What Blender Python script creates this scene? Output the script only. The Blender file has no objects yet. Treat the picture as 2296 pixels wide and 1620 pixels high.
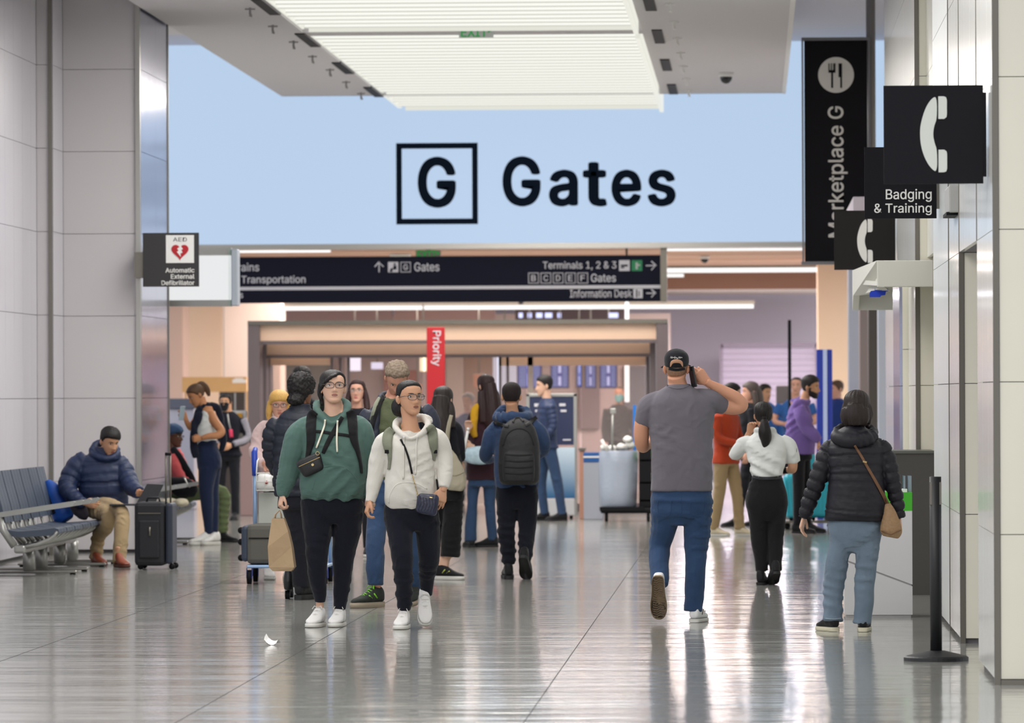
import bpy, bmesh, math, random
import numpy as np
from mathutils import Vector, Matrix, Euler
from mathutils.bvhtree import BVHTree
random.seed(7)
PI = math.pi
scene = bpy.context.scene
# ------------------------------------------------------------------ camera
FPX = 12000.0
CAM = Vector((0, 0, 1.55))
cam_data = bpy.data.cameras.new('camera')
cam = bpy.data.objects.new('camera', cam_data)
scene.collection.objects.link(cam)
scene.camera = cam
cam_data.sensor_width = 36
cam_data.lens = FPX / 2296 * 36
cam_data.clip_end = 400
cam_data.dof.use_dof = True
cam_data.dof.focus_distance = 35.6
cam_data.dof.aperture_fstop = 5.2
RC = (Matrix.Rotation(math.atan(542 / FPX), 4, 'Z') @ Matrix.Rotation(PI / 2 + math.atan(72 / FPX), 4, 'X')
      @ Matrix.Rotation(math.radians(-0.22), 4, 'Z'))
cam.matrix_world = Matrix.Translation(CAM) @ RC
# ------------------------------------------------------------------ world, lamps, exposure
world = bpy.data.worlds.new('world'); scene.world = world
world.use_nodes = True
bg = world.node_tree.nodes['Background']
bg.inputs[0].default_value = (0.93, 0.95, 1.0, 1)
bg.inputs[1].default_value = 1.05
scene.view_settings.view_transform = 'Standard'
scene.view_settings.look = 'None'
scene.view_settings.gamma = 1
scene.view_settings.use_curve_mapping = False
scene.view_settings.exposure = 0.0
scene.cycles.max_bounces = 6
scene.cycles.diffuse_bounces = 3
scene.cycles.glossy_bounces = 3
scene.cycles.transparent_max_bounces = 12
scene.cycles.use_denoising = True
scene.cycles.caustics_reflective = False
scene.cycles.caustics_refractive = False
def area(name, loc, sx, sy, power, col=(1, 1, 1), rot=(0, 0, 0)):
    l = bpy.data.lights.new(name, 'AREA'); l.shape = 'RECTANGLE'; l.size = sx; l.size_y = sy
    l.energy = power; l.color = col
    o = bpy.data.objects.new(name, l); o.location = loc; o.rotation_euler = rot
    scene.collection.objects.link(o); return o
# rows of ceiling lamps of the concourse (above and in front of the view; the farthest is added fill)
area('ceiling_lamp', (-3.0, 26, 5.2), 4, 10, 560, (1, .97, .93))
area('ceiling_lamp', (-3.0, 38, 5.28), 3.4, 8, 420, (1, .98, .95))
area('ceiling_lamp', (-3.0, 48, 5.28), 3.4, 6, 340, (1, .98, .95))
area('ceiling_lamp', (-2.9, 62, 5.2), 3.2, 10, 720, (1, .92, .85))  # warm fill added below the farther trough to brighten the portal header
# warm lamps of the check-in hall behind the bulkhead
area('hall_lamp', (-3.0, 77, 3.5), 9, 3, 700, (1, .88, .78))
area('hall_lamp', (-3.0, 84, 3.5), 9, 3, 850, (1, .86, .80))
area('hall_lamp', (0.3, 90.5, 3.2), 3.2, 3, 720, (.95, .92, 1.0))  # cool fill added to brighten the lavender far wall
# ------------------------------------------------------------------ helpers
def W(px, py, Y):
    """the point at distance Y down the hall that the photograph shows at a given place"""
    d = RC.to_3x3() @ Vector(((px - 1148) / FPX, -(py - 810) / FPX, -1))
    return CAM + d * (Y / d.y)
def lin(c):
    out = []
    for v in c:
        v /= 255.0
        out.append(v / 12.92 if v <= .04045 else ((v + .055) / 1.055) ** 2.4)
    return tuple(out)
MATS = {}
def mat(name, c, rough=.6, metal=0, bump=0, bscale=60, var=0, vscale=8, emit=0, sheen=0, coat=0, stretch=None, alpha=1, spec=.5, coords='Object', folds=0, fscale=11):
    if name in MATS: return MATS[name]
    m = bpy.data.materials.new(name); m.use_nodes = True
    nt = m.node_tree; b = nt.nodes['Principled BSDF']
    L = lin(c)
    b.inputs['Base Color'].default_value = (*L, 1)
    b.inputs['Roughness'].default_value = rough
    b.inputs['Metallic'].default_value = metal
    b.inputs['Specular IOR Level'].default_value = spec
    if sheen: b.inputs['Sheen Weight'].default_value = sheen
    if coat: b.inputs['Coat Weight'].default_value = coat; b.inputs['Coat Roughness'].default_value = .1
    if emit:
        b.inputs['Emission Color'].default_value = (*L, 1); b.inputs['Emission Strength'].default_value = emit
        b.inputs['Base Color'].default_value = (0.02, 0.02, 0.02, 1)
    if alpha < 1: b.inputs['Alpha'].default_value = alpha
    if bump or var or folds:
        tc = nt.nodes.new('ShaderNodeTexCoord'); mp = nt.nodes.new('ShaderNodeMapping')
        nt.links.new(tc.outputs[coords], mp.inputs[0])
        if stretch: mp.inputs['Scale'].default_value = stretch
    if var:
        n = nt.nodes.new('ShaderNodeTexNoise'); n.inputs['Scale'].default_value = vscale; n.inputs['Detail'].default_value = 4
        nt.links.new(mp.outputs[0], n.inputs['Vector'])
        mx = nt.nodes.new('ShaderNodeMix'); mx.data_type = 'RGBA'
        mx.inputs[6].default_value = (*[max(0, v * (1 - var)) for v in L], 1)
        mx.inputs[7].default_value = (*[min(1, v * (1 + var)) for v in L], 1)
        nt.links.new(n.outputs[0], mx.inputs[0]); nt.links.new(mx.outputs[2], b.inputs['Base Color'])
    if bump:
        n2 = nt.nodes.new('ShaderNodeTexNoise'); n2.inputs['Scale'].default_value = bscale; n2.inputs['Detail'].default_value = 3
        nt.links.new(mp.outputs[0], n2.inputs['Vector'])
        bp = nt.nodes.new('ShaderNodeBump'); bp.inputs['Strength'].default_value = 1; bp.inputs['Distance'].default_value = bump
        nt.links.new(n2.outputs[0], bp.inputs['Height']); nt.links.new(bp.outputs[0], b.inputs['Normal'])
        if folds:
            n3 = nt.nodes.new('ShaderNodeTexNoise'); n3.inputs['Scale'].default_value = fscale; n3.inputs['Detail'].default_value = 3; n3.inputs['Distortion'].default_value = 1.4
            n3.noise_type = 'RIDGED_MULTIFRACTAL'
            nt.links.new(mp.outputs[0], n3.inputs['Vector'])
            b3 = nt.nodes.new('ShaderNodeBump'); b3.inputs['Distance'].default_value = folds
            nt.links.new(n3.outputs[0], b3.inputs['Height']); nt.links.new(bp.outputs[0], b3.inputs['Normal']); nt.links.new(b3.outputs[0], b.inputs['Normal'])
    MATS[name] = m
    return m
def cloth(name, c, **k):
    kw = dict(folds=.012, fscale=7, rough=.9, bump=.002, bscale=90, var=.12, vscale=5, sheen=.12, spec=.2); kw.update(k)
    return mat(name, c, **kw)
def glass_mat(name, c=(225, 232, 235), through=.85, rough=.03):
    if name in MATS: return MATS[name]
    m = bpy.data.materials.new(name); m.use_nodes = True; nt = m.node_tree
    for n in list(nt.nodes): nt.nodes.remove(n)
    o = nt.nodes.new('ShaderNodeOutputMaterial'); t = nt.nodes.new('ShaderNodeBsdfTransparent'); g = nt.nodes.new('ShaderNodeBsdfPrincipled')
    t.inputs[0].default_value = (*lin(c), 1); g.inputs['Base Color'].default_value = (*lin(c), 1); g.inputs['Roughness'].default_value = rough
    x = nt.nodes.new('ShaderNodeMixShader'); x.inputs[0].default_value = through
    nt.links.new(g.outputs[0], x.inputs[1]); nt.links.new(t.outputs[0], x.inputs[2]); nt.links.new(x.outputs[0], o.inputs[0])
    MATS[name] = m; return m

ORG = {}
def tag(o, label=None, cat=None, group=None, kind=None):
    if label: o['label'] = label
    if cat: o['category'] = cat
    if group: o['group'] = group
    if kind: o['kind'] = kind
    return o
def thing(name, label, cat, loc, group=None):
    o = bpy.data.objects.new(name, None); scene.collection.objects.link(o)
    o.empty_display_size = .1
    o.location = loc; ORG[o.name] = Vector(loc)
    return tag(o, label, cat, group)
def link_mesh(name, me, parent=None, org=None):
    o = bpy.data.objects.new(name, me); scene.collection.objects.link(o)
    if parent is not None:
        o.parent = parent; ORG[o.name] = ORG[parent.name]
    else:
        o.location = org; ORG[o.name] = Vector(org)
    return o
def mk(name, V, F, mats, parent=None, smooth=False, mi=None, org=None):
    V = np.asarray(V, dtype=np.float64).reshape(-1, 3)
    if parent is not None: og = ORG[parent.name]
    elif org is not None: og = Vector(org)
    else: og = Vector(((V[:, 0].min() + V[:, 0].max()) / 2, (V[:, 1].min() + V[:, 1].max()) / 2, V[:, 2].min()))
    me = bpy.data.meshes.new(name)
    me.from_pydata((V - np.array(og)).tolist(), [], F if isinstance(F, list) else F.tolist())
    for m in (mats if isinstance(mats, (list, tuple)) else [mats]): me.materials.append(m)
    if mi is not None: me.polygons.foreach_set('material_index', mi)
    if smooth: me.polygons.foreach_set('use_smooth', [True] * len(me.polygons))
    me.update()
    return link_mesh(name, me, parent, og)
class MB:
    """collects shapes; build() links them as one mesh"""
    def __init__(s): s.V = []; s.F = []; s.M = []
    def add(s, V, F, mi=0):
        n = len(s.V)
        s.V.extend([tuple(v) for v in V]); s.F.extend([tuple(int(i) + n for i in f) for f in F]); s.M.extend([mi] * len(F)); return s
    def box(s, x0, x1, y0, y1, z0, z1, mi=0, bev=0):
        if bev:
            return s.rbox(x0, x1, y0, y1, z0, z1, bev, mi)
        V = [(x, y, z) for x in (x0, x1) for y in (y0, y1) for z in (z0, z1)]
        F = [(0, 1, 3, 2), (4, 6, 7, 5), (0, 4, 5, 1), (2, 3, 7, 6), (0, 2, 6, 4), (1, 5, 7, 3)]
        return s.add(V, F, mi)
    def rbox(s, x0, x1, y0, y1, z0, z1, r, mi=0, seg=2):
        bm = bmesh.new()
        bmesh.ops.create_cube(bm, size=1)
        for v in bm.verts: v.co = Vector(((x0 + x1) / 2 + v.co.x * (x1 - x0), (y0 + y1) / 2 + v.co.y * (y1 - y0), (z0 + z1) / 2 + v.co.z * (z1 - z0)))
        r = min(r, abs(x1 - x0) * .49, abs(y1 - y0) * .49, abs(z1 - z0) * .49)
        bmesh.ops.bevel(bm, geom=bm.edges[:], offset=r, segments=seg, profile=.5, affect='EDGES')
        bm.verts.index_update()
        s.add([v.co[:] for v in bm.verts], [[v.index for v in f.verts] for f in bm.faces], mi); bm.free(); return s
    def xf(s, M):
        s.V = [tuple(M @ Vector(v)) for v in s.V]; return s
    def tube(s, pts, r, n=8, mi=0, flat=None):
        V, F = tube_vf([Vector(p) for p in pts], r if isinstance(r, (list, tuple)) else [r] * len(pts), n); return s.add(V, F, mi)
    def prism(s, poly, axis, a, b, mi=0):
        """poly: 2D outline extruded along axis ('x','y','z') from a to b"""
        def P(u, v, w): return {'x': (w, u, v), 'y': (u, w, v), 'z': (u, v, w)}[axis]
        n = len(poly)
        V = [P(u, v, a) for u, v in poly] + [P(u, v, b) for u, v in poly]
        F = [tuple(range(n)), tuple(range(2 * n - 1, n - 1, -1))] + [(i, i + n, (i + 1) % n + n, (i + 1) % n) for i in range(n)]
        return s.add(V, F, mi)
    def ell(s, c, r, n=12, mi=0):
        V = []; F = []
        for i in range(n + 1):
            u = PI * i / n
            for j in range(2 * n):
                v = PI * j / n
                V.append((c[0] + r[0] * math.sin(u) * math.cos(v), c[1] + r[1] * math.sin(u) * math.sin(v), c[2] + r[2] * math.cos(u)))
        m = 2 * n
        for i in range(n):
            for j in range(m): F.append((i * m + j, (i + 1) * m + j, (i + 1) * m + (j + 1) % m, i * m + (j + 1) % m))
        return s.add(V, F, mi)
    def build(s, name, mats, parent=None, smooth=False, org=None):
        return mk(name, s.V, s.F, mats, parent, smooth, s.M, org)
def tube_vf(P, R, n=8, cap=True, closed=False):
    V = []; F = []
    up = None
    N = len(P)
    for i in range(N):
        if closed: t = (P[(i + 1) % N] - P[i - 1])
        else: t = P[min(i + 1, N - 1)] - P[max(i - 1, 0)]
        t = t.normalized() if t.length > 1e-9 else Vector((0, 0, 1))
        if up is None:
            up = Vector((0, 1, 0)) if abs(t.y) < .8 else Vector((1, 0, 0))
        a = (up - t * up.dot(t)).normalized(); up = a; b = t.cross(a)
        for k in range(n):
            w = 2 * PI * k / n
            V.append(P[i] + a * (math.cos(w) * R[i]) + b * (math.sin(w) * R[i]))
    for i in range(N if closed else N - 1):
        for k in range(n):
            F.append((i * n + k, i * n + (k + 1) % n, ((i + 1) % N) * n + (k + 1) % n, ((i + 1) % N) * n + k))
    if cap and not closed:
        F.append(tuple(range(n))[::-1]); F.append(tuple(range((N - 1) * n, N * n)))
    return V, F
def boxo(name, x0, x1, y0, y1, z0, z1, m, parent=None, bev=0, kind=None, label=None, cat=None, group=None):
    o = MB().box(x0, x1, y0, y1, z0, z1, bev=bev).build(name, m, parent, smooth=False)
    return tag(o, label, cat, group, kind)
def pbox(mb, px0, py0, px1, py1, Y, th, mi=0, bev=0):
    """a box whose front face stands at distance Y"""
    a = W(px0, py0, Y); b = W(px1, py1, Y)
    return mb.box(min(a.x, b.x), max(a.x, b.x), Y, Y + th, min(a.z, b.z), max(a.z, b.z), mi, bev)
try:
    FONT = bpy.data.fonts.load(bpy.utils.system_resource('DATAFILES') + '/fonts/Inter.woff2')
except Exception:
    FONT = None
def text(name, body, px0, py0, px1, py1, Y, m, parent, bold=0, ext=.003, rot=0, tilt=0):
    """lettering fitted to a rectangle, facing the camera; rot = 90 reads upwards, -90 downwards"""
    cu = bpy.data.curves.new(name, 'FONT'); cu.body = body; cu.size = 1; cu.extrude = 0; cu.resolution_u = 4
    if FONT: cu.font = FONT
    t = bpy.data.objects.new(name, cu); scene.collection.objects.link(t)
    bpy.context.view_layer.update()
    me0 = bpy.data.meshes.new_from_object(t.evaluated_get(bpy.context.evaluated_depsgraph_get()))
    bpy.data.objects.remove(t); bpy.data.curves.remove(cu)
    n = len(me0.vertices); V = np.empty(n * 3); me0.vertices.foreach_get('co', V); V = V.reshape(-1, 3)[:, :2]
    F = [tuple(p.vertices) for p in me0.polygons]; bpy.data.meshes.remove(me0)
    if rot == 90: V = np.stack([-V[:, 1], V[:, 0]], 1)
    if rot == -90: V = np.stack([V[:, 1], -V[:, 0]], 1)
    V0 = V; mn = V.min(0); mx = V.max(0); hgt = mx[1] - mn[1] if rot == 0 else mx[0] - mn[0]
    cop = [(0, 0)]
    if bold and FONT: cop = [(bold * .55 * u, bold * .55 * v) for u, v in ((1, 0), (-1, 0), (0, .7), (0, -.7), (.8, .5), (-.8, .5), (.8, -.5), (-.8, -.5), (0, 0))]
    V = np.concatenate([V0 + np.array(c) for c in cop]); F = [tuple(i + k * n for i in f) for k in range(len(cop)) for f in F]; lay = np.repeat(np.arange(len(cop)), n); n = len(V)
    mn = V.min(0); mx = V.max(0); V = (V - mn) / (mx - mn)
    a = W(px0, py1, Y); b = W(px1, py0, Y)
    X = a.x + V[:, 0] * (b.x - a.x); Z = a.z + V[:, 1] * (b.z - a.z)
    front = np.stack([X, Y - ext - .0004 * lay, Z], 1); back = front.copy(); back[:, 1] = Y + .0005
    # side walls on boundary edges
    cnt = {}
    for f in F:
        for i in range(len(f)):
            e = (f[i], f[(i + 1) % len(f)]); cnt[e] = 1
    side = [(e[1], e[0], e[0] + n, e[1] + n) for e in cnt if (e[1], e[0]) not in cnt]
    return mk(name, np.concatenate([front, back]), F + side, m, parent)
# ================================================================== materials
M_panel = mat('white_wall_panel', (210, 207, 216), .28, bump=.0004, bscale=3, coat=.3)
M_panel2 = mat('cream_wall_panel', (200, 195, 197), .45)
M_cream = mat('cream_stone_panel', (226, 222, 206), .5, var=.03, vscale=4)
M_gloss = mat('glossy_glass_panel', (238, 238, 234), .2, coat=.35, bump=.004, bscale=1.6, stretch=(1, 4, .5))
M_side = mat('pale_matt_glass_panel', (226, 230, 230), .3, coat=.2)
M_mirror = mat('polished_steel_panel', (178, 180, 205), .16, metal=.75, bump=.003, bscale=1.5)
M_steel = mat('brushed_steel', (172, 170, 165), .3, metal=.85)
M_dsteel = mat('dark_steel', (120, 116, 108), .35, metal=.7)
M_joint = mat('dark_joint', (120, 117, 120), .8)
M_ceil = mat('grey_ceiling_paint', (214, 211, 214), .8)
M_ceil2 = mat('upper_ceiling_paint', (205, 203, 212), .8)
M_black = mat('black_enamel', (20, 20, 24), .6, spec=.15)
M_sign = mat('sign_black', (27, 26, 31), .7, spec=.12)
M_sign2 = mat('directory_navy_black', (24, 26, 42), .7, spec=.12)
M_ink = mat('dark_navy_lettering', (14, 24, 38), .8, spec=.05)
M_white = mat('white_lettering', (228, 226, 222), .6)
M_greyl = mat('grey_lettering', (205, 205, 212), .6)
M_whitep = mat('white_paint', (232, 231, 228), .5)
M_blueglow = mat('backlit_blue_glass', (185, 208, 236), .5, emit=.96)
M_lens = mat('luminous_lens', (250, 250, 242), .5, emit=.98)
M_lens2 = mat('luminous_lens_flange', (240, 240, 228), .5, emit=.85)
M_lip = mat('lens_lip', (226, 225, 214), .6, emit=.82)
M_strip = mat('white_lamp_strip', (250, 248, 246), .5, emit=1.25)
M_beige = mat('beige_metal_band', (248, 212, 184), .45, var=.03)
M_brown = mat('brown_ceiling_board', (150, 112, 94), .7)
M_tan = mat('tan_wood', (205, 165, 112), .6, var=.1, vscale=6)
M_bronze = mat('bronze_door_frame', (116, 104, 106), .4, metal=.3)
M_lav = mat('lavender_white_wall', (214, 204, 216), .7)
M_hallcream = mat('cream_hall_column', (236, 210, 184), .7)
M_hallwhite = mat('pinkish_white_column', (238, 220, 208), .7)
M_green = mat('bright_green', (62, 170, 30), .5)
M_exitg = mat('exit_green_letters', (20, 165, 75), .5, emit=.6)
M_exitbox = mat('exit_box_grey', (175, 178, 176), .5)
M_red = mat('sign_red', (176, 20, 32), .5)
M_blue = mat('banner_blue', (22, 48, 150), .5)
M_charcoal = mat('charcoal_laminate', (72, 70, 68), .7, bump=.001, bscale=40)
M_kiosk = mat('light_grey_laminate', (208, 206, 207), .4)
M_floor = mat('polished_terrazzo', (138, 137, 136), .12)
# terrazzo: fine chips of colour, long shallow waves across the hall in the polish
nt = M_floor.node_tree; b = nt.nodes['Principled BSDF']; b.inputs['Specular IOR Level'].default_value = .55
b.inputs['Coat Weight'].default_value = .25; b.inputs['Coat Roughness'].default_value = .07
tc = nt.nodes.new('ShaderNodeTexCoord')
n1 = nt.nodes.new('ShaderNodeTexNoise'); n1.inputs['Scale'].default_value = 45; n1.inputs['Detail'].default_value = 4
cr = nt.nodes.new('ShaderNodeValToRGB'); cr.color_ramp.elements[0].position = .35; cr.color_ramp.elements[1].position = .68
cr.color_ramp.elements[0].color = (*lin((132, 133, 129)), 1); cr.color_ramp.elements[1].color = (*lin((174, 173, 167)), 1)
nt.links.new(tc.outputs['Object'], n1.inputs['Vector']); nt.links.new(n1.outputs[0], cr.inputs[0]); nt.links.new(cr.outputs[0], b.inputs['Base Color'])
mp = nt.nodes.new('ShaderNodeMapping'); mp.inputs['Scale'].default_value = (.22, 1.0, 1)
n2 = nt.nodes.new('ShaderNodeTexNoise'); n2.inputs['Scale'].default_value = 1.1; n2.inputs['Detail'].default_value = 5; n2.inputs['Roughness'].default_value = .62
bp = nt.nodes.new('ShaderNodeBump'); bp.inputs['Distance'].default_value = .016; bp.inputs['Strength'].default_value = 1
nt.links.new(tc.outputs['Object'], mp.inputs[0]); nt.links.new(mp.outputs[0], n2.inputs['Vector']); nt.links.new(n2.outputs[0], bp.inputs['Height'])
nt.links.new(bp.outputs[0], b.inputs['Normal']); nt.links.new(bp.outputs[0], b.inputs['Coat Normal'])
# ================================================================== setting
floor = boxo('floor', -14, 5, 0, 112, -.2, 0, M_floor, kind='structure')
for i, x in enumerate((-4.4, -2.74, -1.09)):
    boxo('divider_strip', x - .0022, x + .0022, 5, 100, 0, .0008, mat('floor_divider', (74, 74, 76), .9, spec=.05), floor)
def panels(parent, plane, a0, a1, b, zs, widths, m, t=.02, g=.0022, name='panel'):
    """cladding panels. plane 'x': the face lies at X=b and runs along Y a0..a1; plane 'y': the face lies at Y=b, runs along X"""
    cuts = [a0]
    for w in widths:
        cuts.append(cuts[-1] + w)
        if cuts[-1] >= a1 - .02: break
    cuts[-1] = a1
    for i in range(len(cuts) - 1):
        for k in range(len(zs) - 1):
            u0, u1, z0, z1 = cuts[i] + g, cuts[i + 1] - g, zs[k] + g, zs[k + 1] - g
            if plane == 'x': boxo(name, min(b, b + t), max(b, b + t), u0, u1, z0, z1, m, parent)
            else: boxo(name, u0, u1, b, b + abs(t), z0, z1, m, parent)
ZL = [0.03] + [.71 + .81 * k for k in range(8)]          # panel joints of the left side
ZR = [0.03] + [.795 + .807 * k for k in range(8)]
wl = boxo('wall_left', -8.0, -6.99, 40, 51.7, 0, 7, M_joint, kind='structure')
panels(wl, 'x', 44.1, 51.7, -6.99, ZL, [.6] * 20, M_panel, t=.04)
# pilaster behind the seats
wl2 = boxo('wall_left_pilaster', -8.0, -6.83, 51.74, 52.5, 0, 7, M_joint, kind='structure')
panels(wl2, 'y', -6.95, -6.83, 51.7, ZL, [.2], M_panel2, t=.03)
boxo('corner_trim', -6.835, -6.80, 51.68, 51.75, 0, 7, M_dsteel, wl2)
panels(wl2, 'x', 51.76, 52.5, -6.83, ZL, [1], M_panel, t=.035)
col = boxo('wall_left_column', -8.0, -6.06, 52.56, 55, 0, 7, M_joint, kind='structure')
panels(col, 'y', -6.795, -6.075, 52.5, ZL, [1], M_panel2, t=.05)
boxo('corner_trim', -6.075, -6.03, 52.47, 52.56, 0, 7, M_steel, col)
panels(col, 'x', 52.57, 54.94, -6.06, ZL, [1.3, 1.3], M_mirror, t=.03)
boxo('corner_trim', -6.06, -6.02, 54.94, 55.0, 0, 7, M_dsteel, col)
# ---- lowered ceiling with the luminous trough
zc = 5.35
cl = boxo('ceiling', -6.0, -4.72, 24, 68, zc, zc + .25, M_ceil, kind='structure')
boxo('ceiling_board', -1.16, .37, 24, 68, zc, zc + .25, M_ceil, cl)
boxo('ceiling_board', -4.72, -1.16, 56.05, 56.6, zc, zc + .25, M_ceil, cl)
boxo('ceiling_board', -4.72, -1.16, 24, 43, zc, zc + .25, M_ceil, cl)
boxo('edge_trim', .37, .42, 24, 68, zc - .01, zc + .4, M_whitep, cl)
boxo('edge_trim', -6.0, .42, 67.96, 68.04, zc, zc + .45, M_ceil, cl)
c2 = boxo('ceiling_upper', -8.5, 3.2, 24, 72.4, 6.27, 6.4, M_ceil2, kind='structure')
c3 = boxo('ceiling_left', -8.5, -6.0, 24, 60, 5.6, 5.8, M_ceil, kind='structure')
def trough(label, ya, yb, x0, x1):
    t = thing('luminous_ceiling_trough', label, 'ceiling light', (-2.9, (ya + yb) / 2, zc), 'luminous ribbed ceiling troughs')
    p = .56; n = int((yb - ya) / p)
    for k in range(n):
        y = ya + k * p
        m = MB()
        # a ribbed lens: a sloping lit face and a short upright flange
        m.prism([(y, zc + .045), (y + p, zc + .085), (y + p, zc + .115), (y, zc + .075)], 'x', x0 - (k % 2) * .03, x1, 0)
        m.box(x0 - (k % 2) * .03, x1, y, y + .02, zc + .014, zc + .05, 0)
        m.box(x0 - (k % 2) * .03, x1, y - .002, y + .022, zc + .002, zc + .014, 1)
        m.build('lens_panel', [M_lens, M_lip], t)
    boxo('side_flange', x1, x1 + .05, ya, yb, zc - .045, zc + .25, M_lens2, t)
    boxo('side_flange', x0 - .10, x0 - .05, ya, yb, zc + .03, zc + .25, M_lens2, t)
    boxo('end_flange', x0, x1, yb - .03, yb, zc + .0, zc + .2, M_lens2, t)
    return t
trough('nearer luminous white ribbed ceiling trough, in front of the upper EXIT sign', 43.1, 56.0, -4.65, -1.24)
trough('farther luminous white ribbed ceiling trough, behind the upper EXIT sign', 56.65, 71.6, -4.65, -1.24)
def slot(y, x, side):
    where = 'left' if side < 0 else 'right'
    t = thing('ceiling_vent', f'black slot vent in the ceiling {where} of the luminous trough, {ORD[side][slot.n[side]]} from camera', 'vent', (x, y, zc), 'black slot diffusers')
    slot.n[side] += 1
    boxo('slot', x - .05, x + .05, y, y + 2.1, zc - .012, zc + .01, M_black, t)
    for d in (-.055, .051): boxo('vent_rim', x + d, x + d + .004, y, y + 2.1, zc - .014, zc + .01, M_joint, t)
slot.n = {-1: 0, 1: 0}
ORD = {-1: ['first', 'second', 'third', 'fourth'], 1: ['first', 'second', 'third', 'fourth']}
for k in range(4):
    slot(51.2 + 4.95 * k, -4.76, -1); slot(51.0 + 4.95 * k, -1.0, 1)
WORDN = ['first', 'second', 'third', 'fourth', 'fifth', 'sixth', 'seventh']
for side, X, y0, n in ((-1, -4.93, 52.4, 7), (1, -.80, 52.2, 7)):
    for k in range(n):
        y = y0 + 2.48 * k
        m = MB(); m.tube([(X, y, zc), (X, y, zc - .07)], .012, 8); m.box(X - .05, X + .05, y - .008, y + .008, zc - .022, zc - .008)
        m.tube([(X, y, zc - .07), (X + .02, y, zc - .09)], [.02, .006], 8)
        tag(m.build('sprinkler_head', mat('sprinkler_grey', (140, 138, 138), .5) if side < 0 else M_whitep), f"small sprinkler hanging from the grey ceiling {'left' if side < 0 else 'right'} of the trough, {WORDN[k]} from the camera", 'sprinkler', 'ceiling sprinklers')
def dome(px, py, Y, z, r, label):
    c = W(px, py, Y)
    t = thing('dome_camera', label, 'camera', (c.x, Y, z))
    MB().tube([(c.x, Y, z), (c.x, Y, z - .05)], [r * 1.25, r * 1.15], 20).build('housing', M_whitep, t, True)
    if z < 3.5: MB().tube([(c.x, Y, z), (c.x, Y, 3.61)], .012, 8).build('stem', M_dsteel, t, True)
    MB().ell((c.x, Y, z - .05), (r, r, r * 1.1), 10).build('dome', mat('smoked_dome', (30, 30, 34), .1), t, True)
dome(1628, 165, 63.6, zc, .075, 'round security camera dome under the grey ceiling right of the trough')
# ---- hanging exit sign
def exit_sign(px0, py0, px1, py1, Y, label, rodz):
    a = W(px0, py1, Y); b = W(px1, py0, Y)
    t = thing('exit_sign', label, 'sign', ((a.x + b.x) / 2, Y, a.z))
    boxo('sign_panel', a.x, b.x, Y, Y + .04, a.z, b.z, M_exitbox, t)
    boxo('mounting_bracket', (a.x + b.x) / 2 - .04, (a.x + b.x) / 2 + .04, Y, Y + .03, b.z, rodz, M_dsteel, t)
    w = px1 - px0
    text('lettering', 'EXIT', px0 + w * .06, py0 + (py1 - py0) * .05, px1 - w * .17, py1 - (py1 - py0) * .05, Y, M_exitg, t, .03)
    q = W(px1 - w * .1, py0 + (py1 - py0) * .3, Y)
    MB().prism([(q.x - .02, q.z - .03), (q.x + .03, q.z), (q.x - .02, q.z + .03)], 'y', Y - .003, Y).build('arrow', M_exitg, t)
exit_sign(1029, 60, 1106, 84, 56.0, 'EXIT sign hanging between the two luminous ceiling troughs', 5.36)
exit_sign(932, 560, 988, 584, 74.5, 'green EXIT sign hanging behind the black directory sign', 3.6)
# ---- back-lit blue bulkhead with the lettering
YB = 72.0
pl = W(375, 541, YB); pr = W(1984, 537, YB); top = W(1780, 97, YB)
bz0, bz1 = 3.575, 6.27
wb = boxo('wall_far_bulkhead', -9, 2.6, YB, YB + .35, bz0, bz1, M_blueglow, kind='structure')
boxo('bottom_trim', -9, 2.6, YB - .02, YB + .37, bz0 - .07, bz0, M_steel, wb)
t = thing('wall_lettering', 'large dark navy boxed G and the word Gates on the blue bulkhead', 'lettering', W(1200, 503, YB))
a = W(889, 503, YB); b_ = W(1071, 320, YB); s_ = 12.5 * YB / FPX
m = MB()
m.box(a.x, b_.x, YB - .03, YB, a.z, a.z + s_).box(a.x, b_.x, YB - .03, YB, b_.z - s_, b_.z).box(a.x, a.x + s_, YB - .03, YB, a.z + s_, b_.z - s_).box(b_.x - s_, b_.x, YB - .03, YB, a.z + s_, b_.z - s_)
m.build('letter_frame', M_ink, t)
text('letter', 'G', 937, 351, 1022, 466, YB, M_ink, t, .048, .03)
for ch, x0, x1, y0 in (('G', 1127, 1212, 350), ('a', 1231, 1296, 380), ('t', 1307, 1361, 363), ('e', 1371, 1438, 380), ('s', 1452, 1515, 380)):
    text('letter', ch, x0, y0, x1, 463, YB, M_ink, t, .048, .03)
# ---- black directory sign under the bulkhead
Y = 72.1
t = thing('directory_sign', 'long black hanging directory sign with white lines of gates and terminals', 'sign', W(950, 677, Y))
m = MB(); pbox(m, 392, 577, 1489, 675, Y, .12); m.build('sign_panel', M_sign2, t)
a = W(1481, 677, Y); boxo('post', a.x, W(1493, 0, Y).x, Y - .02, Y + .14, a.z, 3.51, M_dsteel, t)
m = MB(); pbox(m, 535, 643, 1489, 646, Y - .003, .003); m.build('rule', M_greyl, t)
for s_, x0, y0, x1, y1 in (('Trains', 519, 589, 581, 608), ('Transportation', 541, 617, 685, 639), ('s', 537, 657, 545, 668), ('Gates', 929, 588, 985, 608),
                          ('Terminals 1, 2 & 3', 1217, 585, 1382, 606), ('Gates', 1325, 613, 1381, 632), ('Information Desk', 1278, 648, 1417, 667)):
    text('lettering', s_, x0, y0, x1, y1, Y, M_greyl, t, .016)
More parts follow.
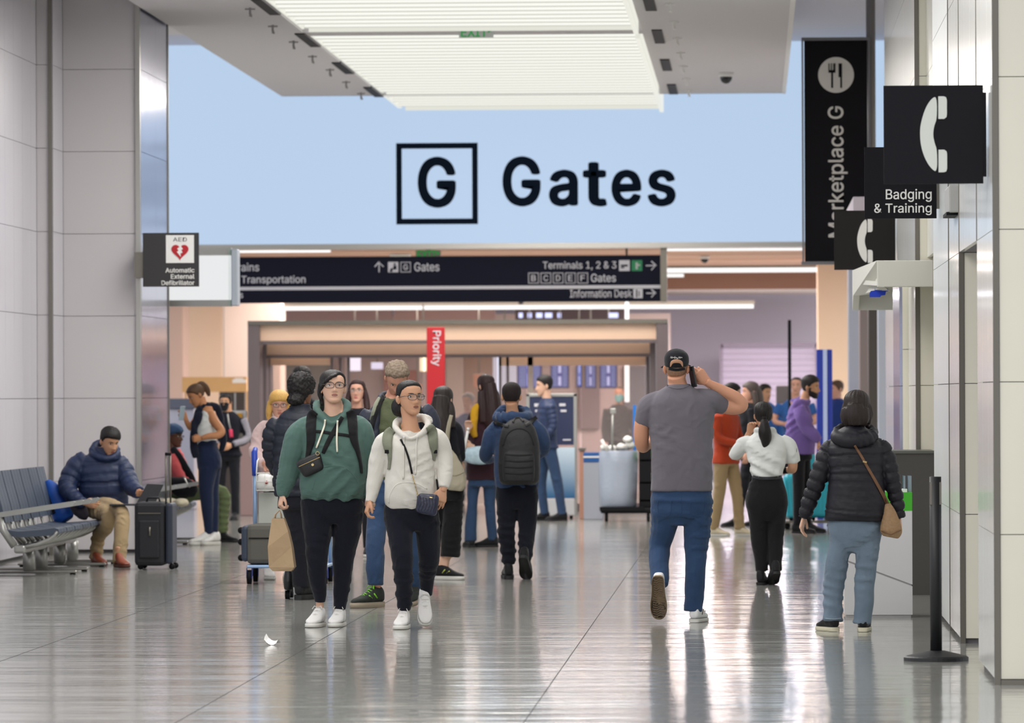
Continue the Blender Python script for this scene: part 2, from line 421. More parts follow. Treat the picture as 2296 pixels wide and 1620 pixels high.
def arrow(parent, px, py, L, Y, ang, m=M_greyl):
    c = W(px, py, Y); s = Y / FPX; l = L * s / 2; w = 1.7 * s
    mb = MB(); R = Matrix.Rotation(math.radians(ang), 4, 'Y')
    mb.box(-l, l, -.003, 0, -w / 2 - .002, w / 2 + .002)
    for sg in (1, -1):
        mb.add([(l, -.003, w * .8), (l - l * .9, -.003, sg * l * .9), (l - l * .9 - w, -.003, sg * l * .9 - sg * w), (l - w * 2, -.003, 0)], [(0, 1, 2, 3)])
    mb.xf(Matrix.Translation(c) @ R); mb.build('arrow', m, parent)
arrow(t, 850, 598, 24, Y, -90); arrow(t, 1460, 595, 24, Y, 0); arrow(t, 1460, 657, 22, Y, 0)
def picto(parent, x0, y0, x1, y1, Y, m, ink=None, ch=None):
    mb = MB(); pbox(mb, x0, y0, x1, y1, Y - .003, .003); mb.build('pictogram', m, parent)
    if ch: text('lettering', ch, x0 + (x1 - x0) * .25, y0 + (y1 - y0) * .18, x1 - (x1 - x0) * .25, y1 - (y1 - y0) * .18, Y - .003, ink, parent, .02)
picto(t, 870, 587, 893, 610, Y, M_greyl)
mb = MB(); c = W(885, 592, Y); s_ = Y / FPX; mb.ell((c.x, Y - .006, c.z), (2.5 * s_, .004, 2.5 * s_), 6); 
for (x0, y0, x1, y1) in ((882, 595, 889, 602), (876, 601, 889, 604), (874, 604, 880, 609)): pbox(mb, x0, y0, x1, y1, Y - .006, .003)
mb.build('pictogram_figure', M_sign2, t)
M_dkey = mat('dark_grey_tile', (66, 68, 84), .5)
for ch, x in (('G', 898),): picto(t, x, 587, x + 23, 610, Y, M_greyl); picto(t, x + 1.5, 588.5, x + 21.5, 608.5, Y - .003, M_sign2, M_greyl, ch)
for i, ch in enumerate('BCDEF'):
    x = 1184.5 + 27.6 * i
    picto(t, x, 611, x + 23.5, 635, Y, M_greyl); picto(t, x + 1.5, 612.5, x + 22, 633.5, Y - .003, M_sign2, M_greyl, ch)
picto(t, 1388, 583, 1412, 607, Y, M_greyl); picto(t, 1416, 583, 1440, 607, Y, mat('pictogram_green', (10, 130, 80), .5)); picto(t, 1420, 647, 1441, 668, Y, M_greyl)
mb = MB(); pbox(mb, 1392, 593, 1408, 597, Y - .006, .003); pbox(mb, 1392, 598, 1400, 601, Y - .006, .003); mb.build('pictogram_figure', M_sign2, t)
mb = MB(); pbox(mb, 1425, 588, 1430, 603, Y - .006, .003); pbox(mb, 1429, 592, 1435, 596, Y - .006, .003); mb.build('pictogram_figure', M_exitbox, t)
mb = MB(); pbox(mb, 1426, 649, 1429, 666, Y - .006, .003); pbox(mb, 1432, 652, 1434, 664, Y - .006, .003); mb.build('pictogram_figure', M_sign2, t)
# ---- left: white box sign and defibrillator sign on the column
Y = 55.6
t = thing('blank_light_box', 'blank white projecting box sign behind the defibrillator sign', 'sign', W(455, 680, Y))
boxo('bracket', -6.2, -6.1, 54.96, 55.66, 2.8, 3.0, M_steel, t)
m = MB(); pbox(m, 340, 573, 518, 672, Y, .22); m.build('box_body', mat('white_sign_face', (232, 233, 234), .5, emit=.98), t)
for (y0, y1) in ((556, 573), (672, 686)):
    m = MB(); pbox(m, 340, y0, 518, y1, Y + .02, .18); m.build('frame_rail', M_steel, t)
m = MB(); pbox(m, 518, 558, 533, 685, Y - .02, .26, bev=.01); m.build('end_cap', mat('silver_cap', (205, 214, 226), .3, .3), t)
m = MB(); pbox(m, 512, 558, 518, 685, Y, .2); m.build('post', mat('pale_green_edge', (170, 190, 180), .3), t)
Y = 52.2
t = thing('defibrillator_sign', 'square grey projecting sign with red heart on the left column', 'sign', W(383, 643, Y))
boxo('bracket', -6.06, -5.93, 52.22, 52.50, 2.70, 2.95, M_dsteel, t)
m = MB(); pbox(m, 320, 522, 446, 642, Y, .03); m.build('sign_panel', mat('sign_dark_grey', (64, 63, 64), .7, spec=.12), t)
m = MB(); pbox(m, 372, 527, 435, 589, Y - .004, .004); m.build('white_square', M_whitep, t)
text('lettering', 'AED', 388, 532, 419, 541, Y - .004, mat('mid_grey_ink', (90, 90, 92), .6), t, 0)
for i, (s_, x0) in enumerate((('Automatic', 371), ('External', 383), ('Defibrillator', 362))): text('lettering', s_, x0, 600 + 14 * i, 436, 611 + 14 * i, Y, M_white, t, .03)
c = W(403.5, 563, Y - .004); s_ = Y / FPX
hp = []
for k in range(40):
    a = 2 * PI * k / 40
    hp.append((c.x + 19.5 * s_ * math.sin(a) ** 3, c.z + 1.22 * s_ * (13 * math.cos(a) - 5 * math.cos(2 * a) - 2 * math.cos(3 * a) - math.cos(4 * a))))
MB().prism(hp, 'y', Y - .008, Y - .004).build('heart', M_red, t)
MB().prism([(c.x + u * s_, c.z + v * s_) for u, v in ((2, 12), (-6, 6), (-3, 1), (-7, -1), (2, -13), (1, -5), (6, -3), (3, 3), (7, 5))], 'y', Y - .010, Y - .008).build('lightning_bolt', M_whitep, t)
# ---- right wall: pilasters with steel corners, glossy side panels, cream faces
def pil(name, y0, y1, x=1.27, zt=7, trimw=.035, side=M_gloss, face=M_cream, xin=3.2, z0=0):
    w = boxo(name, x + .03, xin, y0 + .03, y1, z0, zt, M_joint, kind='structure')
    zs = [z for z in ZR if z > z0 - .01]
    if z0: zs = [z0] + [z for z in zs if z > z0 + .1]
    panels(w, 'x', y0 + .03, y1, x + .03, zs, [(y1 - y0) / 2.999] * 4, side, t=-.03)
    panels(w, 'y', x + trimw, xin, y0, zs, [1.9], face, t=.03)
    boxo('corner_trim', x - .004, x + trimw, y0 - .006, y0 + .03, z0, zt, M_dsteel, w)
    return w
pil('wall_right', 28.4, 30.5, trimw=.028)
boxo('baseboard_right', 1.3, 3.2, 28.385, 28.4, 0, .028, M_dsteel, kind='structure')
pil('wall_right_header', 30.5, 33.1, z0=2.41)
pil('wall_right_pier', 33.1, 34.85, trimw=.028)
pil('wall_right_pier', 34.9, 37.9, trimw=.03, side=M_side)
pil('wall_right_pier', 42.0, 51.7, trimw=.03)
pil('wall_right_header', 37.9, 42.0, x=1.36, z0=2.6)
pil('wall_right_pier', 60.1, 71.9, x=2.0, side=M_side, face=M_side)
boxo('wall_right_back', 2.0, 3.2, 37.9, 60, 0, 6.3, M_cream, kind='structure')
# grey box above the doorway
t = thing('wall_box', 'small grey metal box with black underside on the right wall under the phone sign', 'fixture', W(2150, 482, 33.4))
m = MB(); pbox(m, 2128, 414, 2174, 475, 33.2, .8, bev=.01); m.build('box_body', mat('box_grey', (168, 168, 166), .5), t)
m = MB(); pbox(m, 2122, 475, 2158, 482, 33.3, .6); m.build('underside', M_black, t)
# ---- projecting signs on the right
def handset(parent, cx, cy, h, Y, m):
    s = Y / FPX
    c = W(cx, cy, Y); k = h * s / 168.0
    body = [(-2, 84), (-13, 80), (-27, 60), (-38, 25), (-40, 0), (-37, -30), (-27, -58), (-14, -77), (-2, -84), (-2, -34), (-8, -18), (-11, 0), (-8, 20), (-2, 34)]
    for _ in range(2): body = [q for i in range(len(body)) for q in ((.75 * body[i][0] + .25 * body[(i + 1) % len(body)][0], .75 * body[i][1] + .25 * body[(i + 1) % len(body)][1]), (.25 * body[i][0] + .75 * body[(i + 1) % len(body)][0], .25 * body[i][1] + .75 * body[(i + 1) % len(body)][1]))]
    MB().prism([(c.x + u * k, c.z + v * k) for u, v in body], 'y', Y - .004, Y).build('handset', m, parent)
    for sg in (1, -1):
        p = [(1, 34), (14, 34), (19, 38), (20, 44), (20, 76), (18, 82), (13, 84), (1, 84)]
        MB().prism([(c.x + u * k, c.z + sg * v * k) for u, v in p], 'y', Y - .004, Y).build('earpiece', m, parent)
Y = 29.0
t = thing('phone_sign', 'larger and nearer black square sign with a white telephone handset', 'sign', W(2095, 412, Y))
m = MB(); pbox(m, 1981, 192, 2205, 411, Y, .025); m.build('sign_panel', M_sign, t)
m = MB(); pbox(m, 2203, 207, 2212, 395, Y + .002, .06); m.build('wall_bracket', M_sign, t)
handset(t, 2103, 301, 170, Y, mat('handset_grey_white', (205, 210, 204), .6))
Y = 36.6
t = thing('badging_sign', 'black projecting sign reading Badging & Training below the nearer phone sign', 'sign', W(2020, 490, Y))
boxo('bracket', 1.24, 1.29, Y + .02, Y + .05, 2.8, 3.0, M_dsteel, t)
m = MB(); pbox(m, 1938, 330, 2100, 489, Y, .025); m.build('sign_panel', M_sign, t)
text('lettering', 'Badging', 1986, 423, 2089, 453, Y, M_white, t, .02); text('lettering', '& Training', 1960, 455, 2089, 483, Y, M_white, t, .02)
Y = 47.5
t = thing('phone_sign', 'smaller and farther black sign with a telephone handset above the white canopy', 'sign', W(1940, 605, Y))
m = MB(); pbox(m, 1870, 472, 2008, 604, Y, .03); m.build('sign_panel', mat('sign_grey_black', (40, 38, 37), .7, spec=.12), t)
handset(t, 1945, 540, 98, Y, M_white)
Y = 58.0
t = thing('marketplace_sign', 'tall black upright banner sign reading Marketplace G with fork and knife', 'sign', W(1873, 592, Y))
m = MB(); pbox(m, 1803, 89, 1946, 586, Y, .08); m.build('sign_panel', M_sign, t)
m = MB()
for r in ((1797, 84, 1952, 90), (1797, 586, 1952, 592), (1797, 90, 1803, 586), (1946, 90, 1953, 586)): pbox(m, *r, Y - .02, .12)
m.build('frame', mat('sign_grey_frame', (128, 128, 134), .45, .3), t)
a = W(1942, 0, Y); b_ = W(1963, 0, Y)
m = MB(); m.tube([((a.x + b_.x) / 2, Y + .14, W(0, 700, Y).z), ((a.x + b_.x) / 2, Y + .14, 6.27)], (b_.x - a.x) / 2, 16); m.build('pole', mat('grey_pole', (150, 150, 154), .4, .2), t, True)
c = W(1874.5, 168, Y); s_ = Y / FPX; r = 40 * s_
MB().prism([(c.x + r * math.cos(2 * PI * k / 48), c.z + r * math.sin(2 * PI * k / 48)) for k in range(48)], 'y', Y - .004, Y).build('disc', M_white, t)
m = MB()
for dx in (-17, -11.5, -6.2, -3.5): pbox(m, 1874.5 + dx, 142, 1874.5 + dx + 2.3, 158, Y - .008, .004)
pbox(m, 1857.5, 157, 1873.3, 163, Y - .008, .004); pbox(m, 1863.5, 162, 1868, 197, Y - .008, .004)
m.build('fork', M_sign, t)
m = MB(); pbox(m, 1880, 142, 1888, 173, Y - .008, .004); pbox(m, 1884, 172, 1888, 197, Y - .008, .004); m.build('knife', M_sign, t)
text('lettering', 'Marketplace G', 1857, 238, 1900, 532, Y, M_white, t, .02, rot=90)
# ---- white canopy, pillar and charcoal counter of the badging desk
Y = 40.0
t = thing('desk_canopy', 'boxy white canopy with blue tape underneath, above the white podium', 'canopy', W(2030, 695, Y))
a = W(1967, 643, Y); b_ = W(2093, 583, Y)
m = MB(); m.box(a.x, 1.34, Y, Y + .05, a.z, b_.z, bev=.006); m.build('front_fascia', mat('canopy_cream', (214, 213, 204), .6), t)
Y2 = 43.2; a2 = W(1906, 695, Y2); c2_ = W(1906, 664, Y2)
xl = a2.x + .02
MB().add([(a.x - .002, Y + .004, a.z), (a.x - .002, Y + .004, b_.z), (xl, Y2, b_.z), (xl, Y2, a2.z), (xl, Y2 - .3, c2_.z), (xl + .2, Y2 - 2.0, a.z - .01),
          (a.x + .05, Y, a.z), (a.x + .05, Y, b_.z), (xl + .05, Y2, b_.z), (xl + .05, Y2, a2.z), (xl + .05, Y2 - .3, c2_.z), (xl + .25, Y2 - 2.0, a.z - .01)],
         [(0, 1, 2, 3, 4, 5), (11, 10, 9, 8, 7, 6)] + [(i, (i + 1) % 6 , (i + 1) % 6 + 6, i + 6) for i in range(6)]).build('side_fascia', mat('canopy_cream', (0, 0, 0)), t)
d = W(2002, 695, Y2)
MB().box(xl, d.x, Y2, Y2 + .05, a2.z, b_.z).build('back_fascia', MATS['canopy_cream'], t)
MB().add([(a.x + .004, Y + .052, a.z + .01), (1.2, Y + .052, a.z + .01), (1.5, Y2, c2_.z + .1), (xl, Y2, c2_.z + .1), (a.x + .004, Y + .052, a.z + .04), (1.2, Y + .052, a.z + .04), (1.5, Y2, c2_.z + .14), (xl, Y2, c2_.z + .14)],
         [(0, 1, 2, 3), (7, 6, 5, 4), (0, 4, 5, 1), (1, 5, 6, 2), (2, 6, 7, 3), (3, 7, 4, 0)]).build('soffit', MATS['canopy_cream'], t)
c = W(1966, 657, 41.2)
m = MB()
m.prism([(c.x + u, c.z + v) for u, v in ((-.06, -.034), (.02, -.034), (.03, -.022), (.06, -.018), (.065, .008), (.085, .012), (.08, .03), (-.02, .032), (-.02, .018), (-.05, .014), (-.06, -.004))], 'y', 41.0, 41.006)
tag(m.build('blue_tape', mat('tape_blue', (16, 60, 200), .5), t), 'blue masking tape')
pl_ = boxo('wall_right_pillar', W(2022, 0, 44).x, 1.9, 44.05, 46, 0, 2.42, M_joint, kind='structure')
panels(pl_, 'y', W(2020, 0, 44).x, 1.55, 44, [0.03, 1.9, 2.42], [2], M_cream, t=.05)
panels(pl_, 'x', 44.06, 46, W(2022, 0, 44).x, [0.03, 1.6, 2.42], [1, 1], M_mirror, t=-.03)
t = thing('charcoal_counter', 'tall charcoal laminate counter behind the white podium', 'counter', W(2045, 1333, 41))
a = W(1990, 1333, 41); b_ = W(2096, 1010, 41)
boxo('counter_body', a.x, b_.x, 41, 41.95, .0, b_.z - .02, M_charcoal, t)
boxo('counter_top', a.x - .01, b_.x, 40.99, 41.96, b_.z - .02, b_.z, mat('counter_edge', (90, 92, 88), .4), t)
Y = 36.9
a = W(1894, 1382, Y); b_ = W(2045, 1103, Y)
t = thing('podium', 'light grey podium with a green top edge beside the woman in the black puffer coat', 'podium', ((a.x + b_.x) / 2, Y, 0))
z1, z2 = W(0, 1150, Y).z, b_.z
x0, x1 = a.x, b_.x
zl, zr = W(1894, 1255, Y).z, W(2045, 1312, Y).z
MB().prism([(x0, .02), (x1, .02), (x1, zr - .006), (x0, zl - .006)], 'y', Y, Y + .5).build('lower_panel', M_kiosk, t)
MB().prism([(x0, zl + .006), (x1, zr + .006), (x1, z1), (x0, z1)], 'y', Y, Y + .5).build('upper_panel', M_kiosk, t)
boxo('inner_core', x0 + .01, x1 - .01, Y + .01, Y + .49, 0, z1, mat('podium_groove', (176, 174, 174), .6), t)
boxo('green_top', x0, x1, Y - .002, Y + .5, z1, z2, M_green, t)
for k, (u0, u1) in enumerate(((2026, 2030), (2036, 2044))):
    m = MB(); pbox(m, u0, 1066, u1, 1103, Y + .1, .25); m.build('clear_leaflet_rack', glass_mat('clear_acrylic', (190, 205, 215), .6), t)
m = MB(); pbox(m, 2014, 1096, 2034, 1103, Y + .03, .2); m.build('paper_stack', M_whitep, t)
# ---- stanchion post
Y = 31.0; c = W(2099, 1478, Y)
t = thing('barrier_post', 'black queue barrier post on a flat base by the right wall', 'stanchion', (c.x, Y, 0))
MB().tube([(c.x, Y, .03), (c.x, Y, W(2099, 1068, Y).z)], .034, 20).build('post', mat('matt_black', (30, 31, 34), .5), t, True)
MB().tube([(c.x, Y, 0), (c.x, Y, .02), (c.x, Y, .028), (c.x, Y, .058)], [.187, .187, .175, .05], 40).build('base_plate', mat('matt_black', (0, 0, 0)), t)
for sx in (-1, 1): boxo('belt_slot', c.x + sx * .028 - .006, c.x + sx * .028 + .006, Y - .026, Y + .02, .9, 1.03, M_dsteel, t)
# ---- far right door frames
wf = None
for px0, px1, Y, col_, nm in ((1966, 1986, 53.5, (196, 202, 218), 'pale'), (1944, 1967, 57.5, (84, 78, 74), 'dark'), (1924, 1945, 61, (132, 120, 120), 'taupe'), (1899, 1926, 65, (152, 156, 170), 'bluish grey')):
    a = W(px0, 0, Y).x; b_ = W(px1, 0, Y).x
    o = boxo('door_frame_post', a, b_, Y, Y + .5, 0, 3.3, mat('frame_' + nm.replace(' ', '_'), col_, .45), kind='structure', bev=.01)
    o['label'] = nm + ' upright of the far right door frames'
boxo('door_header', 1.0, 1.9, 53.5, 66, 3.3, 3.5, M_lav, kind='structure')
# ================================================================== hall beyond
ch = boxo('ceiling_hall', -10, 2.2, 72.4, 91.5, 3.62, 3.8, M_brown, kind='structure')
for i in range(6):
    y = 73.4 + i * 3; boxo('ceiling_board', -9.5, 2.1, y, y + 2.7, 3.60, 3.62, mat('beige_ceiling_board', (196, 158, 136), .7), ch)
def lamp(px0, px1, py, hpx, Y, label, nm='linear_lamp'):
    t = thing(nm, label, 'ceiling light', W((px0 + px1) / 2, py, Y), 'linear lamps of the far hall')
    m = MB(); pbox(m, px0, py - hpx / 2, px1, py + hpx / 2, Y, .1); m.build('diffuser', M_strip, t)
    m = MB(); pbox(m, px0 - 2, py - hpx / 2 - 3, px1 + 2, py - hpx / 2, Y - .01, .14); m.build('housing', M_dsteel, t)
lamp(1493, 1800, 558, 5, 74.8, 'upper white lamp strip right of the directory sign, nearest the blue bulkhead')
lamp(536, 740, 562, 6, 74.8, 'white lamp strip just above the left end of the directory sign')
lamp(1493, 1868, 604, 10, 86.3, 'bright white lamp strip right of the directory sign, second below the bulkhead')
lamp(1493, 1533, 617, 7, 90.5, 'short white lamp strip under the long one right of the directory sign')
lamp(626, 1690, 686, 9, 84.5, 'long white glowing strip for a glass reflection, directly under the directory sign')  # reflection in a glass balustrade, modelled as a glowing strip
dome(898, 574, 78, 3.6, .13, 'dark dome camera above the directory sign')
dome(1580, 600, 80, 3.6, .06, 'small dome camera among the lamps right of the directory sign')
dome(1168, 676, 84, 3.05, .05, 'small dome camera just under the directory sign')
wf = boxo('wall_far', -10, 2.2, 98, 98.3, 0, 3.8, M_lav, kind='structure')
bk = boxo('wall_far_brown_band', -10, 2.2, 91.5, 91.8, 3.32, 3.8, M_brown, kind='structure')
boxo('cornice', -10, 2.2, 91.8, 97.9, 3.34, 3.5, M_hallwhite, bk)
# wall of the shop behind the glass doors
wi = boxo('wall_far_inner', W(590, 0, 94).x, W(1500, 0, 94).x, 94, 94.3, 0, 2.95, mat('mauve_brown_wall', (190, 168, 160), .7), kind='structure')
for (x0, x1, y0, y1, c_, nm) in ((590, 745, 818, 1000, (140, 138, 130), 'wall_panel'), (1040, 1105, 800, 960, (172, 140, 118), 'wall_panel'), (1000, 1042, 797, 1000, (206, 184, 168), 'wall_panel'), (1300, 1345, 820, 960, (132, 112, 110), 'wall_panel'), (860, 935, 830, 900, (168, 92, 66), 'wall_panel'), (1400, 1460, 820, 1000, (110, 106, 106), 'wall_panel')):
    m = MB(); pbox(m, x0, y0, x1, y1, 93.9, .08); m.build(nm, mat('inner_' + str(x0), c_, .7), wi)
for (x0, x1, Y, c_, nm, h) in ((405, 497, 88, M_hallcream, 'cream', 3.6), (497, 628, 84, M_hallwhite, 'white', 3.6), (360, 410, 86, mat('pink_beige_column', (216, 190, 176), .7), 'pink', 3.6), (1830, 1900, 82, M_hallcream, 'right', 3.6)):
    a = W(x0, 0, Y).x; b_ = W(x1, 0, Y).x
    boxo('wall_far_column', a, b_, Y, Y + .8, 0, h, c_, kind='structure', bev=.03)
# ---- glass entrance portal
def portal():
    Y = 69.5
    t = thing('entrance_portal', 'wide glazed entrance portal with beige header bands and bronze frames', 'entrance', W(1026, 1140, Y) * 1)
    t.location.z = 0; ORG[t.name] = Vector(t.location)
    for (x0, x1, dy, y0) in ((555, 582, 0, 724), (1471, 1497, 0, 720), (583, 597, .6, 764), (1457, 1470, .6, 764), (598, 605, 1.0, 796), (1448, 1456, 1.0, 796)):
        a = W(x0, y0, Y + dy); b_ = W(x1, y0, Y + dy)
        boxo('jamb', a.x, b_.x, Y + dy, Y + dy + .5, 0, a.z, M_bronze, t, bev=.01)
    for (x0, x1, y0, y1, dy) in ((555, 1497, 719, 724, -.02), (582, 1471, 724, 764, .1), (597, 1457, 768, 796, .7), (605, 741, 799, 818, 1.1), (1118, 1448, 799, 818, 1.1)):
        m = MB(); pbox(m, x0, y0, x1, y1, Y + dy, .25); m.build('header_band', M_beige if y0 > 720 else M_dsteel, t)
    for (x0, x1, y0, y1, dy) in ((582, 1471, 764, 768, .08), (597, 1457, 796, 799, .65), (741, 1125, 795, 799, 1.0)):
        m = MB(); pbox(m, x0, y0, x1, y1, Y + dy, .2); m.build('rail', M_bronze, t)
    for x in (741, 760, 778, 1118, 1135, 1183):
        a = W(x, 799, Y + 1.1)
        boxo('mullion', a.x, a.x + .035 if x != 1183 else a.x + .07, Y + 1.1, Y + 1.18, 0, a.z, M_bronze if x != 1183 else mat('beige_mullion', (205, 188, 176), .5), t)
    g = glass_mat('door_glass', (236, 230, 228), .88, .05)
    for (x0, x1) in ((605, 741), (743, 776), (782, 950), (952, 1116), (1120, 1182), (1192, 1300), (1302, 1448)):
        a = W(x0, 800, Y + 1.14); b_ = W(x1, 800, Y + 1.14)
        boxo('glass_pane', a.x + .01, b_.x - .01, Y + 1.13, Y + 1.15, .1, a.z, g, t)
    for (x0, x1) in ((605, 741), (1120, 1448)):
        a = W(x0, 800, Y + 1.1); b_ = W(x1, 800, Y + 1.1); boxo('kick_plate', a.x, b_.x, Y + 1.1, Y + 1.16, 0, .1, M_bronze, t)
portal()
# red priority banner
Y = 66.5
t = thing('priority_sign', 'tall red banner reading Priority in front of the glass portal', 'sign', (W(975, 0, Y).x, Y, 0))
a = W(957, 905, Y); b_ = W(997, 733, Y)
boxo('banner', a.x, b_.x, Y, Y + .05, a.z - .5, b_.z, M_red, t, bev=.01)
text('lettering', 'Priority', 966, 741, 989, 820, Y, M_greyl, t, .02, rot=-90)
boxo('post', (a.x + b_.x) / 2 - .03, (a.x + b_.x) / 2 + .03, Y + .05, Y + .1, 0, b_.z - .1, M_dsteel, t)
MB().tube([((a.x + b_.x) / 2, Y + .07, 0), ((a.x + b_.x) / 2, Y + .07, .02)], .2, 24).build('base_plate', M_dsteel, t)
# departure screens and shop lights behind the glass
def rod(t, px, py, Y, zt=3.61):
    a = W(px, py, Y); MB().tube([(a.x, Y + .05, a.z - .02), (a.x, Y + .05, zt)], .012, 8).build('hanger', M_dsteel, t, True)
M_scr = mat('screen_blue', (66, 76, 190), .4, emit=.8); M_scr2 = mat('screen_bright', (200, 206, 255), .4, emit=1.6); M_scr3 = mat('screen_pale_rows', (140, 160, 220), .4, emit=1.1)
def screen(x0, x1, y0, y1, Y, label):
    c = W((x0 + x1) / 2, y1, Y)
    t = thing('flight_screen', label, 'screen', c, 'departure screens behind the glass')
    m = MB(); pbox(m, x0 - 2, y0 - 2, x1 + 2, y1 + 2, Y, .08); m.build('case', M_black, t)
    rod(t, (x0 + x1) / 2, y0, Y)
    m = MB(); pbox(m, x0, y0, x1, y1, Y - .004, .004); m.build('display', M_scr, t)
    m = MB(); w = (x1 - x0)
    n = int((y1 - y0) / 4)
    for k in range(n):
        yy = y0 + 1.5 + k * 4
        pbox(m, x0 + w * .06, yy, x0 + w * .36, yy + 2, Y - .007, .003); pbox(m, x0 + w * .66, yy, x0 + w * .94, yy + 2, Y - .007, .003)
    m.build('text_rows', M_scr3, t)
    m = MB(); pbox(m, x0 + w * .42, y0 + 2, x0 + w * .58, y0 + (y1 - y0) * .4, Y - .007, .003); pbox(m, x0 + w * .42, y0 + (y1 - y0) * .55, x0 + w * .58, y1 - 4, Y - .007, .003); m.build('bright_column', M_scr2, t)
screen(1161, 1213, 798, 868, 88, 'largest blue departure screen, behind the navy-jacketed man')
screen(1236, 1274, 814, 868, 89, 'second blue departure screen, just right of the navy-jacketed man')
screen(1293, 1303, 815, 866, 89, 'narrow blue departure screen between two mullions')
screen(1313, 1335, 818, 868, 89, 'dim blue departure screen right of the mullions')
screen(1346, 1382, 814, 868, 89, 'blue departure screen left of the bright light tube')
def glow(name, x0, y0, x1, y1, Y, c, e, label, cat='light', th=.1):
    t = thing(name, label, cat, W((x0 + x1) / 2, y1, Y))
    m = MB(); pbox(m, x0, y0, x1, y1, Y, th, bev=.01); m.build('diffuser', mat('glow_' + str(x0), c, .5, emit=e), t)
    m = MB(); pbox(m, x0 - 1, y0 - 2, x1 + 1, y0 + 1, Y + .02, th); m.build('mount', M_dsteel, t); rod(t, (x0 + x1) / 2, y0, Y)
glow('light_tube', 1400, 818, 1411, 901, 72.5, (255, 252, 250), 2.2, 'vertical white light tube inside the glass portal')
glow('light_tube', 1401, 676, 1410, 718, 72.5, (255, 252, 250), 1.6, 'short vertical white light tube above the portal header')
glow('wall_lamp', 941, 799, 957, 832, 80, (255, 238, 200), 1.9, 'warm white cylinder lamp left of the red banner')
glow('lit_sign', 783, 799, 808, 831, 85, (235, 235, 255), 2.0, 'brightest white lit sign behind the glass, above the woman in glasses', 'sign')
glow('lit_sign', 832, 812, 858, 827, 85, (225, 225, 255), 1.7, 'small white lit sign left of the grey-haired man', 'sign')
glow('light_wall', 1105, 799, 1158, 888, 90, (222, 222, 240), 1.15, 'tall plain white lit panel left of the departure screens', 'light')
glow('shop_light', 1062, 838, 1085, 868, 86, (220, 130, 80), .7, 'orange shop light behind the glass, right of the banner')
glow('shop_light', 925, 860, 946, 880, 86, (225, 120, 80), .7, 'orange shop light behind the glass, left of the banner')
# dark strip screen above portal header
t = thing('hall_display', 'dark strip display with small white marks between white strip and portal header', 'display', W(1280, 718, 90))
m = MB(); pbox(m, 1155, 692, 1400, 720, 90, .1); m.build('case', mat('dark_maroon', (70, 56, 60), .5), t); rod(t, 1180, 692, 90); rod(t, 1380, 692, 90)
m = MB()
for (x0, x1) in ((1163, 1172), (1183, 1192), (1202, 1216), (1222, 1238), (1250, 1258), (1364, 1386)): pbox(m, x0, 701, x1, 712, 89.99, .01)
m.build('lit_marks', M_scr2, t)
for (x0, x1, c_) in ((640, 880, (158, 132, 130)), (885, 1110, (170, 140, 134))):
    m = MB(); pbox(m, x0, 655, x1, 722, 91.85, .1); tag(m.build('ceiling_baffle', mat('hallp' + str(x0), c_, .6), wf if False else None), ('left' if x0 < 700 else 'right') + ' mauve ceiling baffle between the white strip and the portal header', 'baffle')
# roller shutter on the right far wall
Y = 96
t = thing('roller_shutter', 'closed lavender roller shutter on the far wall behind the purple hoodie', 'shutter', (W(1724, 0, Y).x, Y, 0))
a = W(1617, 772, Y); b_ = W(1832, 780, Y)
for x in (a.x, b_.x): boxo('side_rail', x - .03, x + .03, Y - .05, Y + .1, 0, a.z, mat('shutter_rail', (150, 134, 150), .5), t)
boxo('head_rail', a.x, b_.x, Y - .05, Y + .1, a.z - .06, a.z + .03, MATS['shutter_rail'], t)
n = 22; zt_ = a.z - .06
for k in range(n):
    z0 = zt_ * k / n
    boxo('slat', a.x + .03, b_.x - .03, Y, Y + .03, z0 + .004, zt_ * (k + 1) / n - .004, mat('shutter_slat', (188, 172, 190), .5, .1), t)
t = thing('dark_post', 'slim black pole standing before the roller shutter', 'pole', (W(1767, 0, 70).x, 70, 0))
MB().tube([(W(1767, 0, 70).x, 70, 0.01), (W(1767, 0, 70).x, 70, W(1767, 717, 70).z)], .022, 12).build('pole', M_black, t, True)
MB().tube([(W(1767, 0, 70).x, 70, 0), (W(1767, 0, 70).x, 70, .02)], .18, 20).build('base', M_black, t)
t = thing('dark_monitor', 'dark square monitor on a stand behind the black pole', 'monitor', (W(1754, 0, 78).x, 78, 0))
m = MB(); pbox(m, 1740, 864, 1768, 905, 78, .08, bev=.01); m.build('screen', mat('monitor_grey', (66, 62, 66), .4), t)
boxo('stand', W(1752, 0, 78).x, W(1757, 0, 78).x, 78.02, 78.08, 0, 1.4, M_dsteel, t)
t = thing('blue_banner', 'tall blue banner column with a pale stripe, right of the purple hoodie', 'banner', (W(1848, 0, 64).x, 64, 0))
a = W(1831, 783, 64); b_ = W(1866, 783, 64)
boxo('banner_body', a.x, b_.x, 64, 64.3, 0, a.z, M_blue, t, bev=.01)
c = W(1845, 783, 64); boxo('pale_stripe', c.x, c.x + .05, 63.985, 64.0, 0, a.z, mat('stripe_pale_blue', (170, 184, 220), .4), t)
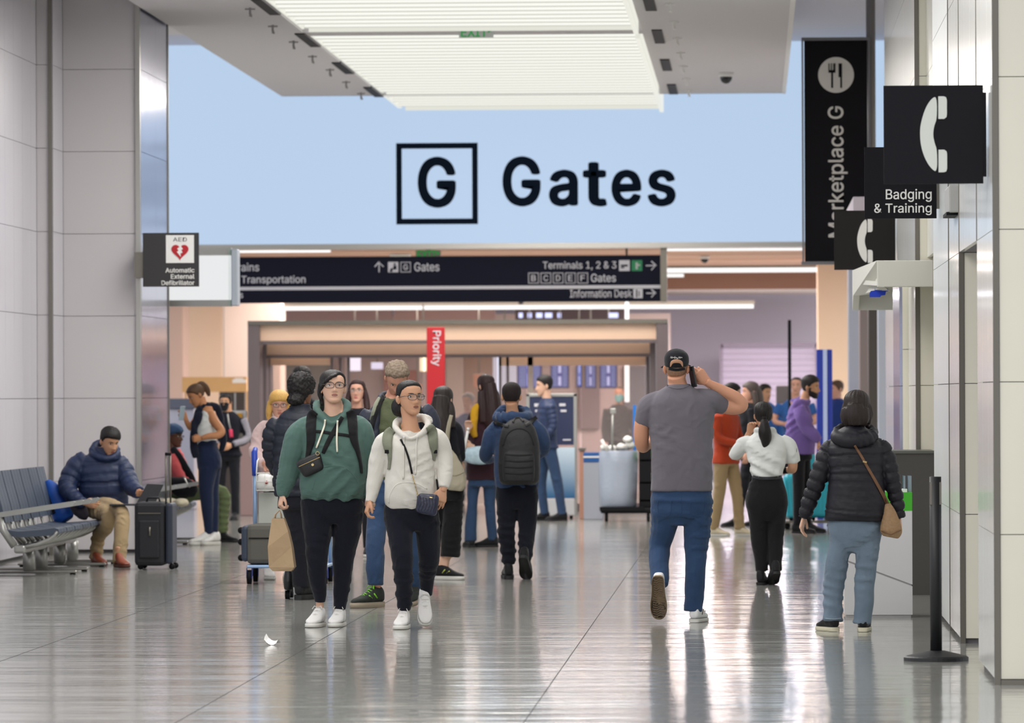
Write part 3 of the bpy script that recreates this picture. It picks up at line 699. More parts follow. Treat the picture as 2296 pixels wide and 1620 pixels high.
# left far counter area
Y = 82
t = thing('tan_counter_sign', 'tan wooden fascia board with white lettering above the left service counter', 'fascia', (W(480, 0, Y).x, Y, W(0, 878, Y).z))
m = MB(); pbox(m, 408, 845, 553, 878, Y, .3); m.build('board', M_tan, t)
for x_ in (412, 549): boxo('support_post', W(x_ - 2, 0, Y).x, W(x_ + 2, 0, Y).x, Y + .1, Y + .16, 0, W(0, 878, Y).z, M_tan, t)
m = MB(); pbox(m, 521, 850, 552, 858, Y - .01, .01); pbox(m, 526, 847, 545, 850, Y - .01, .01); m.build('white_marks', M_whitep, t)
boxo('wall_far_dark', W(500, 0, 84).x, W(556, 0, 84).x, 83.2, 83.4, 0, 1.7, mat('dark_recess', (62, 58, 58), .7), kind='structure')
t = thing('service_counter', 'white and grey self-service counter behind the woman in leggings', 'counter', (W(410, 0, 72).x, 72, 0))
m = MB(); pbox(m, 378, 893, 436, 916, 72, .4, bev=.01); m.build('top_unit', mat('slate_blue_grey', (98, 104, 122), .5), t)
m = MB(); a = W(380, 916, 72.05); b_ = W(434, 916, 72.05); m.box(a.x, b_.x, 72.05, 72.5, 0, a.z, bev=.01); m.build('body', mat('pale_lilac_white', (196, 196, 214), .5), t)
t = thing('counter_display', 'white tray with a yellow label on a thin stand behind the masked woman', 'display', (W(536, 0, 70).x, 70, 0))
m = MB(); pbox(m, 516, 920, 553, 940, 70, .1, bev=.01); m.build('tray', M_whitep, t)
m = MB(); pbox(m, 531, 926, 543, 938, 69.98, .02); m.build('yellow_label', mat('label_yellow', (235, 170, 30), .5), t)
m = MB(); pbox(m, 525, 880, 529, 920, 70, .02); m.build('rod', M_steel, t); boxo('stand', W(532, 0, 70).x, W(540, 0, 70).x, 70.02, 70.08, 0, 1.2, M_dsteel, t)
t = thing('stone_pedestal', 'brown stone pedestal at the foot of the left portal jamb', 'pedestal', (W(550, 0, 68.6).x, 68.6, 0))
a = W(538, 985, 68.3); b_ = W(566, 985, 68.3)
boxo('pedestal_body', a.x, b_.x, 68.3, 68.8, 0, a.z - .03, mat('pinkish_stone', (150, 124, 122), .35), t, bev=.01)
boxo('pedestal_cap', a.x - .01, b_.x + .01, 68.29, 68.81, a.z - .03, a.z, M_dsteel, t)
# paper on the floor
Y = 18600 / (1447 - 884.5); c = W(608, 1445, Y)
mb = MB(); N = 6; V = []; F = []
for i in range(N + 1):
    for j in range(N + 1):
        u = i / N - .5; v = j / N - .5
        V.append((c.x + u * .09 + v * .02, Y + v * .11, .004 + .02 * (u * 2 - .3) ** 2 + .012 * math.sin(v * 5 + u * 3) + (.012 if (i == 0 and j > 3) else 0) + .008))
for i in range(N):
    for j in range(N): F.append((i * (N + 1) + j, (i + 1) * (N + 1) + j, (i + 1) * (N + 1) + j + 1, i * (N + 1) + j + 1))
V2 = [(x, y, max(0, z - .003)) for x, y, z in V]; n = len(V)
F2 = [tuple(k + n for k in f[::-1]) for f in F]
tag(mk('paper_scrap', V + V2, F + F2, M_whitep), 'crumpled scrap of white paper lying on the open floor', 'paper')
# ================================================================== figures: tools
TMP = bpy.data.scenes.new('tmp')
def remesh(V, F, vox, it=3, fac=.5):
    me = bpy.data.meshes.new('tmp'); me.from_pydata(np.asarray(V).tolist(), [], F)
    o = bpy.data.objects.new('tmp', me); TMP.collection.objects.link(o)
    r = o.modifiers.new('r', 'REMESH'); r.mode = 'VOXEL'; r.voxel_size = vox
    if it:
        s = o.modifiers.new('s', 'SMOOTH'); s.iterations = it; s.factor = fac
    vl = TMP.view_layers[0]; vl.update(); ev = o.evaluated_get(vl.depsgraph); m = ev.to_mesh()
    n = len(m.vertices); A = np.empty(n * 3); m.vertices.foreach_get('co', A); A = A.reshape(-1, 3)
    L = np.empty(len(m.loops), dtype=np.int32); m.loops.foreach_get('vertex_index', L)
    assert len(L) == 4 * len(m.polygons)
    Q = L.reshape(-1, 4).copy(); ev.to_mesh_clear()
    bpy.data.objects.remove(o); bpy.data.meshes.remove(me)
    return A, Q
def normals(V, Q):
    n = np.cross(V[Q[:, 2]] - V[Q[:, 0]], V[Q[:, 3]] - V[Q[:, 1]])
    N = np.zeros_like(V)
    for k in range(4): np.add.at(N, Q[:, k], n)
    return N / (np.linalg.norm(N, axis=1, keepdims=True) + 1e-12)
def nz(V, f, seed=0):
    r = np.random.RandomState(seed); out = 0
    for k in range(4):
        d = r.normal(size=3); d /= np.linalg.norm(d); g = f * (1 + .5 * k)
        out = out + np.sin(V @ d * g + r.uniform(0, 6.28) + 1.3 * np.sin(V @ r.normal(size=3) * g * .4)) / (1 + .4 * k)
    return out / 2.6
def catmull(A, n=5):
    A = np.asarray(A, float)
    if len(A) < 3: 
        return np.array([A[0] + (A[-1] - A[0]) * t for t in np.linspace(0, 1, n + 1)])
    P = np.vstack([2 * A[0] - A[1], A, 2 * A[-1] - A[-2]]); out = []
    for i in range(1, len(P) - 2):
        for k in range(n):
            t = k / n
            out.append(.5 * ((2 * P[i]) + (-P[i - 1] + P[i + 1]) * t + (2 * P[i - 1] - 5 * P[i] + 4 * P[i + 1] - P[i + 2]) * t * t + (-P[i - 1] + 3 * P[i] - 3 * P[i + 1] + P[i + 2]) * t ** 3))
    out.append(A[-1]); return np.array(out)
class Prim:
    def __init__(s, V, F, C, axis, rad, skin=False): s.V = np.array([tuple(v) for v in V]); s.F = F; s.C = np.asarray(C, float); s.axis = np.asarray(axis, float); s.rad = np.asarray(rad, float)
def tube_prim(P, R, n=14, ratio=1, closed=False):
    P = [Vector(p) for p in P]
    V, F = tube_vf(P, list(R), n, closed=closed)
    V = np.array([tuple(v) for v in V]); C = np.repeat(np.array([tuple(p) for p in P]), n, axis=0)
    V[:, 1] = C[:, 1] + (V[:, 1] - C[:, 1]) * ratio
    return Prim(V, F, C, [tuple(p) for p in P], R)
def ring_prim(rows, n=28):
    """rows: (centre, half width, half depth, yaw, exponent)"""
    V = []; C = []; F = []; ax = []; rd = []
    for c, hx, hy, yaw, ex in rows:
        ca, sa = math.cos(yaw), math.sin(yaw)
        for k in range(n):
            a = 2 * PI * k / n
            u = hx * math.copysign(abs(math.cos(a)) ** (2 / ex), math.cos(a)); v = hy * math.copysign(abs(math.sin(a)) ** (2 / ex), math.sin(a))
            V.append((c[0] + u * ca - v * sa, c[1] + u * sa + v * ca, c[2])); C.append(tuple(c))
        ax.append(tuple(c)); rd.append(max(hx, hy))
    m = len(rows)
    for i in range(m - 1):
        for k in range(n): F.append((i * n + k, i * n + (k + 1) % n, (i + 1) * n + (k + 1) % n, (i + 1) * n + k))
    F.append(tuple(range(n))[::-1]); F.append(tuple(range((m - 1) * n, m * n)))
    return Prim(V, F, C, ax, rd)
def ell_prim(c, r, yaw=0):
    m = MB().ell((0, 0, 0), r, 10); M = Matrix.Translation(Vector(c)) @ Matrix.Rotation(yaw, 4, 'Z'); m.xf(M)
    return Prim(m.V, m.F, [tuple(c)] * len(m.V), [(c[0], c[1], c[2] - r[2] * .5), (c[0], c[1], c[2] + r[2] * .5)], [max(r)] * 2)
# ---- one head for everybody, built of rings from chin to crown
HZ = np.array([-.1175, -.115, -.108, -.095, -.075, -.050, -.025, 0, .02, .045, .07, .09, .105, .114, .1175])
HW = np.array([.004, .016, .030, .042, .052, .060, .066, .070, .073, .075, .073, .063, .046, .025, .004])
HF = np.array([-.062, -.078, -.088, -.093, -.092, -.093, -.093, -.092, -.092, -.092, -.086, -.071, -.049, -.024, -.004])
HB = np.array([-.054, -.045, -.030, -.005, .025, .050, .070, .086, .094, .098, .093, .079, .058, .032, .006])
def head_grid(nu=56, nv=72, face=1.0):
    t = np.linspace(0, 1, nu); zz = -.1175 + .235 * (1 - np.cos(PI * t)) / 2
    w, f, b = (np.interp(zz, HZ, q) for q in (HW, HF, HB))
    for q in (w, f, b):
        q[1:-1] = (q[:-2] + 2 * q[1:-1] + q[2:]) / 4
    V = np.zeros((nu, nv, 3)); Vv = np.linspace(0, 2 * PI, nv, endpoint=False)
    Vv = Vv - .35 * np.sin(Vv)      # more columns over the face
    c, s = np.cos(Vv), np.sin(Vv)
    e = 2 / 2.15
    cx = np.sign(s) * np.abs(s) ** e; cy = np.sign(c) * np.abs(c) ** e
    for i in range(nu):
        m = (f[i] + b[i]) / 2
        V[i, :, 0] = w[i] * cx
        V[i, :, 1] = np.where(cy > 0, m + (f[i] - m) * cy, m - (b[i] - m) * cy)
        V[i, :, 2] = zz[i]
    x, y, z = V[..., 0], V[..., 1], V[..., 2]
    if face:
        fr = np.clip((-y - .03) / .05, 0, 1)
        g = lambda q, s_: np.exp(-(q / s_) ** 2 / 2)
        nose = np.interp(z, [-.046, -.040, -.030, -.012, .012, .024], [0, .012, .0245, .016, .006, 0]) * g(x, np.interp(z, [-.04, .02], [.0105, .0065]))
        wing = .008 * g(np.abs(x) - .013, .005) * g(z + .034, .006)
        sock = -.011 * g(np.abs(x) - .031, .014) * g(z - .010, .011)
        brow = .004 * g(z - .031, .008) * g(x, .045)
        cheek = .004 * g(np.abs(x) - .042, .018) * g(z + .020, .020)
        lips = g(x, .018) * (.0065 * g(z + .0575, .0042) + .0065 * g(z + .0685, .0048) - .004 * g(z + .063, .0018))
        chin = .005 * g(x, .018) * g(z + .100, .012) - .003 * g(x, .02) * g(z + .080, .006)
        V[..., 1] -= fr * (nose + wing + sock + brow + cheek + lips + chin) * face
    F = []
    for i in range(nu - 1):
        for j in range(nv): F.append((i * nv + j, (i + 1) * nv + j, (i + 1) * nv + (j + 1) % nv, i * nv + (j + 1) % nv)[::-1])
    F.append(tuple(range(nv))); F.append(tuple(range((nu - 1) * nv, nu * nv))[::-1])
    return V.reshape(-1, 3), F, Vv, zz
HEADV, HEADF, HEADAZ, HEADZ = head_grid()
HEADV2, HEADF2, _, _ = head_grid(34, 40)
LIPF = {}
def lipmi(V, F):
    c = np.array([V[list(f)].mean(0) for f in F])
    wv = .025 * np.sqrt(np.clip(1 - ((c[:, 2] + .063) / .0115) ** 2, 0, 1))
    return ((c[:, 1] < -.07) & (np.abs(c[:, 0]) < wv)).astype(int)
LIP1, LIP2 = lipmi(HEADV, HEADF), lipmi(HEADV2, HEADF2)
HEADB = BVHTree.FromPolygons([tuple(v) for v in HEADV], HEADF)
def face_y(x, z):
    h = HEADB.ray_cast(Vector((x, -1, z)), Vector((0, 1, 0)))[0]
    return h.y if h else -.08
def skin(name, c): return mat('skin_' + name, c, .55, var=.05, vscale=12, spec=.3)
M_eye = mat('eye_white', (225, 220, 214), .3); M_iris = mat('iris_dark', (36, 24, 20), .2)
M_lens_g = glass_mat('spectacle_glass', (240, 242, 245), .93, .02)
class Person:
    def __init__(s, label, Y, px, skin_m, lips=(150, 90, 80), bodyvox=.014, group=None, cat='person'):
        s.Y = Y; s.skin = skin_m; s.vox = bodyvox
        x = W(px, 880, Y).x
        me = bpy.data.meshes.new('person')
        s.root = link_mesh('person', me, None, (x, Y, 0)); tag(s.root, label, cat, group)
        s.lips = mat('lips_%d_%d_%d' % lips, lips, .5)
        s.bp = []; s.ex = []; s.bvh = []
    def P(s, px, py, dy=0): return W(px, py, s.Y + dy)
    def m(s, px): return px * s.Y / FPX
    def T(s, pts, ratio=1, n=14, seg=5, closed=False):
        A = catmull([[*s.P(p[0], p[1], p[2]), s.m(p[3])] for p in pts], seg)
        return tube_prim(A[:, :3], A[:, 3], n, ratio, closed)
    def B(s, rows, ex=2.3, seg=4):
        """rows: (py, left px, right px, half depth m, dy), bottom first"""
        R = []
        for r in rows:
            a = s.P(r[1], r[0], r[4]); b = s.P(r[2], r[0], r[4])
            R.append([(a.x + b.x) / 2, (a.y + b.y) / 2, (a.z + b.z) / 2, (b.x - a.x) / 2, r[3]])
        A = catmull(R, seg)
        return ring_prim([((a[0], a[1], a[2]), a[3], a[4], 0, ex) for a in A])
    def E(s, px, py, dy, rx, rz, ry):
        return ell_prim(s.P(px, py, dy), (s.m(rx), ry, s.m(rz)))
    def garment(s, name, m, prims, vox=.01, it=4, fold=None, amp=.004, sp=.06, body=.74, seed=1, label=None, extra=None, parent=None):
        V = []; F = []; n = 0
        for p in prims:
            V.append(p.V); F += [tuple(i + n for i in f) for f in p.F]; n += len(p.V)
            if body: s.bp.append((p.C + (p.V - p.C) * body, p.F))
        V = np.concatenate(V)
        V, Q = remesh(V, F, vox, it)
        if fold:
            N = normals(V, Q)
            best = np.full(len(V), 1e9); t = np.zeros(len(V))
            for p in prims:
                A = p.axis; seg = A[1:] - A[:-1]; ln = np.linalg.norm(seg, axis=1) + 1e-9; cum = np.concatenate([[0], np.cumsum(ln)])
                w = V[:, None, :] - A[None, :-1, :]
                u = np.clip((w * seg).sum(2) / ln ** 2, 0, 1)
                d = np.linalg.norm(w - u[..., None] * seg, axis=2) / (p.rad[None, :-1] + 1e-6)
                k = d.argmin(1); dm = d[np.arange(len(V)), k]; tt = cum[k] + u[np.arange(len(V)), k] * ln[k]
                sel = dm < best; best[sel] = dm[sel]; t[sel] = tt[sel]
            if fold == 'puffer':
                ph = PI * t / sp + .5 * nz(V, 5, seed)
                d = amp * (1.7 * np.abs(np.sin(ph)) ** .55 - 1.1) + amp * .25 * nz(V, 45, seed + 3)
            elif fold == 'denim':
                mk_ = np.clip(nz(V, 8, seed + 2) * 1.3 + .1, 0, 1)
                sl = V[:, 0] * np.sin(seed) * 12
                q = np.sin(2 * PI * t / sp + 4.6 * nz(V, 7, seed) + sl); d = amp * 1.3 * mk_ * (q + .45 * np.abs(q)) + amp * .9 * nz(V, 24, seed + 5)
            elif fold == 'rib':
                az = np.arctan2(V[:, 1] - V[:, 1].mean(), V[:, 0] - V[:, 0].mean()); d = amp * np.sin(az * 60)
            else:
                mk_ = np.clip(nz(V, 6, seed + 2) * 1.2 + .05, 0, 1)
                q = np.sin(2 * PI * (.55 * t + .6 * V[:, 0] * np.sign(np.sin(V[:, 2] * 9 + seed)) + .3 * V[:, 2]) / sp + 4.2 * nz(V, 5, seed))
                d = amp * 2.4 * mk_ * (q + .3 * np.abs(q)) + amp * .9 * nz(V, 19, seed + 5) + amp * .4 * nz(V, 40, seed + 8)
            V = V + N * d[:, None]
        o = mk(name, V, Q, m, parent or s.root, True)
        if label: o['label'] = label
        s.bvh.append(BVHTree.FromPolygons([tuple(v) for v in V], Q.tolist()))
        return o
    def bare(s, prims):
        for p in prims: s.bp.append((p.V, p.F))
    def solid(s, name, m, prims, vox=.008, it=2, parent=None, label=None, amp=0, f=30, bvh=True):
        V = []; F = []; n = 0
        for p in prims: V.append(p.V); F += [tuple(i + n for i in f) for f in p.F]; n += len(p.V)
        V, Q = remesh(np.concatenate(V), F, vox, it)
        if amp: V = V + normals(V, Q) * (amp * nz(V, f, 4))[:, None]
        o = mk(name, V, Q, m, parent or s.root, True)
        if label: o['label'] = label
        if bvh: s.bvh.append(BVHTree.FromPolygons([tuple(v) for v in V], Q.tolist()))
        return o
    # ---- head
    def head(s, cx, cy, H, yaw=0, pitch=0, roll=0, dy=0, hair=None, hm=None, brow=None, eyes=True, look=0, glasses=None, gm=None,
             neck=None, fine=True, mask=None, beard=None, hamp=.0025, hvox=.007, wide=1.0):
        k = H / .235
        c = s.P(cx, cy, dy)
        M = Matrix.Translation(c) @ Matrix.Rotation(math.radians(yaw), 4, 'Z') @ Matrix.Rotation(math.radians(-pitch), 4, 'X') @ Matrix.Rotation(math.radians(roll), 4, 'Y') @ Matrix.Diagonal((k * wide, k, k, 1))
        s.HM = M; Mn = np.array(M)
        tf = lambda A: (np.asarray(A) @ Mn[:3, :3].T) + Mn[:3, 3]
        HV, HFc, LM = (HEADV, HEADF, LIP1) if fine else (HEADV2, HEADF2, LIP2)
        s.ex.append((tf(HV), HFc, None))
        if not mask and eyes:
            mb = MB(); us = np.linspace(-1, 1, 9)
            for zc_, r0, ln, bow in ((-.0578, .0042, .0225, .0022), (-.0672, .0052, .0200, -.0030)):
                pts = []; rr = []
                for u in us:
                    x = u * ln; z = -.0625 + (zc_ + .0625) * (1 - u * u) + (bow * (1 - abs(abs(u) - .3) * 1.6) if bow > 0 else 0) * (abs(u) < .9)
                    pts.append((x, face_y(x, z) + r0 * .45, z)); rr.append(max(.0008, r0 * (1 - u ** 4)))
                mb.tube(pts, rr, 8, 0)
            mb.tube([(u * .0225, face_y(u * .0225, -.0627) + .0012 - .002 * (1 - u * u), -.0627 + .001 * abs(u)) for u in us], [.0005] + [.0011] * 7 + [.0005], 6, 1)
            mb.xf(M); mb.build('lips', [s.lips, M_iris], s.root, True)
        for sg in (-1, 1):
            e = MB().ell((0, 0, 0), (.008, .017, .030), 8).ell((sg * .006, .004, .004), (.008, .017, .026), 8)
            e.xf(Matrix.Translation((sg * .073, .014, -.008)) @ Matrix.Rotation(sg * -.35, 4, 'Z') @ Matrix.Rotation(.12, 4, 'X'))
            s.ex.append((tf(e.V), e.F, None))
        if neck:   # (px, py, dy, r px): where the neck meets the chest
            a = M @ Vector((0, .028, -.045)); b = s.P(*neck[:3]); r = s.m(neck[3])
            q = [a, a.lerp(b, .45), a.lerp(b, .8), b + Vector((0, 0, -.05))]
            s.bp.append(tuple(getattr(tube_prim(q, [r * .95, r * .92, r * 1.0, r * 1.25]), z) for z in ('V', 'F')))
        if eyes:
            for sg in (-1, 1):
                y = face_y(sg * .031, .010)
                mb = MB().ell((sg * .031, y + .003, .010), (.0155, .0062, .0075), 8, 0).ell((sg * .031 + look * .005, y - .0018, .0105), (.0066, .003, .0066), 6, 1)
                up = [(sg * .031 + u * .0155, y - .002 + abs(u) * .004, .010 + .0075 * (1 - u * u) + .0005) for u in (-1, -.5, 0, .5, 1)]
                mb.tube(up, .0018, 6, 1)
                mb.xf(M); mb.build('eye', [M_eye, M_iris], s.root, True)
        if brow:
            for sg in (-1, 1):
                mb = MB(); pts = []
                for u in np.linspace(0, 1, 6):
                    x = sg * (.014 + .033 * u); z = .0285 + .0035 * math.sin(u * 2.2); pts.append((x, face_y(x, z) - .0002, z))
                mb.tube(pts, [.002, .0034, .0036, .0032, .0024, .001], 6); mb.xf(M); mb.build('eyebrow', brow, s.root, True)
        if glasses:
            gw, gh, gr = glasses
            ob = None; mb = MB()
            for sg in (-1, 1):
                pts = []
                for q in range(20):
                    a = 2 * PI * q / 20; u = math.copysign(abs(math.cos(a)) ** .7, math.cos(a)) * gw; v = math.copysign(abs(math.sin(a)) ** .75, math.sin(a)) * gh
                    x = sg * (.0315) + u; pts.append(Vector((x, -.113 + 2.8 * x * x * 1.5, .006 + v)))
                V, F = tube_vf(pts, [gr] * 20, 6, closed=True); mb.add(V, F)
                mb.tube([(sg * (.0315 + gw), -.106, .012), (sg * .076, -.085, .014), (sg * .080, -.02, .010), (sg * .079, .02, .004)], [gr, gr * 1.1, gr, gr], 6)
            mb.tube([(-.0315 + gw, -.113, .010), (0, -.116, .013), (.0315 - gw, -.113, .010)], gr, 6)
            mb.xf(M); g = mb.build('glasses', gm, s.root, True)
            for sg in (-1, 1):
                m2 = MB(); pol = [(sg * .0315 + math.copysign(abs(math.cos(a)) ** .7, math.cos(a)) * gw, .006 + math.copysign(abs(math.sin(a)) ** .75, math.sin(a)) * gh) for a in np.linspace(0, 2 * PI, 20, endpoint=False)]
                m2.V = [(x, -.113 + 4.2 * x * x, z) for x, z in pol]; m2.F = [tuple(range(20))]; m2.M = [0]; m2.xf(M); m2.build('lens', M_lens_g, g)
        if mask:
            mb = MB(); rows = []
            V, F, az, zz = head_grid(34, 40, .22)
            sel = (V[:, 2] < .002 - .15 * np.abs(V[:, 0])) & (V[:, 1] < .01)
            V2 = V * np.array([1.06, 1.14, 1.02]); V2[~sel] = V[~sel] * .9
            mb.add(tf(V2), F); mb.build('face_mask', mask, s.root, True)
        if beard:
            V, F, az, zz = head_grid(40, 56, .7)
            x, y, z = V.T
            on = ((z < -.072 + .55 * np.abs(x)) & (y < .01)) | ((np.abs(x) < .024) & (z > -.052) & (z < -.044) & (y < 0)) | ((np.abs(x) > .060) & (z < .0) & (y < .005) & (y > -.03))
            V2 = np.where(on[:, None], V * 1.03 + np.array([0, -.001, -.001]), V * .93)
            mk('beard', tf(V2), F, beard, s.root, True)
        if hair:
            prims = []
            nv = 72
            V = HEADV.reshape(56, nv, 3).copy()
            az = np.degrees(np.abs(np.arctan2(V[..., 0], -(V[..., 1] - .0)))); sx = np.sign(V[..., 0])
            z = V[..., 2]
            hf = hair.get('front', .072); hs = hair.get('side', -.01); hn = hair.get('nape', -.07); sw = hair.get('sweep', 0); th = hair.get('th', .012)
            sd = hair.get('sideaz', 62)
            line = np.interp(az, [0, 38, sd, sd + 18, 100, 125, 180], [hf, hf - .006, hf * .55 + hs * .45, hs, hs, hn, hn]) + sw * np.sin(np.radians(np.minimum(az, 90))) * sx * (az < 80)
            line = line + hair.get('peak', 0) * np.exp(-(az / 16) ** 2)
            if hair.get('ear', True): line = line + .0 * line
            on = np.clip((z - line) / .012, 0, 1)
            top = hair.get('top', 0) * np.clip(z / .1175, 0, 1) ** 2
            R = np.linalg.norm(V - np.array([0, .0, .0]), axis=2, keepdims=True); D = V / (R + 1e-9)
            off = on * (th + top) - (1 - on) * .014
            Vh = V + D * off[..., None]
            back = hair.get('back', 0) * np.exp(-((az - 180) / 50) ** 2) * np.exp(-((z - .02) / .06) ** 2)
            Vh[..., 1] += back * on
            prims.append(Prim(tf(Vh.reshape(-1, 3)), HEADF, [tuple(c)] * len(HEADV), [tuple(c), tuple(c + Vector((0, 0, .01)))], [.1, .1]))
            for q in hair.get('loc', []):   # tubes in head coordinates
                A = catmull([list(M @ Vector(p[:3])) + [p[3] * k] for p in q], 4); prims.append(tube_prim(A[:, :3], A[:, 3], 12))
            for q in hair.get('ell', []):
                prims.append(ell_prim(M @ Vector(q[:3]), tuple(v * k for v in q[3:6]), math.radians(yaw)))
            prims += hair.get('prims', [])
            Vv = []; F = []; n = 0
            for p in prims: Vv.append(p.V); F += [tuple(i + n for i in f) for f in p.F]; n += len(p.V)
            Vv, Q = remesh(np.concatenate(Vv), F, hvox, hair.get('it', 2))
            N = normals(Vv, Q)
            L = (Vv - Mn[:3, 3]) @ np.linalg.inv(Mn[:3, :3]).T
            if hair.get('curly'): d = hamp * 1.3 * nz(L, 110, 3) + hamp * 1.1 * nz(L, 230, 8)
            else:
                a = np.arctan2(L[:, 0], L[:, 1] + .02); d = hamp * np.sin(a * 26 + 2.2 * nz(L, 12, 5)) * (.6 + .4 * nz(L, 20, 9))
            Vv = Vv + N * d[:, None]
            s.hair = mk('hair', Vv, Q, hm, s.root, True)
            s.bvh.append(BVHTree.FromPolygons([tuple(v) for v in Vv], Q.tolist()))
        return M
    # ---- hands: palm, four bent fingers, thumb
    def hand(s, wrist, tip, thumb, flip=1, curl=.5, L=.178, vox=.0042, spread=.06, cl=None, thumbcurl=.4):
        w = Vector(wrist); d = (Vector(tip) - w).normalized(); x = Vector(thumb); x = (x - d * x.dot(d)).normalized(); n = x.cross(d) * flip
        k = L / .178
        Mx = Matrix.Translation(w) @ Matrix((( x.x, d.x, n.x, 0), (x.y, d.y, n.y, 0), (x.z, d.z, n.z, 0), (0, 0, 0, 1))) @ Matrix.Scale(k, 4)
        V = []; F = []
        def add(P, R, n_=10, rz=1):
            nn = len(V); v, f = tube_vf([Vector(p) for p in P], R, n_)
            if rz != 1:
                cc = [p for p in P for _ in range(n_)]
                v = [Vector((q.x, q.y, c_[2] + (q.z - c_[2]) * rz)) for q, c_ in zip(v, cc)]
            V.extend(v); F.extend([tuple(i + nn for i in g) for g in f])
        add([(0, -.03, 0), (0, 0, 0), (.002, .03, 0), (0, .06, 0), (-.002, .086, 0), (-.002, .096, 0)], [.026, .028, .035, .040, .041, .036], 14, .42)
        for i, (fx, fl, fr) in enumerate(((.028, .071, .0092), (.0095, .080, .0096), (-.0095, .074, .0092), (-.028, .058, .0082))):
            a = 0; p = Vector((fx, .088, .001)); P = [p.copy()]; R = [fr * 1.05]
            c = (cl[i] if cl else curl) * 1.55
            for j, (sl, ca) in enumerate(((.42, .6), (.32, .9), (.26, .6))):
                a += c * ca
                for h in range(2):
                    st = fl * sl / 2
                    p = p + Vector((spread * (fx / .028) * st, math.cos(a) * st, math.sin(a) * st)); P.append(p.copy()); R.append(fr * (1 - .07 * (2 * j + h)))
            add(P, R, 8)
        tc = thumbcurl
        add([(.018, .018, .004), (.038, .040, .008 + .01 * tc), (.050 - .008 * tc, .062, .014 + .02 * tc), (.052 - .022 * tc, .083, .018 + .032 * tc), (.050 - .03 * tc, .094, .02 + .036 * tc)], [.013, .0125, .0105, .0095, .007], 8)
        Vv, Q = remesh([tuple(v) for v in V], F, vox, 2)
        Mn = np.array(Mx); Vv = Vv @ Mn[:3, :3].T + Mn[:3, 3]
        Ql = Q if Mx.to_3x3().determinant() > 0 else Q[:, ::-1]
        s.ex.append((Vv, Ql.tolist(), None))
        s.bvh.append(BVHTree.FromPolygons([tuple(v) for v in Vv], Ql.tolist()))
    # ---- shoes
    def shoe(s, px, py, dy, yaw, pitch=0, up=None, sole=None, k=1.0, roll=0, laces=None, high=0, plant=None, accent=None, thick=.02, z=None):
        c = s.P(px, py, dy); plant = (pitch == 0) if plant is None else plant
        R = Matrix.Rotation(math.radians(yaw), 4, 'Z') @ Matrix.Rotation(math.radians(pitch), 4, 'X') @ Matrix.Rotation(math.radians(roll), 4, 'Y') @ Matrix.Scale(k, 4)
        rows = [(.064, .014, -.035, -.062), (.056, .027, .012, -.070), (.035, .034, .030, -.075), (.005, .036, .032, -.076), (-.03, .037, .022, -.076), (-.065, .040, .000, -.076),
                (-.10, .0455, -.020, -.076), (-.14, .047, -.035, -.076), (-.175, .041, -.044, -.076), (-.198, .027, -.054, -.075), (-.207, .010, -.063, -.072)]
        A = catmull(rows, 3); n = 20; V = []; F = []
        for y, w, zt, zb in A:
            zt += high * math.exp(-((y - .01) / .045) ** 2)
            for q in range(n):
                a = 2 * PI * q / n; u = math.cos(a); v = math.sin(a)
                V.append((w * math.copysign(abs(u) ** .8, u), y, (zt + zb) / 2 + (zt - zb) / 2 * math.copysign(abs(v) ** (.9 if v > 0 else .55), v)))
        m = len(A)
        for i in range(m - 1):
            for q in range(n): F.append((i * n + q, i * n + (q + 1) % n, (i + 1) * n + (q + 1) % n, (i + 1) * n + q))
        F.append(tuple(range(n))[::-1]); F.append(tuple(range((m - 1) * n, m * n)))
        zmin = min((R @ Vector((x_, y_, -.076 - thick))).z for x_ in (-.04, .04) for y_ in (.06, -.2))
        if plant: c = Vector((c.x, c.y, -zmin + .001))
        if c.z + zmin < .002: c.z = -zmin + .002
        M = Matrix.Translation(c) @ R; Mn = np.array(M)
        o = mk('shoe', np.array(V) @ Mn[:3, :3].T + Mn[:3, 3], F, up, s.root, True)
        out = [(A[i][1] * 1.03 + .001, A[i][0] * 1.005) for i in range(len(A))]
        poly = [(w, y) for w, y in out] + [(-w, y) for w, y in reversed(out)]
        sb = MB(); N = len(poly)
        for i_, (zz, sc) in enumerate(((-.070, .97), (-.076, 1.03), (-.076 - thick * .9, 1.03), (-.076 - thick, .97))): sb.V += [(x_ * sc, y_ * (sc if abs(y_) > .1 else 1), zz) for x_, y_ in poly]
        for r_ in range(3): sb.F += [(r_ * N + i, r_ * N + (i + 1) % N, (r_ + 1) * N + (i + 1) % N, (r_ + 1) * N + i) for i in range(N)]
        sb.F += [tuple(range(N)), tuple(range(4 * N - 1, 3 * N - 1, -1))]; sb.M = [0] * len(sb.F)
        sb.xf(M); sb.build('sole', sole, o, True)
        an = [M @ Vector((0, .012, -.03)), M @ Vector((0, .014, .03)), M @ Vector((0, .016, .03)) + Vector((0, 0, .06))]
        if pitch == 0: q_ = tube_prim(an, [.028, .028, .028]); s.bp.append((q_.V, q_.F))
        if laces:
            lb = MB()
            for i in range(5):
                y = -.035 - i * .019; zt = np.interp(-y, -A[::, 0][::1], A[:, 2]) if False else float(np.interp(y, A[::-1, 0], A[::-1, 2]))
                lb.tube([(-.024 + i * .001, y, zt - .006), (0, y - .006 * (1 if i % 2 else -1), zt + .003), (.024 - i * .001, y, zt - .006)], .003, 6)
            lb.tube([(0, -.03, .024), (.022, -.036, .036), (.034, -.05, .016)], .0028, 6); lb.tube([(0, -.03, .024), (-.022, -.036, .036), (-.034, -.05, .016)], .0028, 6)
            lb.xf(M); lb.build('laces', laces, o, True)
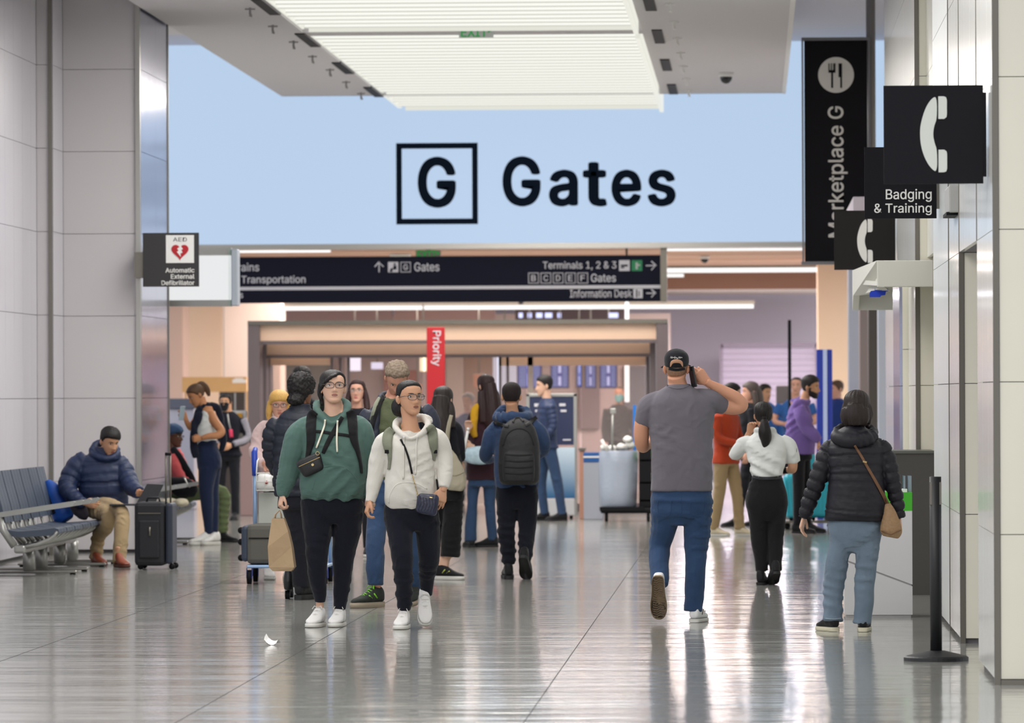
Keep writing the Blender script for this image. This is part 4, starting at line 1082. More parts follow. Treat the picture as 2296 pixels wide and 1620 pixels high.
        if accent:
            ab = MB()
            for sg in (-1, 1):
                for i in range(2): ab.tube([(sg * .036, -.02 - i * .045, -.045), (sg * .038, -.05 - i * .045, -.015 - .012 * i)], .005, 6)
            ab.xf(M); ab.build('accent_stripe', accent, o, True)
        return M
    # ---- things lying on the clothes
    def hit(s, px, py):
        o = CAM; d = (W(px, py, s.Y) - CAM); L = d.length; d = d / L; best = None
        for b in s.bvh:
            h = b.ray_cast(o, d, L + 3)
            if h[0] is not None and (best is None or h[3] < best): best = h[3]
        return best, d
    def ribbon(s, name, m, path, w, th=.006, off=.004, parent=None, label=None, seg=5, mb=None, lift=None):
        A = catmull([[p[0], p[1]] for p in path], seg); n = len(A)
        ws = np.interp(np.linspace(0, 1, n), np.linspace(0, 1, len(path)), [p[2] if len(p) > 2 else w for p in path])
        T_ = np.gradient(A, axis=0); T_ /= np.linalg.norm(T_, axis=1, keepdims=True) + 1e-9; Nn = np.stack([-T_[:, 1], T_[:, 0]], 1)
        rows = []
        for j, f in enumerate((-1, -.4, .4, 1)):
            Q = A + Nn * ws[:, None] * .5 * f; D = []; dirs = []
            for q in Q:
                t_, d_ = s.hit(*q); D.append(np.nan if t_ is None else t_); dirs.append(d_)
            D = np.array(D); ok = ~np.isnan(D)
            if ok.any(): D = np.interp(np.arange(n), np.where(ok)[0], D[ok])
            else: D = np.full(n, (W(*A[0], s.Y) - CAM).length)
            rows.append([D, dirs])
        Dm = np.minimum(np.minimum(rows[0][0], rows[1][0]), np.minimum(rows[2][0], rows[3][0]))
        for _ in range(3): Dm[1:-1] = np.minimum(Dm[1:-1], (Dm[:-2] + Dm[2:]) / 2)
        V = []
        for i in range(n):
            base = Dm[i]
            for j in range(4):
                D = min(rows[j][0][i], base + .03)
                V.append(CAM + rows[j][1][i] * (D - off - th * (1 if j in (1, 2) else .6) - (lift or 0)))
            for j in (3, 2, 1, 0):
                D = min(rows[j][0][i], base + .03)
                V.append(CAM + rows[j][1][i] * (D + .004))
        F = []
        for i in range(n - 1):
            for q in range(8): F.append((i * 8 + q, i * 8 + (q + 1) % 8, (i + 1) * 8 + (q + 1) % 8, (i + 1) * 8 + q))
        F.append(tuple(range(8))[::-1]); F.append(tuple(range((n - 1) * 8, n * 8)))
        if mb is not None: mb.add(V, F); return
        o = mk(name, np.array([tuple(v) for v in V]), F, m, parent or s.root, True)
        if label: o['label'] = label
        return o
    def at_surface(s, px, py, off=.0):
        t, d = s.hit(px, py)
        return CAM + d * ((t if t else (W(px, py, s.Y) - CAM).length) - off)
    def finish(s):
        V = []; F = []; n = 0
        for v, f in s.bp: V.append(v); F += [tuple(i + n for i in g) for g in f]; n += len(v)
        Vb, Q = remesh(np.concatenate(V), F, s.vox, 3)
        allV = [Vb]; allF = Q.tolist(); mi = [0] * len(Q); n = len(Vb)
        for v, f, l in s.ex:
            allV.append(v); allF += [tuple(int(i) + n for i in g) for g in f]; mi += (list(l) if l is not None else [0] * len(f)); n += len(v)
        V = np.concatenate(allV) - np.array(ORG[s.root.name])
        me = s.root.data; me.from_pydata(V.tolist(), [], [tuple(f) for f in allF]); me.materials.append(s.skin)
        me.polygons.foreach_set('material_index', [int(q) for q in mi]); me.polygons.foreach_set('use_smooth', [True] * len(me.polygons)); me.update()
    # ---- a whole plain figure from its height, for people farther off; everything in metres in its own frame
    def frame(s, px, yfoot, height, yaw):
        s.o = Vector((W(px, yfoot, s.Y).x, s.Y, 0)); s.yaw = math.radians(yaw); s.h = height
    def Lp(s, x, y, z):
        ca, sa = math.cos(s.yaw), math.sin(s.yaw); h = s.h / 1.7
        return s.o + Vector(((x * ca - y * sa) * h, (x * sa + y * ca) * h, z * h))
    def LT(s, pts, ratio=1, n=12, seg=4):
        A = catmull([[*s.Lp(p[0], p[1], p[2]), p[3] * s.h / 1.7] for p in pts], seg); return tube_prim(A[:, :3], A[:, 3], n, ratio)
    def LB(s, rows, ex=2.3, seg=3):
        A = catmull([[r[0], r[1], r[2], r[3], r[4]] for r in rows], seg)   # z, hw, hd, dx, dy
        return ring_prim([(tuple(s.Lp(a[3], a[4], a[0])), a[1] * s.h / 1.7, a[2] * s.h / 1.7, s.yaw, ex) for a in A], 22)
    def plain(s, px, yfoot, height, yaw, top, bottom, shoe_m, sole_m, w=1.0, fem=False, arms=None, legs=None, fold_t='soft', fold_b='denim', hem=.86, vox=.014, longsleeve=True,
              amp=.004, sp=.08, topname='jacket', botname='trousers', hood=False, handz=True, head=None, lean=0, sleeve=1.0):
        """arms / legs: lists of joint positions per side"""
        s.frame(px, yfoot, height, yaw)
        sh = .185 * w * (.92 if fem else 1)
        arms = arms or ([(-sh, 0, 1.38), (-sh - .045, .01, 1.10), (-sh - .035, -.06, .86)], [(sh, 0, 1.38), (sh + .045, .01, 1.10), (sh + .035, -.06, .86)])
        legs = legs or ([(-.085, 0, .9), (-.095, -.02, .48), (-.10, .02, .10)], [(.085, 0, .9), (.095, -.01, .48), (.10, -.02, .10)])
        hip = .165 * (1.05 if fem else 1) * w
        T_ = [s.LB([(hem, hip + .026, .135 * w, 0, 0), (1.0, (.145 if fem else .16) * w, .105 * w, 0, lean * .3), (1.18, .17 * w, .12 * w, 0, lean * .6), (1.32, .185 * w, .12 * w, 0, lean), (1.40, .15 * w, .095, 0, lean), (1.455, .075, .065, 0, lean)])]
        for a in arms:
            e = a[1]; wr = a[2]
            if sleeve < 1: wr2 = tuple(np.array(a[1]) + (np.array(a[2]) - np.array(a[1])) * .0); T_.append(s.LT([(*a[0], .062 * w), (*(np.array(a[0]) * .35 + np.array(e) * .65), .056 * w)]))
            else: T_.append(s.LT([(*a[0], .062 * w), (*e, .05 * w), (*wr, .035 * w)]))
        if hood:
            T_.append(s.LT([(-.08, -.02, 1.45, .03), (-.09, .06, 1.46, .04), (0, .12, 1.45, .05), (.09, .06, 1.46, .04), (.08, -.02, 1.45, .03)]))
        s.garment(topname, top, T_, vox, 3, fold_t, amp, sp)
        if sleeve < 1:
            for a in arms: s.bare([s.LT([(*a[0], .048), (*a[1], .041), (*a[2], .027)])])
        Bt = [s.LB([(.80, hip, .11 * w, 0, 0), (.9, hip, .115 * w, 0, 0), (1.02, .145 * w, .10 * w, 0, 0)])]
        for l in legs: Bt.append(s.LT([(*l[0], .088 * w), (*l[1], .066 * w), (l[2][0], l[2][1], l[2][2] - .02, .055 * w)]))
        s.garment(botname, bottom, Bt, vox, 3, fold_b, .004, .09)
        s.bp.append((lambda p: (p.V, p.F))(s.LT([(0, lean, 1.38, .06), (0, lean - .01, 1.50, .055), (0, lean - .02, 1.56, .052)])))
        for l in legs:
            s.bp.append((lambda p: (p.V, p.F))(s.LT([(*l[1], .04), (l[2][0], l[2][1], .07, .035)])))
            q = s.Lp(l[2][0], l[2][1], l[2][2]); s._shoeat(q, yaw, shoe_m, sole_m, l[3] if len(l) > 3 else 0)
        if handz:
            for i, a in enumerate(arms):
                e, wr = s.Lp(*a[1]), s.Lp(*a[2]); d = (wr - e).normalized()
                tv = s.Lp(0, -1, 0) - s.Lp(0, 0, 0)
                s.hand(wr - d * .01, wr + d * .1, tv if abs(d.z) > .5 else Vector((0, 0, 1)), flip=(1 if i == 0 else -1) * (1), curl=.35, vox=.007, L=.17)
    def _shoeat(s, q, yaw, um, sm, pitch=0):
        # ankle given as a world point
        old = s.P; s.P = lambda a, b, c=0: Vector(q)
        s.shoe(0, 0, 0, yaw, pitch, um, sm, k=s.h / 1.75); s.P = old
def hairm(name, c, r=.5):
    return mat('hair_' + name, c, r, bump=.003, bscale=70, stretch=(3, 3, .35), var=.3, vscale=30, spec=.35)
# ================================================================== people and what they carry
M_hair_black = hairm('black', (26, 22, 22)); M_hair_dk = hairm('dark_brown', (38, 28, 25)); M_hair_br = hairm('brown', (84, 62, 46))
M_hair_grey = hairm('grey_brown', (128, 112, 96), .7); M_hair_blond = hairm('strawberry_blond', (214, 168, 92)); M_hair_ash = hairm('ash_grey', (88, 78, 76))
M_wsole = mat('white_sole', (222, 220, 214), .5); M_wshoe = cloth('white_knit_shoe', (232, 230, 228), var=.03)
M_bshoe = cloth('black_shoe', (26, 26, 30), rough=.6); M_bsole = mat('black_sole', (24, 24, 26), .6); M_csole = mat('cream_sole', (214, 208, 184), .6)
M_blackc = cloth('black_cloth', (24, 25, 32)); M_navyc = cloth('near_black_navy_cloth', (20, 22, 33)); M_strap = cloth('black_strap_webbing', (27, 27, 30), bump=.001, bscale=200)
M_brass = mat('pale_gold', (205, 180, 130), .3, .9); M_cord = cloth('cream_cord', (226, 222, 204), bump=.001, bscale=200)
M_jeans = cloth('blue_denim', (46, 68, 100), var=.35, vscale=6, bump=.0015, bscale=160); M_jeans_l = cloth('light_blue_denim', (108, 124, 140), var=.28, vscale=6, bump=.0015, bscale=160)
M_jeans_m = cloth('mid_blue_denim', (46, 66, 96), var=.3, vscale=6)
sk_f = skin('light', (214, 172, 148)); sk_m = skin('tan', (196, 148, 116)); sk_p = skin('rosy', (212, 160, 138)); sk_d = skin('dark', (98, 64, 50)); sk_o = skin('olive', (200, 152, 122))
def bag_thing(name, label, cat, loc, group=None): return thing(name, label, cat, loc, group)

# ---------------- 1. woman in the green hoodie
p = Person('woman in green hoodie and black joggers, glasses, walking with a paper bag', 35.7, 742, sk_f, (176, 118, 108))
G = cloth('green_fleece', (80, 107, 100), bump=.0012, bscale=220)
p.garment('hoodie', G, [
    p.B([(1119, 677, 812, .135, .01), (1100, 671, 820, .165, 0), (1060, 674, 823, .17, -.01), (1010, 680, 822, .165, -.01), (975, 676, 822, .15, 0), (950, 676, 820, .125, .01), (936, 694, 802, .10, .02), (927, 710, 784, .085, .03), (922, 720, 776, .07, .035)], ex=2.4),
    p.T([(712, 950, .02, 16), (690, 955, .02, 24), (670, 975, .0, 29), (659, 1012, -.01, 29), (650, 1050, -.01, 26), (641, 1085, -.02, 20), (635, 1112, -.03, 12.5)]),
    p.T([(780, 950, .02, 16), (800, 953, .02, 24), (812, 972, .0, 27), (818, 1010, .0, 24), (824, 1050, .04, 20), (826, 1086, .03, 16), (830, 1112, .02, 12)]),
    p.T([(710, 917, -.02, 7.5), (721, 934, -.085, 7.5), (745, 949, -.125, 5), (769, 934, -.085, 7.5), (778, 917, -.02, 7.5), (776, 905, .06, 10), (744, 900, .12, 13), (712, 905, .06, 10), (710, 917, -.02, 7.5)], seg=4)],
    vox=.0078, it=2, fold='soft', amp=.0055, sp=.07, seed=3)
p.garment('joggers', M_navyc, [
    p.B([(1172, 700, 792, .085, .01), (1150, 680, 812, .12, .01), (1128, 673, 814, .125, .01), (1105, 680, 808, .12, .01)]),
    p.T([(708, 1140, .0, 35), (712, 1190, -.03, 32.5), (710, 1240, -.06, 26), (712, 1290, -.05, 21), (717, 1330, -.03, 15.5), (717, 1350, -.02, 13)]),
    p.T([(782, 1140, .02, 34), (778, 1190, .03, 32), (771, 1240, .03, 26), (768, 1290, .03, 22), (764, 1335, .02, 17), (762, 1366, .01, 13.5)])],
    vox=.0095, it=4, fold='denim', amp=.0045, sp=.085, seed=5)
p.head(746, 870, .222, wide=1.12, yaw=12, pitch=8, neck=(747, 936, -.01, 21), hm=M_hair_black, brow=M_hair_black, look=.6,
       hair=dict(front=.068, side=.0, nape=-.05, sweep=.030, th=.010, top=.006, sideaz=60, loc=[[(-.073, .01, .03, .022), (-.078, .025, -.03, .020), (-.07, .035, -.08, .015), (-.064, .04, -.12, .008)],
                 [(.02, -.088, .085, .012), (-.02, -.098, .066, .012), (-.055, -.078, .035, .014), (-.075, -.03, .0, .014)], [(0, .09, .0, .035), (0, .11, -.06, .04), (0, .10, -.11, .02)]]),
       glasses=(.0275, .0205, .0021), gm=mat('tortoise_frame', (52, 34, 28), .3))
p.hand(p.P(632, 1106, -.03), p.P(627, 1150, -.06), Vector((.3, -1, 0)), flip=1, curl=.85, L=.165)
p.hand(p.P(830, 1106, .02), p.P(838, 1145, .0), Vector((-.3, -1, 0)), flip=-1, curl=.5, L=.16)
p.shoe(716, 1372, -.02, -12, 0, M_wshoe, M_wsole, k=1.02, laces=M_wsole, thick=.022)
p.shoe(762, 1377, .02, -8, 0, M_wshoe, M_wsole, k=1.0, laces=M_wsole, thick=.022)
# pocket seam, drawstrings
p.ribbon('pocket_seam', G, [(700, 1098), (706, 1075), (722, 1048), (770, 1046), (800, 1075), (806, 1098)], 3, .002, .0)
p.ribbon('drawstring', M_cord, [(729, 940), (727, 955), (718, 980), (709, 1004)], 4, .006, .012)
p.ribbon('drawstring', M_cord, [(757, 942), (756, 960), (755, 985), (756, 1013)], 4, .006, .012)
p.ribbon('hem_seam', G, [(677, 1106), (710, 1113), (745, 1115), (780, 1113), (812, 1106)], 2.5, .0015, .0)
p.finish()
t = bag_thing('backpack', 'black backpack worn by the woman in the green hoodie', 'backpack', p.P(745, 1060, .25))
p.solid('back_body', M_strap, [ring_prim([(tuple(p.P(745, y, .26)), w, d, 0, 3) for y, w, d in ((1075, .12, .06), (1060, .15, .08), (990, .16, .09), (945, .14, .08), (930, .09, .04))])], parent=t, vox=.012)
p.ribbon('shoulder_strap', M_strap, [(706, 922, 16), (699, 932, 22), (697, 955, 23), (697, 985, 20), (692, 1010, 12), (686, 1040, 8)], 22, .010, parent=t)
p.ribbon('shoulder_strap', M_strap, [(783, 920, 16), (789, 932, 22), (791, 955, 22), (794, 985, 18), (802, 1010, 11), (808, 1035, 8), (811, 1060, 6)], 22, .010, parent=t)
p.ribbon('chest_strap', M_strap, [(701, 966), (725, 968), (750, 972), (775, 975), (795, 980)], 7, .004, .003, parent=t)
t = bag_thing('belt_bag', 'small black crossbody pouch on the front of the green hoodie', 'bag', p.P(697, 1070, -.17))
p.ribbon('bag_strap', M_strap, [(768, 934, 9), (757, 952, 10), (742, 978, 11), (730, 1002, 10), (724, 1016, 8)], 10, .004, .003, parent=t)
c = p.at_surface(697, 1042, .02); m = MB().rbox(-.088, .088, -.035, .035, -.062, .062, .03, seg=4)
m.V = [(x * (1 - .12 * (z < 0)), y, z) for x, y, z in m.V]
Mx = Matrix.Translation(c) @ Matrix.Rotation(math.radians(-24), 4, 'Y'); m.xf(Mx); m.build('pouch', mat('black_nylon', (22, 22, 26), .5, bump=.001, bscale=120), t, True)
m = MB().tube([(-.075, -.036, .022), (0, -.041, .022), (.078, -.034, .022)], .0028, 6).xf(Mx); m.build('zip', M_brass, t)
m = MB().tube([(.075 + .012 * math.cos(a), -.03, .052 + .012 * math.sin(a)) for a in np.linspace(0, 2 * PI, 13)], .0025, 6).xf(Mx); m.build('ring', M_brass, t)
m = MB().tube([(.015, -.040, -.004), (.015, -.044, -.004)], .009, 10).xf(Mx); m.build('logo_badge', M_brass, t)
# paper bag
t = bag_thing('paper_bag', 'brown kraft paper bag carried by the woman in the green hoodie', 'bag', p.P(632, 1278, -.06))
KP = mat('kraft_paper', (172, 146, 114), .8, bump=.004, bscale=14, var=.1, vscale=9, folds=.012, fscale=5)
rows = [(1279, 614, 655, .075), (1270, 605, 662, .085), (1225, 603, 656, .08), (1190, 607, 648, .07), (1161, 611, 638, .05)]
V = []; F = []
for k_, (py, xl, xr, dp) in enumerate(rows):
    a = p.P(xl, py, -.07); b_ = p.P(xr, py, -.07); mid = (a.y)
    j = .008 * math.sin(k_ * 2.3)
    ring = [(a.x, mid - dp + j, a.z), (b_.x, mid - dp - j, b_.z), (b_.x - .012, mid, b_.z), (b_.x, mid + dp, b_.z), (a.x, mid + dp, a.z), (a.x + .012, mid, a.z)]
    V += ring
n = 6
for i in range(len(rows) - 1):
    for q in range(n): F.append((i * n + q, i * n + (q + 1) % n, (i + 1) * n + (q + 1) % n, (i + 1) * n + q))
F.append(tuple(range(n))[::-1])
mk('bag_body', V, F, KP, t)
for dd in (-.045, .045):
    a = p.P(615, 1166, -.07); b_ = p.P(631, 1166, -.07); h_ = p.P(627, 1143, -.06)
    MB().tube([(a.x, a.y + dd, a.z), (a.x + .008, a.y + dd * .8, a.z + .04), (h_.x, h_.y, h_.z), (b_.x - .004, b_.y + dd * .8, b_.z + .04), (b_.x, b_.y + dd, b_.z)], .0035, 6).build('handle', KP, t, True)

# ---------------- 2. woman in the white hoodie
p = Person('woman in cream white hoodie and black trousers, glasses, looking aside, walking', 35.4, 915, sk_o, (150, 92, 84))
Wh = cloth('cream_fleece', (214, 210, 202), bump=.0012, bscale=220, var=.05)
p.garment('hoodie', Wh, [
    p.B([(1139, 868, 972, .115, .01), (1118, 861, 979, .14, 0), (1090, 862, 979, .145, 0), (1041, 866, 974, .135, 0), (1005, 862, 975, .13, .0), (984, 860, 982, .11, .01), (972, 876, 968, .085, .02), (965, 890, 956, .07, .03)], ex=2.4),
    p.T([(890, 984, .02, 12), (876, 982, .02, 17), (862, 992, .01, 22), (851, 1025, .02, 22), (843, 1060, .01, 19.5), (836, 1095, -.01, 16), (830, 1126, -.03, 11.5)]),
    p.T([(956, 980, .02, 12), (970, 976, .02, 17), (983, 986, .01, 21.5), (993, 1015, .03, 21), (996, 1045, .0, 19), (997, 1075, -.04, 16), (995, 1094, -.07, 12)]),
    p.T([(886, 957, -.01, 6), (898, 970, -.08, 6.5), (922, 983, -.125, 5), (948, 967, -.08, 7), (961, 950, -.01, 7), (955, 938, .07, 9), (925, 938, .12, 11), (893, 944, .07, 9), (886, 957, -.01, 6)], seg=4)],
    vox=.0078, it=2, fold='soft', amp=.0055, sp=.065, seed=13)
p.garment('trousers', M_navyc, [
    p.B([(1190, 884, 962, .08, .01), (1165, 863, 983, .11, .01), (1140, 860, 982, .115, .01), (1118, 866, 976, .11, .01)]),
    p.T([(889, 1155, .0, 31), (898, 1200, -.05, 28), (902, 1250, -.09, 25), (905, 1300, -.09, 21), (906, 1345, -.06, 17.5), (906, 1368, -.05, 15)]),
    p.T([(957, 1155, .02, 30), (960, 1200, .03, 27), (962, 1245, .06, 25), (958, 1285, .14, 19), (957, 1312, .18, 16), (956, 1334, .20, 13.5)])],
    vox=.0095, it=4, fold='denim', amp=.0045, sp=.085, seed=15)
p.head(918, 893, .224, wide=1.06, yaw=32, pitch=2, neck=(922, 968, .0, 19), hm=M_hair_black, brow=M_hair_black, look=.3,
       hair=dict(front=.080, side=.005, nape=-.05, th=.008, top=.004, sideaz=66, ell=[(-.03, .09, -.055, .06, .055, .07)]),
       glasses=(.0285, .020, .002), gm=mat('dark_clear_frame', (70, 64, 66), .25, .3))
p.hand(p.P(829, 1120, -.03), p.P(815, 1180, -.06), Vector((.2, -1, 0)), flip=1, curl=.6, L=.17, spread=.02)
p.hand(p.P(994, 1094, -.07), p.P(979, 1165, -.11), Vector((-.9, -.5, 0)), flip=-1, curl=.3, L=.172, spread=.12, thumbcurl=.2)
p.bare([p.T([(831, 1100, -.01, 9), (827, 1130, -.03, 8.5)]), p.T([(996, 1080, -.05, 9), (993, 1104, -.08, 8.5)])])
p.shoe(906, 1384, -.05, -6, 0, M_wshoe, M_wsole, k=.99, laces=M_wsole, thick=.022)
p.shoe(952, 1330, .17, 8, 48, M_wshoe, M_wsole, k=.97, laces=M_wsole, thick=.022)
p.ribbon('drawstring', Wh, [(906, 978), (905, 1000), (905, 1040), (904, 1073)], 4.2, .006)
p.ribbon('drawstring', Wh, [(936, 976), (933, 1000), (933, 1030), (931, 1063)], 4.2, .006)
p.ribbon('pocket_seam', Wh, [(872, 1128), (874, 1108), (892, 1084), (930, 1082), (958, 1096)], 3, .002, .0)
p.finish()
Ol = cloth('olive_canvas', (128, 132, 114), var=.08)
t = bag_thing('backpack', 'olive green backpack worn by the woman in the white hoodie', 'backpack', p.P(920, 1060, .25))
p.solid('back_body', Ol, [ring_prim([(tuple(p.P(920, y, .23)), w, d, 0, 3) for y, w, d in ((1085, .11, .05), (1070, .13, .075), (1010, .14, .08), (975, .12, .07), (965, .07, .04))])], parent=t, vox=.012)
p.ribbon('shoulder_strap', Ol, [(880, 962, 17), (871, 972, 23), (868, 988, 23), (870, 1005, 19), (873, 1018, 10), (873, 1035, 7), (871, 1052, 6)], 22, .011, parent=t)
p.ribbon('shoulder_strap', Ol, [(962, 954, 17), (969, 966, 22), (971, 985, 22), (973, 1003, 17), (973, 1016, 8), (974, 1032, 5)], 22, .011, parent=t)
for x_ in (870, 973):
    c = p.at_surface(x_, 1012, .012); boxo('buckle', c.x - .022, c.x + .022, c.y - .008, c.y + .006, c.z - .012, c.z + .012, M_black, t, bev=.003)
t = bag_thing('quilted_purse', 'small navy quilted purse on a chain strap before the white hoodie', 'bag', p.P(958, 1155, -.15))
p.ribbon('bag_strap', M_strap, [(898, 984, 4.5), (908, 1003, 4.5), (917, 1030, 4.5), (924, 1062, 4.5)], 4.5, .005, .006, parent=t)
chain = [p.at_surface(924 + 14 * u, 1062 + 52 * u, .012) for u in np.linspace(0, 1, 14)]
m = MB()
for i in range(13):
    a, b_ = chain[i], chain[i + 1]; d = (b_ - a); w_ = Vector((1, 0, 0)) if i % 2 else Vector((0, 1, 0)); cpt = (a + b_) / 2
    m.tube([cpt + d * .62 * math.cos(q) + w_ * .0045 * math.sin(q) for q in np.linspace(0, 2 * PI, 9)], .0018, 5)
o = m.build('chain', M_brass, t, True); o['kind'] = 'stuff'
c = p.P(958, 1130, -.165); Mx = Matrix.Translation(c) @ Matrix.Rotation(math.radians(8), 4, 'Y')
m = MB().rbox(-.072, .072, -.03, .03, -.066, .066, .028, seg=4)
m.V = [(x, y, z * (1 + .1 * (x > 0))) for x, y, z in m.V]; m.xf(Mx)
m.build('purse_body', mat('navy_leather', (34, 38, 62), .35, bump=.004, bscale=40), t, True)
m = MB()
for i in range(-3, 4):
    x = i * .02
    m.tube([(x - .012, -.031, .045), (x, -.0325, .0), (x - .012, -.031, -.045)], .0018, 5)
m.xf(Mx); o = m.build('quilting_seams', mat('navy_dark_seam', (14, 16, 30), .5), t); o['kind'] = 'stuff'
m = MB().tube([(.012, -.032, .048), (.03, -.034, .048)], .005, 8).xf(Mx); m.build('clasp', M_brass, t)

# ---------------- 3. man in the grey t-shirt
p = Person('man seen from behind in grey t-shirt, jeans and black cap, phone at ear', 36.2, 1520, skin('ruddy', (206, 150, 122)), bodyvox=.008)
Gy = cloth('heather_grey_jersey', (108, 104, 112), bump=.0006, bscale=260, var=.06)
p.garment('t_shirt', Gy, [
    p.B([(1101, 1459, 1598, .135, 0), (1060, 1461, 1598, .145, 0), (1010, 1460, 1598, .15, 0), (960, 1455, 1600, .155, .01), (920, 1450, 1602, .15, .01), (895, 1456, 1592, .125, .0), (878, 1474, 1570, .10, .0), (866, 1490, 1552, .08, -.01), (861, 1497, 1546, .072, -.01)], ex=2.5),
    p.T([(1496, 892, .0, 16), (1476, 896, .0, 21), (1457, 911, .0, 27), (1446, 935, .0, 23), (1441, 953, .0, 18.5)]),
    p.T([(1550, 888, .0, 16), (1570, 890, .0, 20), (1592, 897, .01, 26), (1612, 905, .04, 23), (1626, 911, .06, 20)])],
    vox=.0085, it=3, fold='soft', amp=.0038, sp=.09, seed=23, body=.8)
p.garment('jeans', M_jeans, [
    p.B([(1176, 1492, 1562, .085, 0), (1150, 1464, 1590, .12, 0), (1120, 1459, 1598, .13, 0), (1092, 1464, 1593, .12, 0)]),
    p.T([(1491, 1140, .0, 34), (1489, 1180, .03, 30), (1479, 1225, .06, 25), (1478, 1262, -.02, 23), (1479, 1294, -.10, 21.5), (1479, 1312, -.13, 19)]),
    p.T([(1564, 1140, .0, 33.5), (1563, 1180, .0, 31), (1561, 1225, .0, 27), (1559, 1275, -.01, 23.5), (1557, 1330, -.01, 22), (1554, 1370, -.01, 21)])],
    vox=.0085, it=3, fold='denim', amp=.0045, sp=.075, seed=27)
p.head(1517, 826, .238, yaw=176, pitch=0, neck=(1520, 866, .0, 22), hm=hairm('short_grey_brown', (150, 118, 96), .8), eyes=False,
       hair=dict(front=.07, side=-.005, nape=-.062, th=.004, sideaz=60), hamp=.001, hvox=.006)
# bare arms
p.bare([p.T([(1441, 935, .0, 17), (1438, 960, -.0, 17.5), (1438, 985, .02, 17), (1441, 1000, .08, 15), (1449, 998, .18, 12), (1458, 992, .25, 9.5)]),
        p.T([(1612, 906, .05, 18), (1640, 912, .06, 18), (1658, 912, .05, 15.5), (1664, 905, .04, 14), (1648, 889, .03, 13.5), (1618, 874, .02, 12.5), (1594, 861, .0, 9.5), (1583, 855, -.01, 8.5)])])
p.hand(p.P(1588, 858, .0), p.P(1561, 832, .0), Vector((-.55, -.1, -1)), flip=1, curl=.45, L=.19, cl=[.35, .4, .45, .55], thumbcurl=.3)
p.hand(p.P(1457, 992, .25), p.P(1480, 985, .36), Vector((0, 0, 1)), flip=1, curl=.5, L=.18, vox=.007)
# shoes
M_shoeW = mat('white_leather_shoe', (232, 232, 232), .5)
p.shoe(1560, 1378, .0, 168, 0, M_shoeW, M_wsole, k=1.06, thick=.018, accent=mat('shoe_stripe_brown', (110, 100, 86), .6))
Mt = p.shoe(1478, 1303, -.14, 176, 74, M_shoeW, mat('gum_sole', (142, 122, 98), .7, bump=.004, bscale=60), k=1.1, thick=.016, plant=False)
m = MB()
for i in range(17):
    y = -.19 + i * .0145; w_ = .034 if y < -.06 else .026
    m.tube([(-w_, y, -.0925), (-w_ * .3, y + .006, -.0925), (w_ * .3, y - .006, -.0925), (w_, y, -.0925)], .0026, 5)
m.xf(Mt); o = m.build('sole_tread', mat('gum_tread', (112, 94, 74), .7), p.root); o['kind'] = 'stuff'
# cap
HMi = p.HM; cap = cloth('black_cap_cloth', (26, 27, 32), bump=.001, bscale=200)
V = HEADV.copy(); on = V[:, 2] > .0 - .0
az = np.degrees(np.abs(np.arctan2(V[:, 0], -V[:, 1])))
line = np.interp(az, [0, 60, 100, 150, 180], [.035, .028, .012, -.002, -.006])
on = np.clip((V[:, 2] - line) / .006, 0, 1)[:, None]
V2 = V * (1 + on * .11) + np.array([0, 0, .004]) * on - V * (1 - on) * .08
Mn = np.array(HMi); c2 = (V2 @ Mn[:3, :3].T) + Mn[:3, 3]
Vr, Q = remesh(c2, HEADF, .005, 2); capo = mk('cap', Vr, Q, cap, p.root, True)
p.bvh.append(BVHTree.FromPolygons([tuple(v) for v in Vr], Q.tolist()))
m = MB()
N_ = 12; V = []; 
for i in range(N_ + 1):
    a = -1.15 + 2.3 * i / N_
    for r_, dz in ((.085, 0), (.155 if True else 0, -.012 - .012 * abs(math.sin(a)))): V.append((r_ * math.sin(a) * .82, -r_ * math.cos(a) * 1.05, .032 + dz))
F = [(2 * i, 2 * i + 1, 2 * i + 3, 2 * i + 2) for i in range(N_)]
n = len(V); V += [(x, y, z - .005) for x, y, z in V]; F += [tuple(q + n for q in f[::-1]) for f in F]; m.add(V, F); m.xf(HMi); m.build('peak', cap, capo, True)
# open arch above the strap at the back of the cap
p.ribbon('cap_opening', mat('skin_scalp', (188, 140, 112), .7), [(1503, 822, 2), (1507, 812, 7), (1517, 809, 9), (1527, 812, 7), (1531, 822, 2)], 8, .002, .0, parent=capo, label='arched opening at the back')
p.ribbon('snap_strap', cap, [(1499, 826), (1517, 829), (1536, 826)], 6, .004, .001, parent=capo)
m = MB()
rr = random.Random(5)
for i in range(9):
    x = 1504.5 + i * 3; a = p.at_surface(x, 801 - .8 * math.sin(i), .003); 
    m.tube([(a.x - .003, a.y, a.z - .008 * (.5 + .5 * (i % 2))), (a.x, a.y - .001, a.z + .008 - .004 * (i % 3)), (a.x + .004, a.y, a.z - .005)], .0018, 5)
o = m.build('cap_embroidery', M_white, capo); o['kind'] = 'stuff'
